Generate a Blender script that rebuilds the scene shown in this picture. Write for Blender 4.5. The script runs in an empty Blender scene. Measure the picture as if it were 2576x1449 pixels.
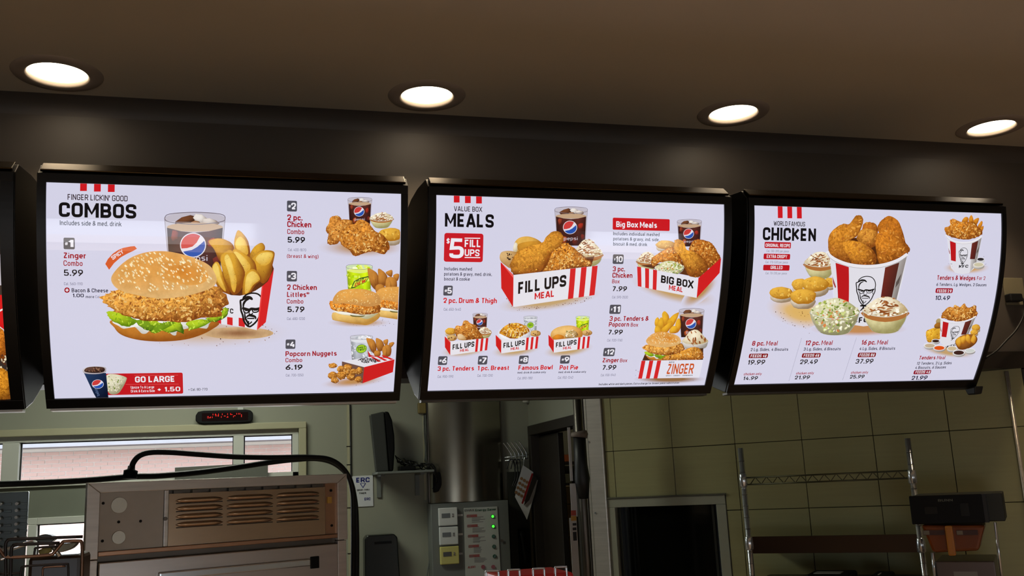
import bpy, bmesh, math, random
import numpy as np
from mathutils import Vector, Matrix
from mathutils.geometry import tessellate_polygon

# ------------------------------------------------------------------ camera, world, light, exposure
scene = bpy.context.scene
COL = scene.collection
RNG = random.Random(7)
YAW, PITCH, ROLL, FPX = 15.191, 11.588, 2.693, 2387.0
CAM = np.array([0.0, 0.0, 1.6])


def _axes():
    y, p, r = (math.radians(a) for a in (YAW, PITCH, ROLL))
    fwd = np.array([math.sin(y) * math.cos(p), math.cos(y) * math.cos(p), math.sin(p)])
    right = np.array([math.cos(y), -math.sin(y), 0.0])
    up = np.cross(right, fwd)
    return (right * math.cos(r) - up * math.sin(r), right * math.sin(r) + up * math.cos(r), fwd)


RT, UP, FW = _axes()
cam_data = bpy.data.cameras.new('camera')
cam = bpy.data.objects.new('camera', cam_data)
COL.objects.link(cam)
cam.matrix_world = Matrix((
    (RT[0], UP[0], -FW[0], CAM[0]), (RT[1], UP[1], -FW[1], CAM[1]),
    (RT[2], UP[2], -FW[2], CAM[2]), (0, 0, 0, 1)))
cam_data.sensor_fit = 'HORIZONTAL'
cam_data.sensor_width = 36.0
cam_data.lens = 36.0 * FPX / 2576.0
cam_data.clip_start = 0.02
scene.camera = cam

world = bpy.data.worlds.new('sky')
scene.world = world
world.use_nodes = True
wn = world.node_tree.nodes
wbg = wn['Background']
wbg.inputs['Color'].default_value = (0.80, 0.90, 1.0, 1)
wbg.inputs['Strength'].default_value = 3.0

scene.view_settings.view_transform = 'Standard'
scene.view_settings.look = 'None'
scene.view_settings.exposure = 0.0
scene.view_settings.gamma = 1.0
scene.view_settings.use_curve_mapping = False
scene.cycles.use_denoising = True
scene.cycles.max_bounces = 6
scene.cycles.sample_clamp_indirect = 4.0
scene.cycles.caustics_reflective = False
scene.cycles.caustics_refractive = False


def lamp(name, kind, loc, energy, color, target=None, **kw):
    d = bpy.data.lights.new(name, kind)
    d.energy = energy
    d.color = color
    for k, v in kw.items():
        setattr(d, k, v)
    o = bpy.data.objects.new(name, d)
    COL.objects.link(o)
    o.location = loc
    if target is not None:
        o.rotation_euler = (Vector(target) - Vector(loc)).to_track_quat('-Z', 'Y').to_euler()
    return o


CEIL = 3.0
LAMP_XY = [(-0.655, 3.215), (0.585, 3.215), (1.815, 3.205), (3.03, 3.19)]
lamp('sun', 'SUN', (0, 0, 20), 21.0, (1.0, 0.96, 0.9), (-4, 12, 0), angle=0.01)
# daylight entering by the dining-room windows in the rear wall, and by the kitchen window
lamp('dining_daylight', 'AREA', (-1.0, -3.05, 0.55), 8, (0.9, 0.94, 1.0), (-1.0, 0, 1.3), shape='RECTANGLE', size=1.9, size_y=0.85)
lamp('dining_daylight', 'AREA', (3.7, -3.05, 0.55), 4, (0.9, 0.94, 1.0), (3.7, 0, 1.3), shape='RECTANGLE', size=1.0, size_y=0.85)
# added warm fill spots, no fixtures, brightening the ceiling and steel cabinet
for _x in (-2.6, -0.6, 1.4, 3.4):
    for _y in (-1.6, 0.9):
        lamp('dining_fill_spot', 'SPOT', (_x, _y, 2.96), 128, (1.0, 0.81, 0.60), (_x, _y, 0), spot_size=1.7, spot_blend=0.8, shadow_soft_size=0.09)
lamp('kitchen_daylight', 'AREA', (-0.6, 5.90, 1.82), 12, (0.9, 0.96, 1.0), (-0.6, 4.4, 1.3), shape='RECTANGLE', size=1.7, size_y=0.24)
# added unseen fill light behind the bulkhead, brightening kitchen walls and tiles
lamp('kitchen_fill', 'AREA', (-0.5, 4.9, 2.76), 26.0, (0.96, 1.0, 0.84), (-0.5, 4.95, 0), shape='RECTANGLE', size=1.2, size_y=0.3)
lamp('storeroom_fill', 'POINT', (2.3, 6.9, 2.3), 3.0, (1.0, 0.86, 0.6), shadow_soft_size=0.06)  # added unseen fill light so the shelf beyond the doorway shows
for i, (lx, ly) in enumerate(LAMP_XY):
    lamp('downlight', 'SPOT', (lx, ly, CEIL - 0.03), 22, (1.0, 0.78, 0.5), (lx, ly - 0.12, 0), spot_size=1.7, spot_blend=0.5, shadow_soft_size=0.09)


# ------------------------------------------------------------------ projection helpers
def ray(px, py):
    return FW + RT * (px - 1288.0) / FPX + UP * (724.5 - py) / FPX


def proj(P):
    d = np.asarray(P, float) - CAM
    z = d @ FW
    return 1288.0 + FPX * (d @ RT) / z, 724.5 - FPX * (d @ UP) / z


class Plane:
    """vertical plane: origin, unit u direction; +offset goes towards the viewer's side"""

    def __init__(self, o, ang=None, ex=None):
        self.o = np.array([o[0], o[1], 0.0])
        self.ex = np.array(ex if ex is not None else [math.sin(math.radians(ang)), math.cos(math.radians(ang)), 0.0], float)
        n = np.array([self.ex[1], -self.ex[0], 0.0])
        if n @ (CAM - self.o) < 0:
            n = -n
        self.n = n
        self.rz = math.atan2(self.ex[1], self.ex[0])

    def uz(self, px, py, off=0.0):
        r = ray(px, py)
        o = self.o + self.n * off
        t = ((o - CAM) @ self.n) / (r @ self.n)
        q = CAM + r * t
        return float((q - o) @ self.ex), float(q[2])

    def pt(self, u, z, off=0.0):
        p = self.o + self.ex * u + self.n * off
        return (float(p[0]), float(p[1]), float(z))

    def px(self, px, py, off=0.0):
        return self.pt(*self.uz(px, py, off), off)


# ------------------------------------------------------------------ materials
def lin(c):
    out = []
    for v in c[:3]:
        v = v / 255.0
        out.append(v / 12.92 if v <= 0.04045 else ((v + 0.055) / 1.055) ** 2.4)
    return tuple(out)


MATS = {}


def mat(name, col, rough=0.5, metal=0.0, vary=0.12, scale=8.0, stretch=None, bump=0.0, emit=None, strength=0.0, spec=0.5, aniso=0.0):
    """principled material with a procedural noise that varies its colour (and, if asked, its relief)"""
    if name in MATS:
        return MATS[name]
    m = bpy.data.materials.new(name)
    m.use_nodes = True
    nt = m.node_tree
    b = nt.nodes['Principled BSDF']
    c = lin(col)
    b.inputs['Roughness'].default_value = rough
    b.inputs['Metallic'].default_value = metal
    b.inputs['Specular IOR Level'].default_value = spec
    tc = nt.nodes.new('ShaderNodeTexCoord')
    mp = nt.nodes.new('ShaderNodeMapping')
    mp.inputs['Scale'].default_value = stretch or (1, 1, 1)
    nz = nt.nodes.new('ShaderNodeTexNoise')
    nz.inputs['Scale'].default_value = scale
    nz.inputs['Detail'].default_value = 4
    nt.links.new(tc.outputs['Object'], mp.inputs['Vector'])
    nt.links.new(mp.outputs['Vector'], nz.inputs['Vector'])
    mx = nt.nodes.new('ShaderNodeMix')
    mx.data_type = 'RGBA'
    mx.inputs['A'].default_value = (*[v * (1 - vary) for v in c], 1)
    mx.inputs['B'].default_value = (*[min(1, v * (1 + vary)) for v in c], 1)
    nt.links.new(nz.outputs['Fac'], mx.inputs['Factor'])
    nt.links.new(mx.outputs['Result'], b.inputs['Base Color'])
    if bump:
        bp = nt.nodes.new('ShaderNodeBump')
        bp.inputs['Strength'].default_value = bump
        bp.inputs['Distance'].default_value = 0.01
        nt.links.new(nz.outputs['Fac'], bp.inputs['Height'])
        nt.links.new(bp.outputs['Normal'], b.inputs['Normal'])
    if emit:
        b.inputs['Emission Color'].default_value = (*lin(emit), 1)
        b.inputs['Emission Strength'].default_value = strength
    MATS[name] = m
    return m


def print_mat(name, kind):
    """backlit printed film: glows with its printed colour (attribute Col) under a glossy clear face"""
    m = bpy.data.materials.new(name)
    m.use_nodes = True
    nt = m.node_tree
    b = nt.nodes['Principled BSDF']
    b.inputs['Roughness'].default_value = 0.06
    b.inputs['Specular IOR Level'].default_value = 0.5
    at = nt.nodes.new('ShaderNodeAttribute')
    at.attribute_name = 'Col'
    src = at.outputs['Color']
    if kind:
        tc = nt.nodes.new('ShaderNodeTexCoord')
        nz = nt.nodes.new('ShaderNodeTexNoise')
        nz.inputs['Scale'].default_value = {'crust': 85.0, 'soft': 40.0, 'fine': 60.0}[kind]
        nz.inputs['Detail'].default_value = 5
        nz.inputs['Roughness'].default_value = 0.62
        if kind != 'soft':
            nz.inputs['Distortion'].default_value = 1.6
        nt.links.new(tc.outputs['Object'], nz.inputs['Vector'])
        rp = nt.nodes.new('ShaderNodeValToRGB')
        e = rp.color_ramp.elements
        if kind == 'crust':
            e[0].position, e[0].color = 0.30, (0.34, 0.20, 0.09, 1)
            e[1].position, e[1].color = 0.68, (1.65, 1.6, 1.4, 1)
            k = e.new(0.44); k.color = (0.8, 0.7, 0.55, 1)
            k = e.new(0.55); k.color = (1.15, 1.08, 0.95, 1)
        elif kind == 'fine':
            e[0].position, e[0].color = 0.30, (0.5, 0.36, 0.22, 1)
            e[1].position, e[1].color = 0.70, (1.35, 1.28, 1.1, 1)
        else:
            e[0].position, e[0].color = 0.3, (0.86, 0.82, 0.74, 1)
            e[1].position, e[1].color = 0.7, (1.12, 1.1, 1.08, 1)
        nt.links.new(nz.outputs['Fac'], rp.inputs['Fac'])
        mx = nt.nodes.new('ShaderNodeMix')
        mx.data_type = 'RGBA'
        mx.blend_type = 'MULTIPLY'
        mx.inputs['Factor'].default_value = 1.0
        nt.links.new(src, mx.inputs['A'])
        nt.links.new(rp.outputs['Color'], mx.inputs['B'])
        src = mx.outputs['Result']
    dk = nt.nodes.new('ShaderNodeMix')
    dk.data_type = 'RGBA'
    dk.inputs['Factor'].default_value = 0.78
    dk.inputs['B'].default_value = (0, 0, 0, 1)
    nt.links.new(src, dk.inputs['A'])
    nt.links.new(dk.outputs['Result'], b.inputs['Base Color'])
    nt.links.new(src, b.inputs['Emission Color'])
    b.inputs['Emission Strength'].default_value = 0.93
    m.cycles.emission_sampling = 'NONE'
    return m


PRINT = [print_mat('backlit_print', None), print_mat('backlit_print_crust', 'crust'), print_mat('backlit_print_soft', 'soft'), print_mat('backlit_print_fine', 'fine')]
INK, CRUST, SOFT, FINE = 0, 1, 2, 3

steel = mat('brushed_steel', (206, 200, 192), 0.36, 0.6, 0.2, 6, (1, 1, 14))
steel_dark = mat('worn_steel', (105, 100, 94), 0.4, 1.0, 0.2, 10)
chrome = mat('chrome', (214, 218, 222), 0.2, 0.8, 0.05)
black = mat('black_plastic', (7, 7, 7), 0.5, 0, 0.2, 30, spec=0.18)
housing_m = mat('black_painted_metal', (10, 9, 8), 0.38, 0.0, 0.25, 20, spec=0.35)
rubber = mat('black_rubber', (12, 12, 13), 0.5, 0, 0.2, 40)
wall_m = mat('painted_wall', (142, 143, 128), 0.6, 0, 0.05, 3)
white_m = mat('white_trim', (196, 198, 190), 0.4, 0, 0.05, 6)
cream = mat('cream_trim', (166, 162, 134), 0.5, 0, 0.06, 8)
ceil_m = mat('ceiling_paint', (198, 186, 164), 0.75, 0, 0.05, 2.5, bump=0.05)
bulk_m = mat('bulkhead_paint', (80, 73, 67), 0.55, 0, 0.06, 2.5)
tile_m = mat('beige_tile', (154, 150, 106), 0.42, 0, 0.09, 4, (1, 1, 22))
grout_m = mat('grout', (66, 60, 38), 0.9, 0, 0.15, 30)
floor_m = mat('quarry_tile_floor', (152, 132, 112), 0.5, 0, 0.2, 6)
dark_m = mat('dark_brown_wood', (34, 27, 20), 0.5, 0, 0.2, 5, (1, 1, 6))
grey_m = mat('grey_enamel', (104, 108, 104), 0.45, 0, 0.05, 5)
paper = mat('white_paper', (205, 205, 204), 0.6, 0, 0.05, 20)


# ------------------------------------------------------------------ object helpers
def tag(o, label=None, cat=None, group=None, kind=None):
    if label: o['label'] = label
    if cat: o['category'] = cat
    if group: o['group'] = group
    if kind: o['kind'] = kind
    return o


def empty(name, loc=(0, 0, 0), label=None, cat=None, group=None):
    o = bpy.data.objects.new(name, None)
    COL.objects.link(o)
    o.location = loc
    return tag(o, label, cat, group)


def link(name, me, parent=None):
    o = bpy.data.objects.new(name, me)
    COL.objects.link(o)
    if parent is not None:
        o.parent = parent
        off = Vector((0, 0, 0))
        p = parent
        while p is not None:
            off += p.location
            p = p.parent
        o.location = -off
    return o


class MB:
    """collects world-space shapes; build() makes ONE mesh object"""

    def __init__(self):
        self.bm = bmesh.new()

    def verts(self, pts):
        return [self.bm.verts.new(p) for p in pts]

    def box8(self, p):
        v = self.verts(p)
        for f in ((0, 1, 2, 3), (7, 6, 5, 4), (0, 4, 5, 1), (1, 5, 6, 2), (2, 6, 7, 3), (3, 7, 4, 0)):
            self.bm.faces.new([v[i] for i in f])
        return self

    def box(self, x0, x1, y0, y1, z0, z1):
        return self.box8([(x0, y0, z0), (x1, y0, z0), (x1, y1, z0), (x0, y1, z0), (x0, y0, z1), (x1, y0, z1), (x1, y1, z1), (x0, y1, z1)])

    def pbox(self, pl, u0, u1, z0, z1, a=0.0, b=0.02):
        return self.box8([pl.pt(u0, z0, a), pl.pt(u1, z0, a), pl.pt(u1, z0, b), pl.pt(u0, z0, b), pl.pt(u0, z1, a), pl.pt(u1, z1, a), pl.pt(u1, z1, b), pl.pt(u0, z1, b)])

    def poly(self, pl, uz, a=0.0, b=0.01):
        n = len(uz)
        lo = self.verts([pl.pt(u, z, a) for u, z in uz])
        hi = self.verts([pl.pt(u, z, b) for u, z in uz])
        self.bm.faces.new(lo)
        self.bm.faces.new(hi[::-1])
        for i in range(n):
            self.bm.faces.new([lo[i], hi[i], hi[(i + 1) % n], lo[(i + 1) % n]])
        return self

    def tube(self, pts, r, n=10, cap=True, smooth=True):
        pts = [Vector(p) for p in pts]
        rings = []
        ref = None
        for i, p in enumerate(pts):
            t = (pts[min(i + 1, len(pts) - 1)] - pts[max(i - 1, 0)]).normalized()
            if ref is None:
                ref = Vector((0, 0, 1)) if abs(t.z) < 0.9 else Vector((1, 0, 0))
            x = (ref - t * ref.dot(t)).normalized()
            ref = x
            y = t.cross(x)
            rr = r[i] if isinstance(r, (list, tuple)) else r
            rings.append(self.verts([p + (x * math.cos(a) + y * math.sin(a)) * rr for a in [2 * math.pi * k / n for k in range(n)]]))
        for a, b in zip(rings, rings[1:]):
            for k in range(n):
                f = self.bm.faces.new([a[k], a[(k + 1) % n], b[(k + 1) % n], b[k]])
                f.smooth = smooth
        if cap:
            self.bm.faces.new(rings[0][::-1])
            self.bm.faces.new(rings[-1])
        return self

    def disc(self, c, n, r, h=0.004, seg=24, dome=0.0):
        c = Vector(c); n = Vector(n).normalized()
        self.tube([c, c + n * h], r, seg)
        return self

    def build(self, name, m, parent=None, bevel=0.0, smooth=False):
        bmesh.ops.recalc_face_normals(self.bm, faces=self.bm.faces)
        me = bpy.data.meshes.new(name)
        self.bm.to_mesh(me)
        self.bm.free()
        for mm in (m if isinstance(m, list) else [m]):
            me.materials.append(mm)
        o = link(name, me, parent)
        if smooth:
            for p in me.polygons:
                p.use_smooth = True
        if bevel:
            md = o.modifiers.new('edge', 'BEVEL')
            md.width = bevel
            md.segments = 2
            md.limit_method = 'ANGLE'
        return o


def smooth_path(pts, k=8):
    P = [np.array(p, float) for p in pts]
    out = []
    for i in range(len(P) - 1):
        a, b, c, d = P[max(i - 1, 0)], P[i], P[i + 1], P[min(i + 2, len(P) - 1)]
        for j in range(k):
            t = j / k
            out.append(0.5 * (2 * b + (c - a) * t + (2 * a - 5 * b + 4 * c - d) * t * t + (3 * b - a - 3 * c + d) * t ** 3))
    out.append(P[-1])
    return [tuple(p) for p in out]


def struct(name, mb, m, parent=None, **kw):
    return tag(mb.build(name, m, parent, **kw), kind='structure')


# ------------------------------------------------------------------ lettering: a condensed stroke alphabet
# each glyph: width, strokes; a point is (x, y) or (x, y, 1) for a rounded corner; y levels 0 base, .72 x-height, 1 cap, -.26 descender
_O = [(0, 0, 1), (0, 1, 1), (1, 1, 1), (1, 0, 1), 'c']
_o = [(0, 0, 1), (0, .72, 1), (1, .72, 1), (1, 0, 1), 'c']
GL = {
    'A': (.56, [(0, 0), (.43, 1)], [(1, 0), (.57, 1)], [(.16, .25), (.84, .25)]), 'B': (.5, [(0, 0), (0, 1), (.95, 1, 1), (.95, .53, 1), (0, .53)], [(0, .53), (1, .53, 1), (1, 0, 1), (0, 0)]),
    'C': (.5, [(1, .7), (1, 1, 1), (0, 1, 1), (0, 0, 1), (1, 0, 1), (1, .3)]), 'D': (.5, [(0, 0), (0, 1), (1, 1, 1), (1, 0, 1), 'c']),
    'E': (.44, [(1, 1), (0, 1), (0, 0), (1, 0)], [(0, .52), (.88, .52)]), 'F': (.43, [(1, 1), (0, 1), (0, 0)], [(0, .5), (.88, .5)]),
    'G': (.52, [(1, .75), (1, 1, 1), (0, 1, 1), (0, 0, 1), (1, 0, 1), (1, .48), (.55, .48)]), 'H': (.52, [(0, 0), (0, 1)], [(1, 0), (1, 1)], [(0, .52), (1, .52)]),
    'I': (.0, [(0, 0), (0, 1)]), 'J': (.4, [(1, 1), (1, 0, 1), (0, 0, 1), (0, .3)]), 'K': (.52, [(0, 0), (0, 1)], [(1, 1), (.08, .46)], [(.3, .58), (.98, .05)]),
    'L': (.42, [(0, 1), (0, 0), (1, 0)]), 'M': (.72, [(0, 0), (0, 1)], [(1, 0), (1, 1)], [(.04, .98), (.5, .25), (.96, .98)]), 'N': (.52, [(0, 0), (0, 1)], [(1, 0), (1, 1)], [(.04, .97), (.96, .03)]),
    'O': (.52, _O), 'P': (.5, [(0, 0), (0, 1), (1, 1, 1), (1, .46, 1), (0, .46)]), 'Q': (.52, _O, [(.6, .25), (1.05, -.05)]),
    'R': (.51, [(0, 0), (0, 1), (1, 1, 1), (1, .5, 1), (0, .5)], [(.5, .5), (1, 0)]), 'S': (.5, [(1, .76), (1, 1, 1), (0, 1, 1), (0, .55, 1), (1, .47, 1), (1, 0, 1), (0, 0, 1), (0, .24)]),
    'T': (.5, [(0, 1), (1, 1)], [(.5, 0), (.5, 1)]), 'U': (.52, [(0, 1), (0, 0, 1), (1, 0, 1), (1, 1)]), 'V': (.54, [(0, 1), (.43, 0)], [(1, 1), (.57, 0)]),
    'W': (.8, [(0, 1), (.24, 0)], [(.28, 0), (.48, .9)], [(.52, .9), (.72, 0)], [(1, 1), (.76, 0)]), 'X': (.54, [(0, 0), (1, 1)], [(0, 1), (1, 0)]), 'Y': (.54, [(0, 1), (.5, .45), (1, 1)], [(.5, 0), (.5, .45)]), 'Z': (.48, [(0, 1), (1, 1)], [(.93, .97), (.07, .03)], [(0, 0), (1, 0)]),
    'a': (.4, [(0.05, .72), (1, .72, 1), (1, 0)], [(1, .4), (0, .4, 1), (0, 0, 1), (1, 0)]), 'b': (.42, [(0, 1), (0, 0), (1, 0, 1), (1, .72, 1), (0, .72)]), 'c': (.38, [(1, .5), (1, .72, 1), (0, .72, 1), (0, 0, 1), (1, 0, 1), (1, .2)]),
    'd': (.42, [(1, 1), (1, 0), (0, 0, 1), (0, .72, 1), (1, .72)]), 'e': (.41, [(0, .35), (1, .35), (1, .72, 1), (0, .72, 1), (0, 0, 1), (.95, 0)]), 'f': (.26, [(1, 1), (.4, 1, 1), (.4, 0)], [(0, .68), (.95, .68)]),
    'g': (.42, [(1, .05), (0, .05, 1), (0, .72, 1), (1, .72), (1, -.26, 1), (.05, -.26)]), 'h': (.42, [(0, 0), (0, 1)], [(0, .72), (1, .72, 1), (1, 0)]), 'i': (.0, [(0, 0), (0, .70)], [(0, .9), (0, 1.02)]),
    'j': (.1, [(1, .7), (1, -.26, 1), (0, -.26)], [(1, .9), (1, 1.02)]), 'k': (.4, [(0, 0), (0, 1)], [(1, .72), (.05, .32)], [(.35, .44), (1, 0)]), 'l': (.1, [(0, 1), (0, 0, 1), (1, 0)]),
    'm': (.68, [(0, 0), (0, .72), (.5, .72, 1), (.5, 0)], [(.5, .72), (1, .72, 1), (1, 0)]), 'n': (.42, [(0, 0), (0, .72), (1, .72, 1), (1, 0)]), 'o': (.42, _o), 'p': (.42, [(0, -.26), (0, .72), (1, .72, 1), (1, 0, 1), (0, 0)]),
    'q': (.42, [(1, -.26), (1, .72), (0, .72, 1), (0, 0, 1), (1, 0)]), 'r': (.26, [(0, 0), (0, .72), (.95, .72)]), 's': (.37, [(1, .72), (0, .72, 1), (0, .4, 1), (1, .33, 1), (1, 0, 1), (0, 0)]), 't': (.26, [(.35, .96), (.35, 0, 1), (1, 0)], [(0, .68), (1, .68)]),
    'u': (.42, [(0, .72), (0, 0, 1), (1, 0), (1, .72)]), 'v': (.42, [(0, .72), (.44, 0)], [(1, .72), (.56, 0)]), 'w': (.64, [(0, .72), (.25, 0)], [(.29, 0), (.48, .62)], [(.52, .62), (.71, 0)], [(1, .72), (.75, 0)]), 'x': (.42, [(0, 0), (1, .72)], [(0, .72), (1, 0)]),
    'y': (.42, [(0, .72), (.5, 0.02)], [(1, .72), (.3, -.26)]), 'z': (.38, [(0, .72), (1, .72)], [(.93, .7), (.07, .02)], [(0, 0), (1, 0)]),
    '0': (.5, _O), '1': (.2, [(0, .8), (.75, .97)], [(.9, 0), (.9, 1)]), '2': (.48, [(0, .71), (0, 1, 1), (1, 1, 1), (1, .56, 1), (.05, .03)], [(0, 0), (1, 0)]), '3': (.48, [(0, .8), (0, 1, 1), (1, 1, 1), (1, .54, 1), (.35, .54)], [(.6, .54), (1, .54, 1), (1, 0, 1), (0, 0, 1), (0, .2)]),
    '4': (.52, [(1, .25), (0, .25)], [(.04, .27), (.62, .99)], [(.75, .58), (.75, 0)]), '5': (.48, [(.95, 1), (.06, 1), (0, .55), (1, .6, 1), (1, 0, 1), (0, 0, 1), (0, .2)]), '6': (.49, [(.8, 1), (.0, .45), (0, 0, 1), (1, 0, 1), (1, .56, 1), (.1, .56)]),
    '7': (.48, [(0, 1), (1, 1)], [(.94, .98), (.32, 0)]), '8': (.49, [(.04, .54, 1), (.04, 1, 1), (.96, 1, 1), (.96, .54, 1), 'c'], [(0, 0, 1), (0, .54, 1), (1, .54, 1), (1, 0, 1), 'c']), '9': (.49, [(.2, 0), (1, .55), (1, 1, 1), (0, 1, 1), (0, .44, 1), (.9, .44)]),
    '.': (.0, [(0, -.02), (0, .1)]), ',': (.06, [(1, .1), (0, -.14)]), "'": (.0, [(0, .72), (0, 1)]), '(': (.14, [(1, 1.05), (0, .7), (0, .1), (1, -.2)]), ')': (.14, [(0, 1.05), (1, .7), (1, .1), (0, -.2)]),
    '+': (.44, [(0, .45), (1, .45)], [(.5, .15), (.5, .75)]), '-': (.28, [(0, .42), (1, .42)]), '#': (.5, [(.25, 0), (.4, 1)], [(.65, 0), (.8, 1)], [(0, .33), (1, .33)], [(0, .67), (1, .67)]),
    '&': (.56, [(1, .05), (.15, .75), (.2, 1, 1), (.75, 1, 1), (.7, .68), (0, .4, 1), (0, 0, 1), (.6, 0, 1), (1, .45)]), '$': (.48, [(1, .76), (1, .9, 1), (0, .9, 1), (0, .55, 1), (1, .47, 1), (1, .1, 1), (0, .1, 1), (0, .24)], [(.5, -.1), (.5, 1.1)]),
    '\u00ae': (.5, _O, [(.3, .25), (.3, .75), (.7, .7), (.35, .5), (.7, .25)]), '\u2020': (.3, [(.5, 0), (.5, .7)], [(0, .62), (1, .62)], [(.5, .85), (.5, 1.05)]), ':': (.0, [(0, .0), (0, .12)], [(0, .55), (0, .67)]),
}


def _ribbon(P, w, closed):
    P = np.asarray(P, float)
    n = len(P)
    if closed:
        a, b = np.roll(P, 1, 0), np.roll(P, -1, 0)
    else:
        a = np.concatenate([P[:1] * 2 - P[1:2], P[:-1]]); b = np.concatenate([P[1:], P[-1:] * 2 - P[-2:-1]])
    d1 = P - a; d1 /= np.linalg.norm(d1, axis=1)[:, None] + 1e-12
    d2 = b - P; d2 /= np.linalg.norm(d2, axis=1)[:, None] + 1e-12
    n1 = np.stack([-d1[:, 1], d1[:, 0]], 1); n2 = np.stack([-d2[:, 1], d2[:, 0]], 1)
    m = n1 + n2
    L = np.linalg.norm(m, axis=1)
    m /= np.maximum(L, 1e-6)[:, None]
    dt = (m * n1).sum(1)
    k = np.where(dt > .62, 1 / np.maximum(dt, .62), 1.0)[:, None]
    o = m * k * w / 2
    V = np.concatenate([P + o, P - o])
    F = [(i, (i + 1) % n, n + (i + 1) % n, n + i) for i in range(n if closed else n - 1)]
    return V, F


def _glyph(ch, w):
    g = GL.get(ch)
    if g is None:
        return None, None, .3
    wd = g[0]
    if ch == '.':
        q = w * 1.1
        return np.array([(-q / 2, 0), (q / 2, 0), (q / 2, q), (-q / 2, q)]), [(0, 1, 2, 3)], 0.0
    Vs, Fs, n = [], [], 0
    ys = lambda y: float(np.interp(y, [-.26, 0, .72, 1], [-.26 + w / 2, w / 2, .72 - w / 2, 1 - w / 2])) if -.26 <= y <= 1 else (y if y < 0 else y - w / 2)
    for st in g[1:]:
        closed = st[-1] == 'c'
        pts = [p for p in st if p != 'c']
        Q = [(p[0] * wd, ys(p[1]), len(p) > 2) for p in pts]
        out = []
        m = len(Q)
        for i, q in enumerate(Q):
            if not q[2] or (not closed and i in (0, m - 1)):
                out.append(q[:2])
                continue
            a, b = np.array(Q[i - 1][:2]), np.array(Q[(i + 1) % m][:2])
            c = np.array(q[:2])
            r = .21
            ra = min(r, np.linalg.norm(a - c) * .5); rb = min(r, np.linalg.norm(b - c) * .5)
            A = c + (a - c) / (np.linalg.norm(a - c) + 1e-9) * ra; B = c + (b - c) / (np.linalg.norm(b - c) + 1e-9) * rb
            for t in (0, .17, .34, .5, .66, .83, 1):
                out.append(tuple((1 - t) ** 2 * A + 2 * t * (1 - t) * c + t * t * B))
        clean = [out[0]]
        for q in out[1:]:
            if abs(q[0] - clean[-1][0]) + abs(q[1] - clean[-1][1]) > 1e-4:
                clean.append(q)
        if not closed:                      # square ends on strokes that reach a letter line
            for e, nb, src in ((0, 1, pts[0]), (-1, -2, pts[-1])):
                dx, dy = clean[e][0] - clean[nb][0], clean[e][1] - clean[nb][1]
                if abs(dy) > abs(dx) and src[1] in (0, 1, .72, -.26):
                    q = w / 2 / abs(dy)
                    clean[e] = (clean[e][0] + dx * q, clean[e][1] + dy * q)
        V, F = _ribbon(clean, w, closed)
        Vs.append(V); Fs += [tuple(i + n for i in f) for f in F]; n += len(V)
    return np.concatenate(Vs), Fs, wd


_TXT = {}


def glyphs(s, bold):
    """mesh of a string: (verts Nx2 with cap height 1, faces, width)"""
    key = (s, bold)
    if key in _TXT:
        return _TXT[key]
    w = .15 + max(bold, -.01) * 1.95
    x, V, F, n = 0.0, [], [], 0
    for ch in s:
        v, f, wd = _glyph(ch, w)
        if v is None:
            x += wd
            continue
        V.append(v + np.array([x + w / 2, 0])); F += [tuple(i + n for i in q) for q in f]; n += len(v)
        x += wd + w + (.13 if bold < .02 else .105)
    V = np.concatenate(V)
    V[:, 0] -= V[:, 0].min()
    _TXT[key] = (V, F, V[:, 0].max())
    return _TXT[key]


def letters_on(pl, s, px0, py0, px1, h, off, m, parent, name='lettering', bold=0.01):
    """raised thin lettering on a vertical plane; baseline starts at pixel px0,py0, ends near px1, cap height h px"""
    u0, z0 = pl.uz(px0, py0, off)
    u1, _ = pl.uz(px1, py0, off)
    _, z1 = pl.uz(px0, py0 - h, off)
    v, f, w = glyphs(s, bold)
    pts = [pl.pt(u0 + (u1 - u0) * a / w, z0 + (z1 - z0) * b, off) for a, b in v]
    me = bpy.data.meshes.new(name)
    me.from_pydata(pts, [], f)
    me.materials.append(m)
    return link(name, me, parent)

# ------------------------------------------------------------------ the setting
WIN = Plane((0, 6.0), ex=(1, 0, 0))            # kitchen wall with the drive-through window
BULK = Plane((0, 3.45), ex=(1, 0, 0))          # bulkhead behind the menu boards
DOORP = Plane((1.698, 0), ex=(0, 1, 0))        # side wall with the doorway
_t = ray(1500, 1130)
_p = CAM + _t * (4.85 - CAM[1]) / _t[1]
TILE = Plane((_p[0], _p[1]), ang=133.0)        # tiled wall, running towards the viewer on the right

# ceiling with four round openings for the recessed lights
HOLE = 0.104


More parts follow.
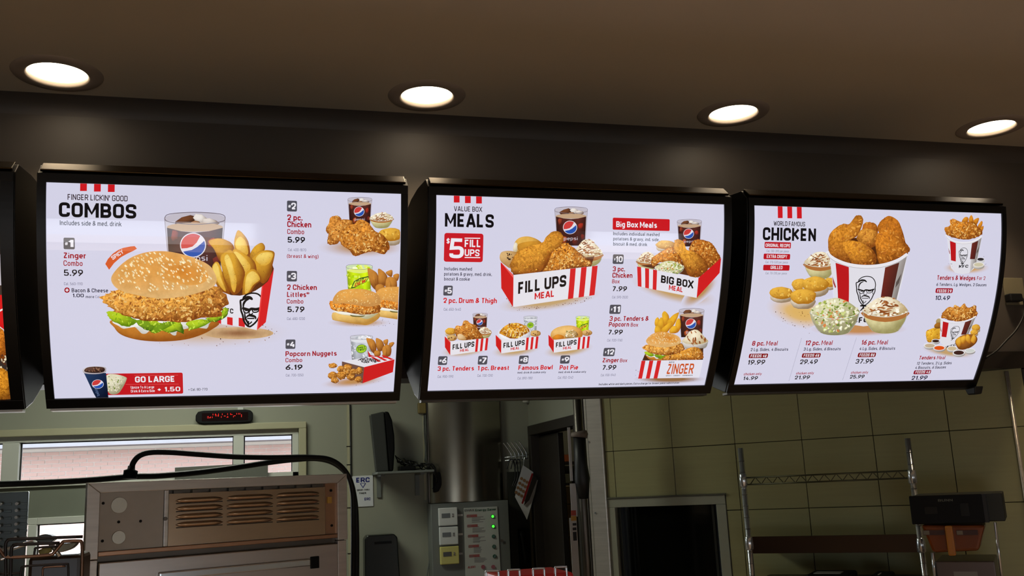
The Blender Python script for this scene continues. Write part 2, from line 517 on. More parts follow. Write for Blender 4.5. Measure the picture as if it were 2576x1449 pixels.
def ceiling():
    m = MB()
    xs = [-4.2]
    for lx, ly in LAMP_XY:
        xs += [lx - 0.2, lx + 0.2]
    xs.append(5.2)
    Y0, Y1 = -4.1, 3.47

    def quad(x0, x1, y0, y1):
        m.bm.faces.new(m.verts([(x0, y0, CEIL), (x1, y0, CEIL), (x1, y1, CEIL), (x0, y1, CEIL)]))
    for i in range(len(xs) - 1):
        if i % 2 == 0:
            quad(xs[i], xs[i + 1], Y0, Y1)
        else:
            lx, ly = LAMP_XY[i // 2]
            a, b, c, d = xs[i], xs[i + 1], ly - 0.2, ly + 0.2
            quad(a, b, Y0, c)
            quad(a, b, d, Y1)
            N = 48
            inner, outer = [], []
            for k in range(N):
                t = 2 * math.pi * (k + 0.5) / N
                cx, cy = math.cos(t), math.sin(t)
                inner.append((lx + HOLE * cx, ly + HOLE * cy, CEIL))
                s = 0.2 / max(abs(cx), abs(cy))
                outer.append((min(b, max(a, lx + s * cx)), min(d, max(c, ly + s * cy)), CEIL))
            iv, ov = m.verts(inner), m.verts(outer)
            for k in range(N):
                m.bm.faces.new([iv[k], iv[(k + 1) % N], ov[(k + 1) % N], ov[k]])
            corners = {}
            for k in range(N):      # close the square's corners
                p, q = outer[k], outer[(k + 1) % N]
                if abs(p[0] - q[0]) > 1e-6 and abs(p[1] - q[1]) > 1e-6:
                    cx = a if min(p[0], q[0]) - a < 0.05 else b
                    cy = c if min(p[1], q[1]) - c < 0.05 else d
                    m.bm.faces.new([ov[k], ov[(k + 1) % N], m.bm.verts.new((cx, cy, CEIL))])
    m.box(-4.2, 5.2, Y0, 3.47, CEIL + 0.16, CEIL + 0.3)
    return m


struct('ceiling', ceiling(), ceil_m)
struct('ceiling', MB().box(-4.2, 5.2, 3.6, 6.3, 2.8, 3.0).box(1.8, 3.4, 6.3, 8.0, 2.8, 3.0), wall_m)
struct('floor', MB().box(-4.2, 5.2, -4.1, 6.3, -0.1, 0.0).box(1.8, 3.4, 6.3, 8.0, -0.1, 0.0), floor_m)
w = MB()
w.box(-4.2, 3.485, 3.45, 3.6, 2.062, CEIL + 0.16)
struct('wall_front', w, bulk_m)
struct('wall_back_right', MB().box(3.3, 5.2, 6.0, 6.16, 0, 2.8), wall_m)
cv = MB()                                       # rounded cove between ceiling and bulkhead
RC = 0.075
rows = []
for k in range(9):
    a = math.pi / 2 * k / 8
    y_, z_ = 3.452 - RC + RC * math.sin(a), CEIL + 0.001 - RC + RC * math.cos(a)
    rows.append(cv.verts([(-4.2, y_, z_), (5.2, y_, z_)]))
for a, b in zip(rows, rows[1:]):
    cv.bm.faces.new([a[0], b[0], b[1], a[1]]).smooth = True
struct('trim_3', cv, bulk_m)
struct('trim_1', MB().box(-4.2, 3.484, 3.435, 3.6, 1.99, 2.062), dark_m)
struct('wall_left', MB().box(-4.3, -4.2, -4.1, 6.3, 0, CEIL + 0.3), wall_m)
struct('wall_right', MB().box(5.2, 5.3, -4.1, 6.3, 0, CEIL + 0.3), wall_m)
# rear wall of the dining side, with two window openings
w = MB()
w.box(-4.2, -1.95, -3.2, -3.1, 0, CEIL)
w.box(-0.05, 3.2, -3.2, -3.1, 0, CEIL)
w.box(4.2, 5.2, -3.2, -3.1, 0, CEIL)
for a, b in ((-1.95, -0.05), (3.2, 4.2)):
    w.box(a, b, -3.2, -3.1, 0, 0.1)
    w.box(a, b, -3.2, -3.1, 1.0, CEIL)
struct('wall_rear', w, wall_m)

# back wall of the kitchen around the window opening
WX0, WX1, WZ0, WZ1 = -2.25, 0.235, 0.95, 1.99
w = MB()
w.box(-4.2, WX0, 6.0, 6.16, 0, 2.8)
w.box(WX1, 1.80, 6.0, 6.16, 0, 2.8)
w.box(1.80, 1.90, 6.0, 8.0, 0, 2.8)
w.box(1.80, 3.4, 7.9, 8.0, 0, 2.8)
w.box(WX0, WX1, 6.0, 6.16, WZ1, 2.8)
w.box(WX0, WX1, 6.0, 6.16, 0, WZ0)
struct('wall_back', w, wall_m)
win = tag(empty('window_1', (-1.0, 6.0, 0.95)), kind='structure')
f = MB()                                        # outer casing on the wall face
f.box(WX0 - 0.02, WX1 + 0.045, 5.965, 6.0, 1.985, 2.025)
f.box(WX1, WX1 + 0.045, 5.965, 6.0, WZ0 - 0.04, 1.985)
f.box(WX0 - 0.02, WX1 + 0.045, 5.93, 6.0, WZ0 - 0.06, WZ0 - 0.0)
f.build('casing', cream, win, bevel=0.004)
f = MB()
f.box(WX0, WX1, 6.0, 6.09, 1.953, 1.99)
f.box(WX0, WX1, 6.0, 6.09, 1.70, 1.728)
f.box(0.198, WX1, 6.0, 6.09, WZ0, 1.953)
f.box(-0.148, -0.087, 6.0, 6.09, 1.728, 1.953)
f.box(-1.405, -1.318, 6.0, 6.09, 1.728, 1.953)
f.box(WX0, WX0 + 0.04, 6.0, 6.09, WZ0, 1.953)
f.box(WX0 + 0.04, -1.205, 6.0, 6.09, 1.492, 1.53)
f.box(-1.205, 0.198, 6.0, 6.09, 1.492, 1.53)
f.box(-1.25, -1.205, 6.0, 6.09, WZ0, 1.492)
f.build('window_frame', white_m, win, bevel=0.003)
MB().box(WX0 + 0.04, 0.198, 6.02, 6.07, 1.53, 1.70).build('spandrel_panel', mat('grey_panel', (118, 122, 110), 0.5), win)
glass = bpy.data.materials.new('window_glass')
glass.use_nodes = True
gn = glass.node_tree
gn.nodes.clear()
go = gn.nodes.new('ShaderNodeOutputMaterial')
gt = gn.nodes.new('ShaderNodeBsdfTransparent')
gg = gn.nodes.new('ShaderNodeBsdfGlossy')
gg.inputs['Roughness'].default_value = 0.03
gm = gn.nodes.new('ShaderNodeMixShader')
fr = gn.nodes.new('ShaderNodeFresnel')
fr.inputs['IOR'].default_value = 1.45
gz = gn.nodes.new('ShaderNodeTexNoise')
gz.inputs['Scale'].default_value = 3
ga = gn.nodes.new('ShaderNodeMath')
ga.operation = 'MULTIPLY_ADD'
ga.inputs[1].default_value = 0.03
gn.links.new(gz.outputs['Fac'], ga.inputs[0])
gn.links.new(fr.outputs[0], ga.inputs[2])
gn.links.new(ga.outputs[0], gm.inputs[0])
gn.links.new(gt.outputs[0], gm.inputs[1])
gn.links.new(gg.outputs[0], gm.inputs[2])
gn.links.new(gm.outputs[0], go.inputs['Surface'])
for a, b, c, d in ((-1.318, -0.148, 1.728, 1.953), (-0.087, 0.198, 1.728, 1.953), (WX0 + 0.04, -1.405, 1.728, 1.953), (-1.205, 0.198, WZ0, 1.492)):
    MB().box(a, b, 6.05, 6.056, c, d).build('pane', glass, win)
    r = MB()
    r.box(a, b, 6.046, 6.06, d - 0.006, d); r.box(a, a + 0.006, 6.046, 6.06, c, d); r.box(b - 0.005, b, 6.046, 6.06, c, d)
    r.build('gasket', rubber, win)

# side wall with the dark doorway, between the kitchen wall and the steel column
dp = lambda y0, y1, z0, z1: (1.698, 1.80, y0, y1, z0, z1)
w = MB()
DY0, DY1, DZ = 5.17, 5.95, 1.90
w.box(*dp(5.99, 6.0, 0, 2.8))
w.box(*dp(4.86, 5.99, 1.955, 2.8))
w.box(*dp(4.86, 5.02, 0, 1.955))
struct('wall_side', w, wall_m)
door = tag(empty('door_1', (1.75, 5.5, 0)), kind='structure')
f = MB()
f.box(1.685, 1.81, 5.02, 5.99, 1.895, 1.955)
f.box(1.685, 1.81, 5.93, 5.99, 0, 1.895)
f.box(1.685, 1.81, 5.02, 5.06, 0, 1.895)
f.build('door_frame', dark_m, door, bevel=0.003)
# the room beyond the doorway: dark, with a shelf
w = MB()
w.box(3.3, 3.4, 4.9, 8.0, 0, 2.8)
struct('wall_store', w, dark_m)

# tiled wall: backing plus each tile
TW, TH, U0, Z0 = 0.3255, 0.32, 0.0985, 1.738
w = MB()
w.pbox(TILE, 0.03, 0.045, 0, 2.8, -0.12, 0.0)
OPu0, OPu1, OPz = 0.045, 0.678, 1.497           # pass-through window opening
w.pbox(TILE, 0.045, 0.70, OPz, 2.8, -0.12, -0.004)
w.pbox(TILE, 0.70, 2.05, 0, 2.8, -0.12, -0.004)
w.pbox(TILE, 0.045, 0.70, 0, 0.9, -0.12, -0.004)
tw = struct('wall_tiled', w, grout_m)
base_tile = None
for i in range(-1, 6):
    for j in range(-4, 2):
        u0, u1 = U0 + i * TW, U0 + (i + 1) * TW
        z0, z1 = Z0 + j * TH, Z0 + (j + 1) * TH
        u0, u1 = max(u0, 0.05), min(u1, 2.05)
        cells = [(u0, u1, z0, z1)]
        if u0 < OPu1 + 0.0 and z0 < OPz:
            if u1 <= OPu1 + 0.01 and z1 <= OPz:
                continue
            if z1 > OPz:
                if u1 <= OPu1 + .01:
                    cells = [(u0, u1, OPz, z1)]
                else:                         # L-shaped tile cut round the window corner
                    g = 0.0022
                    MB().poly(TILE, [(u0 + g, OPz), (OPu1 + g, OPz), (OPu1 + g, z0 + g), (u1 - g, z0 + g), (u1 - g, z1 - g), (u0 + g, z1 - g)], -0.004, 0.004).build('tile', tile_m, tw, bevel=0.0012)
                    cells = []
            else:
                cells = [(OPu1, u1, z0, z1)]
        for (a, b, c, d) in cells:
            if b - a < 0.01 or d - c < 0.01:
                continue
            g = 0.0016
            MB().pbox(TILE, a + g, b - g, c + g, d - g, -0.004, 0.004 + RNG.uniform(-0.0006, 0.0006)).build('tile', tile_m, tw, bevel=0.0012)
# corner where the tiled wall meets the bulkhead
struct('trim_2', MB().pbox(TILE, 2.05, 2.075, 0, 1.985, -0.12, 0.006), dark_m)
struct('wall_corner', MB().box(3.485, 5.2, 3.45, 3.6, 0, CEIL), bulk_m)

# steel column at the end of the tiled wall
c = empty('steel_column', (*TILE.pt(0, 0)[:2], 0), 'brushed steel corner column between the doorway and the tiled wall', 'column')
m_ = MB(); m_.pbox(TILE, -0.055, 0.048, 0, 2.8, -0.12, 0.02)
m_.build('column_body', steel, c, bevel=0.006)
m_ = MB(); m_.pbox(TILE, -0.066, -0.055, 0, 2.8, -0.05, 0.024)
m_.build('edge_strip', steel_dark, c)
q = MB()
for y in (1290, 1112):
    u, z = TILE.uz(1502 if y > 1200 else 1485, y)
    q.disc(TILE.pt(u, z, 0.02), TILE.n, 0.005, 0.004, 12)
q.build('screw', chrome, c)

# outside: brick building seen through the window
BRY = 18.0
OUT = Plane((0, BRY), ex=(1, 0, 0))
brick_m = mat('red_brick', (200, 168, 160), 0.8, 0, 0.25, 1.5)
mortar_m = mat('pale_mortar', (222, 214, 208), 0.9, 0, 0.08, 6)
bx0, bx1, bz1 = -5.2, 1.6, OUT.uz(300, 1130)[1]
bw = struct('wall_outside', MB().box(bx0 - 3, bx1 + 3, BRY, BRY + 0.3, 0, bz1 + 0.05), mortar_m)
struct('roof_outside', MB().box(bx0 - 3, bx1 + 3, BRY - 0.5, BRY + 0.5, bz1 + 0.05, bz1 + 0.5), mat('eave_grey', (104, 108, 118), 0.7))
struct('ground_outside', MB().box(-20, 20, 6.3, 40, -0.3, -0.1), mat('asphalt', (120, 118, 114), 0.9))
bme = None
extra = MB()
cnt = 0
ua, ub = OUT.uz(40, 1130)[0], OUT.uz(600, 1130)[0]
za = OUT.uz(300, 1215)[1]
PITX, PITZ = 0.222, 0.068
row = 0
z = bz1
while z > 0.2:
    z -= PITZ
    x = bx0 + (PITX / 2 if row % 2 else 0)
    while x < bx1:
        near = ua - 0.1 < x < ub + 0.1 and z > za - 0.1
        if near and cnt < 295:
            if bme is None:
                o = MB().box(-0.104, 0.104, -0.010, 0.0, 0, 0.056).build('brick', brick_m, bw)
                bme = o.data
            else:
                o = bpy.data.objects.new('brick', bme)
                COL.objects.link(o)
                o.parent = bw
            o.location = (x + RNG.uniform(-0.003, 0.003), BRY - RNG.uniform(0, 0.003), z)
            cnt += 1
        elif z > OUT.uz(150, 1449)[1] - 0.2:
            extra.box(x - 0.104, x + 0.104, BRY - 0.010, BRY, z, z + 0.056)
        x += PITX
    row += 1
tag(extra.build('brick_courses', brick_m, bw), kind='stuff')

# recessed ceiling lights
lens_m = mat('lamp_diffuser', (255, 244, 226), 0.5, emit=(255, 236, 206), strength=9.0)
ring_m = mat('lamp_trim_white', (160, 146, 132), 0.5)
lab = ['furthest to the left, above the first full menu board', 'above the gap between the two left menu boards',
       'above the right end of the meal-box menu board', 'furthest to the right, above the chicken bucket menu board']
for i, (lx, ly) in enumerate(LAMP_XY):
    e = empty('ceiling_light', (lx, ly, CEIL), 'lit round recessed ceiling light ' + lab[i], 'ceiling light', 'recessed ceiling lights')
    N = 48
    m_ = MB()
    R0, R1 = 0.094, 0.142
    rings = [[(lx + r * math.cos(2 * math.pi * k / N), ly + r * math.sin(2 * math.pi * k / N), z) for k in range(N)]
             for r, z in ((R1, CEIL), (R1 - 0.004, CEIL - 0.005), (R0 + 0.006, CEIL - 0.008), (R0, CEIL - 0.004), (R0, CEIL + 0.012))]
    vs = [m_.verts(r) for r in rings]
    for a, b in zip(vs, vs[1:]):
        for k in range(N):
            m_.bm.faces.new([a[k], a[(k + 1) % N], b[(k + 1) % N], b[k]]).smooth = True
    m_.build('trim_ring', ring_m, e)
    m_ = MB()
    m_.tube([(lx, ly, CEIL + 0.008), (lx, ly, CEIL + 0.05)], 0.098, N)
    m_.build('lens', lens_m, e)

# ------------------------------------------------------------------ menu boards: curved light boxes
ZT, ZB = 2.517, 1.880


def gY(z):
    t = 2.49 - z
    return 2.8 + 0.144 * t + 0.52 * t * t


NF = 30
PZ = np.linspace(ZT, ZB, NF + 1)
PY = gY(PZ)
SEG = np.hypot(np.diff(PY), np.diff(PZ))
PS = np.concatenate([[0], np.cumsum(SEG)])
_ty, _tz = np.diff(PY) / SEG, np.diff(PZ) / SEG
NY = np.concatenate([[_tz[0]], (_tz[1:] + _tz[:-1]) / 2, [_tz[-1]]])
NZ = -np.concatenate([[_ty[0]], (_ty[1:] + _ty[:-1]) / 2, [_ty[-1]]])
s_of_z = lambda z: np.interp(-np.asarray(z), -PZ, PS)


def surf(X, s, off):
    X, s, off = np.asarray(X, float), np.asarray(s, float), np.asarray(off, float)
    return np.stack([X, np.interp(s, PS, PY) + np.interp(s, PS, NY) * off, np.interp(s, PS, PZ) + np.interp(s, PS, NZ) * off], -1)


def to_board(px, py):
    """photo pixel -> (X, s) on the curved screen surface"""
    px, py = np.asarray(px, float), np.asarray(py, float)
    d = FW + RT * ((px - 1288.0) / FPX)[..., None] + UP * ((724.5 - py) / FPX)[..., None]
    t = np.full(px.shape, 2.9) / d[..., 1]
    for _ in range(12):
        z = CAM[2] + d[..., 2] * t
        f = d[..., 1] * t - gY(z)
        tt = 2.49 - z
        df = d[..., 1] + (0.144 + 1.04 * tt) * d[..., 2]
        t = t - f / df
    return d[..., 0] * t, s_of_z(CAM[2] + d[..., 2] * t)


class Frame:
    """board-aligned drawing frame: pixel units around an anchor, laid flat on the board"""

    def __init__(self, ax, ay):
        self.ax, self.ay = ax, ay
        X, S = to_board(np.array([ax, ax + 20.0, ax]), np.array([ay, ay, ay + 20.0]))
        self.X0, self.S0 = X[0], S[0]
        # pixels per metre along the board and down it
        p0 = proj(surf(X[0], S[0], 0)); p1 = proj(surf(X[0] + 0.02, S[0], 0)); p2 = proj(surf(X[0], S[0] + 0.02, 0))
        self.kx = 0.02 / (p1[0] - p0[0])
        self.ks = 0.02 / (p2[1] - p0[1])

    def __call__(self, px, py):
        return self.X0 + (np.asarray(px, float) - self.ax) * self.kx, self.S0 + (np.asarray(py, float) - self.ay) * self.ks


LSTEP = 2.5e-5
LIGHT = np.array([-0.38, -0.55, 0.74])


def rc(c):
    return np.array(lin(c))


def catmull(P, k):
    P = np.asarray(P, float)
    n = len(P)
    out = []
    for i in range(n):
        a, b, c, d = P[i - 1], P[i], P[(i + 1) % n], P[(i + 2) % n]
        for j in range(k):
            t = j / k
            out.append(0.5 * (2 * b + (c - a) * t + (2 * a - 5 * b + 4 * c - d) * t * t + (3 * b - a - 3 * c + d) * t ** 3))
    return np.array(out)


def inside(poly, x, y):
    r = False
    n = len(poly)
    j = n - 1
    for i in range(n):
        if (poly[i][1] > y) != (poly[j][1] > y) and x < (poly[j][0] - poly[i][0]) * (y - poly[i][1]) / (poly[j][1] - poly[i][1]) + poly[i][0]:
            r = not r
        j = i
    return r


class Pic:
    """one printed picture or block of lettering on a board; built as ONE thin layered mesh"""

    def __init__(self, board, name, fr=None, layer=2, label=None, clip=None):
        self.b, self.name, self.fr, self.L, self.label = board, name, fr or to_board, layer, label
        self.V, self.F, self.C, self.M, self.n = [], [], [], [], 0
        self.T = lambda p: p

    def add(self, pts, faces, cols, m=INK, jit=None, direct=None):
        pts = np.asarray(pts, float).reshape(-1, 2)
        if direct is None:
            pts = np.array([self.T(p) for p in pts]) if self.T is not None else pts
            X, s = self.fr(pts[:, 0], pts[:, 1])
        else:
            X, s = direct
        off = np.full(len(X), self.L * LSTEP) if jit is None else self.L * LSTEP + np.asarray(jit)
        self.V.append(np.stack([X, s, off], -1))
        cols = np.asarray(cols, float)
        if cols.ndim == 1:
            cols = np.tile(cols, (len(X), 1))
        self.C.append(cols)
        self.F += [tuple(i + self.n for i in f) for f in faces]
        self.M += [m] * len(faces)
        self.n += len(X)
        self.L += 1

    # flat coloured polygon
    def flat(self, pts, col, m=INK, k=0):
        P = catmull(pts, k) if k else np.asarray(pts, float)
        tr = tessellate_polygon([[Vector((x, y, 0)) for x, y in P]])
        self.add(P, tr, rc(col), m)

    # polygon shaded like a rounded form, light from the upper left
    def shade(self, pts, light, dark, m=INK, k=5, jag=0.0, c=None, flatness=0.0, rings=(1, 0.93, 0.78, 0.55, 0.28)):
        P = catmull(pts, k) if k else np.asarray(pts, float)
        if c is None:
            c = P.mean(0)
        c = np.asarray(c, float)
        if jag:
            r = np.array([1 + jag * RNG.uniform(-1, 1) for _ in P])[:, None]
            P = c + (P - c) * r
        n = len(P)
        d = P - c
        ext = np.maximum(np.abs(d).max(0), 1e-6)
        u = d / ext
        un = u / np.maximum(np.linalg.norm(u, axis=1), 1e-6)[:, None]
        V, C, F = [], [], []
        lo, hi = rc(dark), rc(light)
        for r in rings:
            V.append(c + d * r)
            nz = math.sqrt(max(0.0, 1 - (r * (1 - flatness)) ** 2))
            lam = np.clip(un[:, 0] * r * LIGHT[0] + un[:, 1] * r * LIGHT[1] + nz * LIGHT[2] + 0.1, 0, 1)
            C.append(lo + (hi - lo) * (lam ** 1.1)[:, None])
        V.append(c[None]); C.append((lo + (hi - lo) * 0.84)[None])
        V, C = np.concatenate(V), np.concatenate(C)
        for a in range(len(rings) - 1):
            for i in range(n):
                j = (i + 1) % n
                F.append((a * n + i, a * n + j, (a + 1) * n + j, (a + 1) * n + i))
        a = len(rings) - 1
        for i in range(n):
            F.append((a * n + i, a * n + (i + 1) % n, len(V) - 1))
        self.add(V, F, C, m)
        return P

    def blob(self, cx, cy, rx, ry, light, dark, m=INK, ang=0.0, n=16, jag=0.0):
        a = math.radians(ang)
        P = [(cx + rx * math.cos(t) * math.cos(a) - ry * math.sin(t) * math.sin(a), cy + rx * math.cos(t) * math.sin(a) + ry * math.sin(t) * math.cos(a))
             for t in [2 * math.pi * i / n for i in range(n)]]
        return self.shade(P, light, dark, m, k=0, jag=jag)

    def ell(self, cx, cy, rx, ry, col, m=INK, n=24, ang=0.0):
        a = math.radians(ang)
        P = [(cx + rx * math.cos(t) * math.cos(a) - ry * math.sin(t) * math.sin(a), cy + rx * math.cos(t) * math.sin(a) + ry * math.sin(t) * math.cos(a))
             for t in [2 * math.pi * i / n for i in range(n)]]
        self.add([(cx, cy)] + P, [(0, i + 1, (i + 1) % n + 1) for i in range(n)], rc(col), m)

    def quad(self, pts, cols, m=INK):
        """four corners, four colours, subdivided so that the colours blend"""
        p = np.asarray(pts, float)
        cc = np.array([rc(c) for c in cols])
        N = 5
        V, C, F = [], [], []
        for i in range(N + 1):
            for j in range(N + 1):
                a, b = j / N, i / N
                w = [(1 - a) * (1 - b), a * (1 - b), a * b, (1 - a) * b]
                V.append(sum(w[q] * p[q] for q in range(4))); C.append(sum(w[q] * cc[q] for q in range(4)))
        for i in range(N):
            for j in range(N):
                q = i * (N + 1) + j
                F.append((q, q + 1, q + N + 2, q + N + 1))
        self.add(V, F, C, m)

    def glow(self, cx, cy, rx, ry, inner, outer, m=INK, ang=0, n=28, mid=0.55):
        """soft patch that fades into the background colour"""
        if tuple(outer) == tuple(self.b.bg):
            m = INK
        a = math.radians(ang)
        V, C, F = [], [], []
        RR = (1, 0.85, 0.65, 0.4, 0.2)
        for r in RR:
            for i in range(n):
                t = 2 * math.pi * i / n
                x, y = rx * r * math.cos(t), ry * r * math.sin(t)
                V.append((cx + x * math.cos(a) - y * math.sin(a), cy + x * math.sin(a) + y * math.cos(a)))
                w = min(1.0, (1 - r) / mid)
                w = w * w * (3 - 2 * w)
                C.append(rc(outer) * (1 - w) + rc(inner) * w)
        V.append((cx, cy)); C.append(rc(inner))
        for k in range(len(RR) - 1):
            for i in range(n):
                j = (i + 1) % n
                F.append((k * n + i, k * n + j, (k + 1) * n + j, (k + 1) * n + i))
        k = len(RR) - 1
        for i in range(n):
            F.append((k * n + i, k * n + (i + 1) % n, len(V) - 1))
        self.add(V, F, C, m)

    def stroke(self, pts, w, col, k=4, taper=False):
        P = np.array(smooth_path([(x, y) for x, y in pts], k))
        n = len(P)
        L, R = [], []
        for i in range(n):
            t = P[min(i + 1, n - 1)] - P[max(i - 1, 0)]
            t = t / (np.linalg.norm(t) + 1e-9)
            ww = w * (0.25 + 0.75 * math.sin(math.pi * (i + 0.5) / n)) if taper else w
            nn = np.array([-t[1], t[0]]) * ww / 2
            L.append(P[i] + nn); R.append(P[i] - nn)
        self.add(L + R, [(i, i + 1, n + i + 1, n + i) for i in range(n - 1)], rc(col))

    def bits(self, poly, num, cols, size, asp=(0.35, 0.8), m=INK, ang=None, box=None, sides=6):
        """scattered small flakes inside a polygon, all in one layer"""
        poly = np.asarray(poly, float)
        x0, y0 = poly.min(0); x1, y1 = poly.max(0)
        V, F, C, J = [], [], [], []
        tries = 0
        k = 0
        while k < num and tries < num * 8:
            tries += 1
            x, y = RNG.uniform(x0, x1), RNG.uniform(y0, y1)
            if not inside(poly, x, y):
                continue
            r = RNG.uniform(*size) if isinstance(size, tuple) else size
            q = RNG.uniform(*asp)
            a = RNG.uniform(0, math.pi) if ang is None else math.radians(ang + RNG.uniform(-25, 25))
            col = rc(RNG.choice(cols)) * RNG.uniform(0.85, 1.15)
            b = len(V)
            for i in range(sides):
                t = 2 * math.pi * i / sides
                rr = RNG.uniform(0.75, 1.15) if sides > 5 else 1
                u, v = r * rr * math.cos(t), r * q * rr * math.sin(t)
                V.append((x + u * math.cos(a) - v * math.sin(a), y + u * math.sin(a) + v * math.cos(a)))
                C.append(col); J.append((k % 40) * 1.2e-6)
            F.append(tuple(range(b, b + sides)))
            k += 1
        if V:
            self.add(V, F, C, m, jit=J)
            self.L += 2

    def text(self, s, x0, y0, x1, h, col, bold=0.0):
        """board-aligned lettering: baseline starts at (x0,y0), ends at column x1, cap height h pixels"""
        v, f, w = glyphs(s, bold)
        X0, S0 = (float(a) for a in to_board(np.array(x0 * 1.0), np.array(y0 * 1.0)))
        P = proj(surf(X0, S0, 0))
        ex = np.array(proj(surf(X0 + 0.02, S0, 0))) - P
        X1 = X0 + 0.02 * (x1 - x0) / ex[0]
        for _ in range(3):
            X1 += 0.02 * (x1 - proj(surf(X1, S0, 0))[0]) / ex[0]
        es = (np.array(proj(surf(X0, S0 - 0.01, 0))) - P)[1]
        ks = -0.01 * (-h) / es * -1
        X = X0 + (X1 - X0) * v[:, 0] / w
        S = S0 - v[:, 1] * abs(0.01 * h / es)
        self.add(np.zeros((len(v), 2)), f, rc(col), direct=(X, S))

    def atext(self, s, p0, p1, up, col, bold=0.0):
        """lettering along the pixel line p0-p1, up = pixel vector of one cap height"""
        v, f, w = glyphs(s, bold)
        p0, p1, up = np.array(p0, float), np.array(p1, float), np.array(up, float)
        self.add([p0 + (p1 - p0) * a / w + up * b for a, b in v], f, rc(col))

    def rrect(self, x0, y0, x1, y1, r, col, direct=False):
        """rounded rectangle in board-aligned frame"""
        fr = Frame((x0 + x1) / 2, (y0 + y1) / 2)
        P = []
        for cx, cy, a0 in ((x1 - r, y1 - r, 0), (x0 + r, y1 - r, 90), (x0 + r, y0 + r, 180), (x1 - r, y0 + r, 270)):
            for k in range(5):
                a = math.radians(a0 + 22.5 * k)
                P.append((cx + r * math.cos(a), cy + r * math.sin(a)))
        X, S = fr([p[0] for p in P] + [(x0 + x1) / 2], [p[1] for p in P] + [(y0 + y1) / 2])
        n = len(P)
        self.add(np.zeros((n + 1, 2)), [(n, i, (i + 1) % n) for i in range(n)], rc(col), direct=(X, S))

    def done(self):
        V = np.concatenate(self.V)
        C = np.concatenate(self.C)
        X0, X1 = self.b.x0 + 0.0015, self.b.x1 - 0.0015
        V[:, 0] = np.clip(V[:, 0], X0, X1)
        V[:, 1] = np.clip(V[:, 1], self.b.s0 + 0.0002, self.b.s1 - 0.0005)
        me = bpy.data.meshes.new(self.name)
        me.from_pydata([tuple(v) for v in V], [], self.F)
        ca = me.color_attributes.new('Col', 'FLOAT_COLOR', 'POINT')
        ca.data.foreach_set('color', np.concatenate([np.clip(C, 0, 1.2), np.ones((len(C), 1))], 1).astype(np.float32).ravel())
        me.polygons.foreach_set('material_index', self.M)
        bm = bmesh.new()
        bm.from_mesh(me)
        smin, smax = V[:, 1].min(), V[:, 1].max()
        for s in PS:
            if smin + 1e-6 < s < smax - 1e-6:
                bmesh.ops.bisect_plane(bm, geom=bm.verts[:] + bm.edges[:] + bm.faces[:], dist=1e-8, plane_co=(0, s, 0), plane_no=(0, 1, 0))
        bm.to_mesh(me)
        bm.free()
        n = len(me.vertices)
        co = np.empty(n * 3, dtype=np.float32)
        me.vertices.foreach_get('co', co)
        co = co.reshape(-1, 3).astype(float)
        P = surf(co[:, 0], co[:, 1], co[:, 2] + 0.0004)
        me.vertices.foreach_set('co', P.astype(np.float32).ravel())
        for m in PRINT:
            me.materials.append(m)
        me.update()
        o = link(self.name, me, self.b.panel)
        if self.label: o['label'] = self.label
        return o


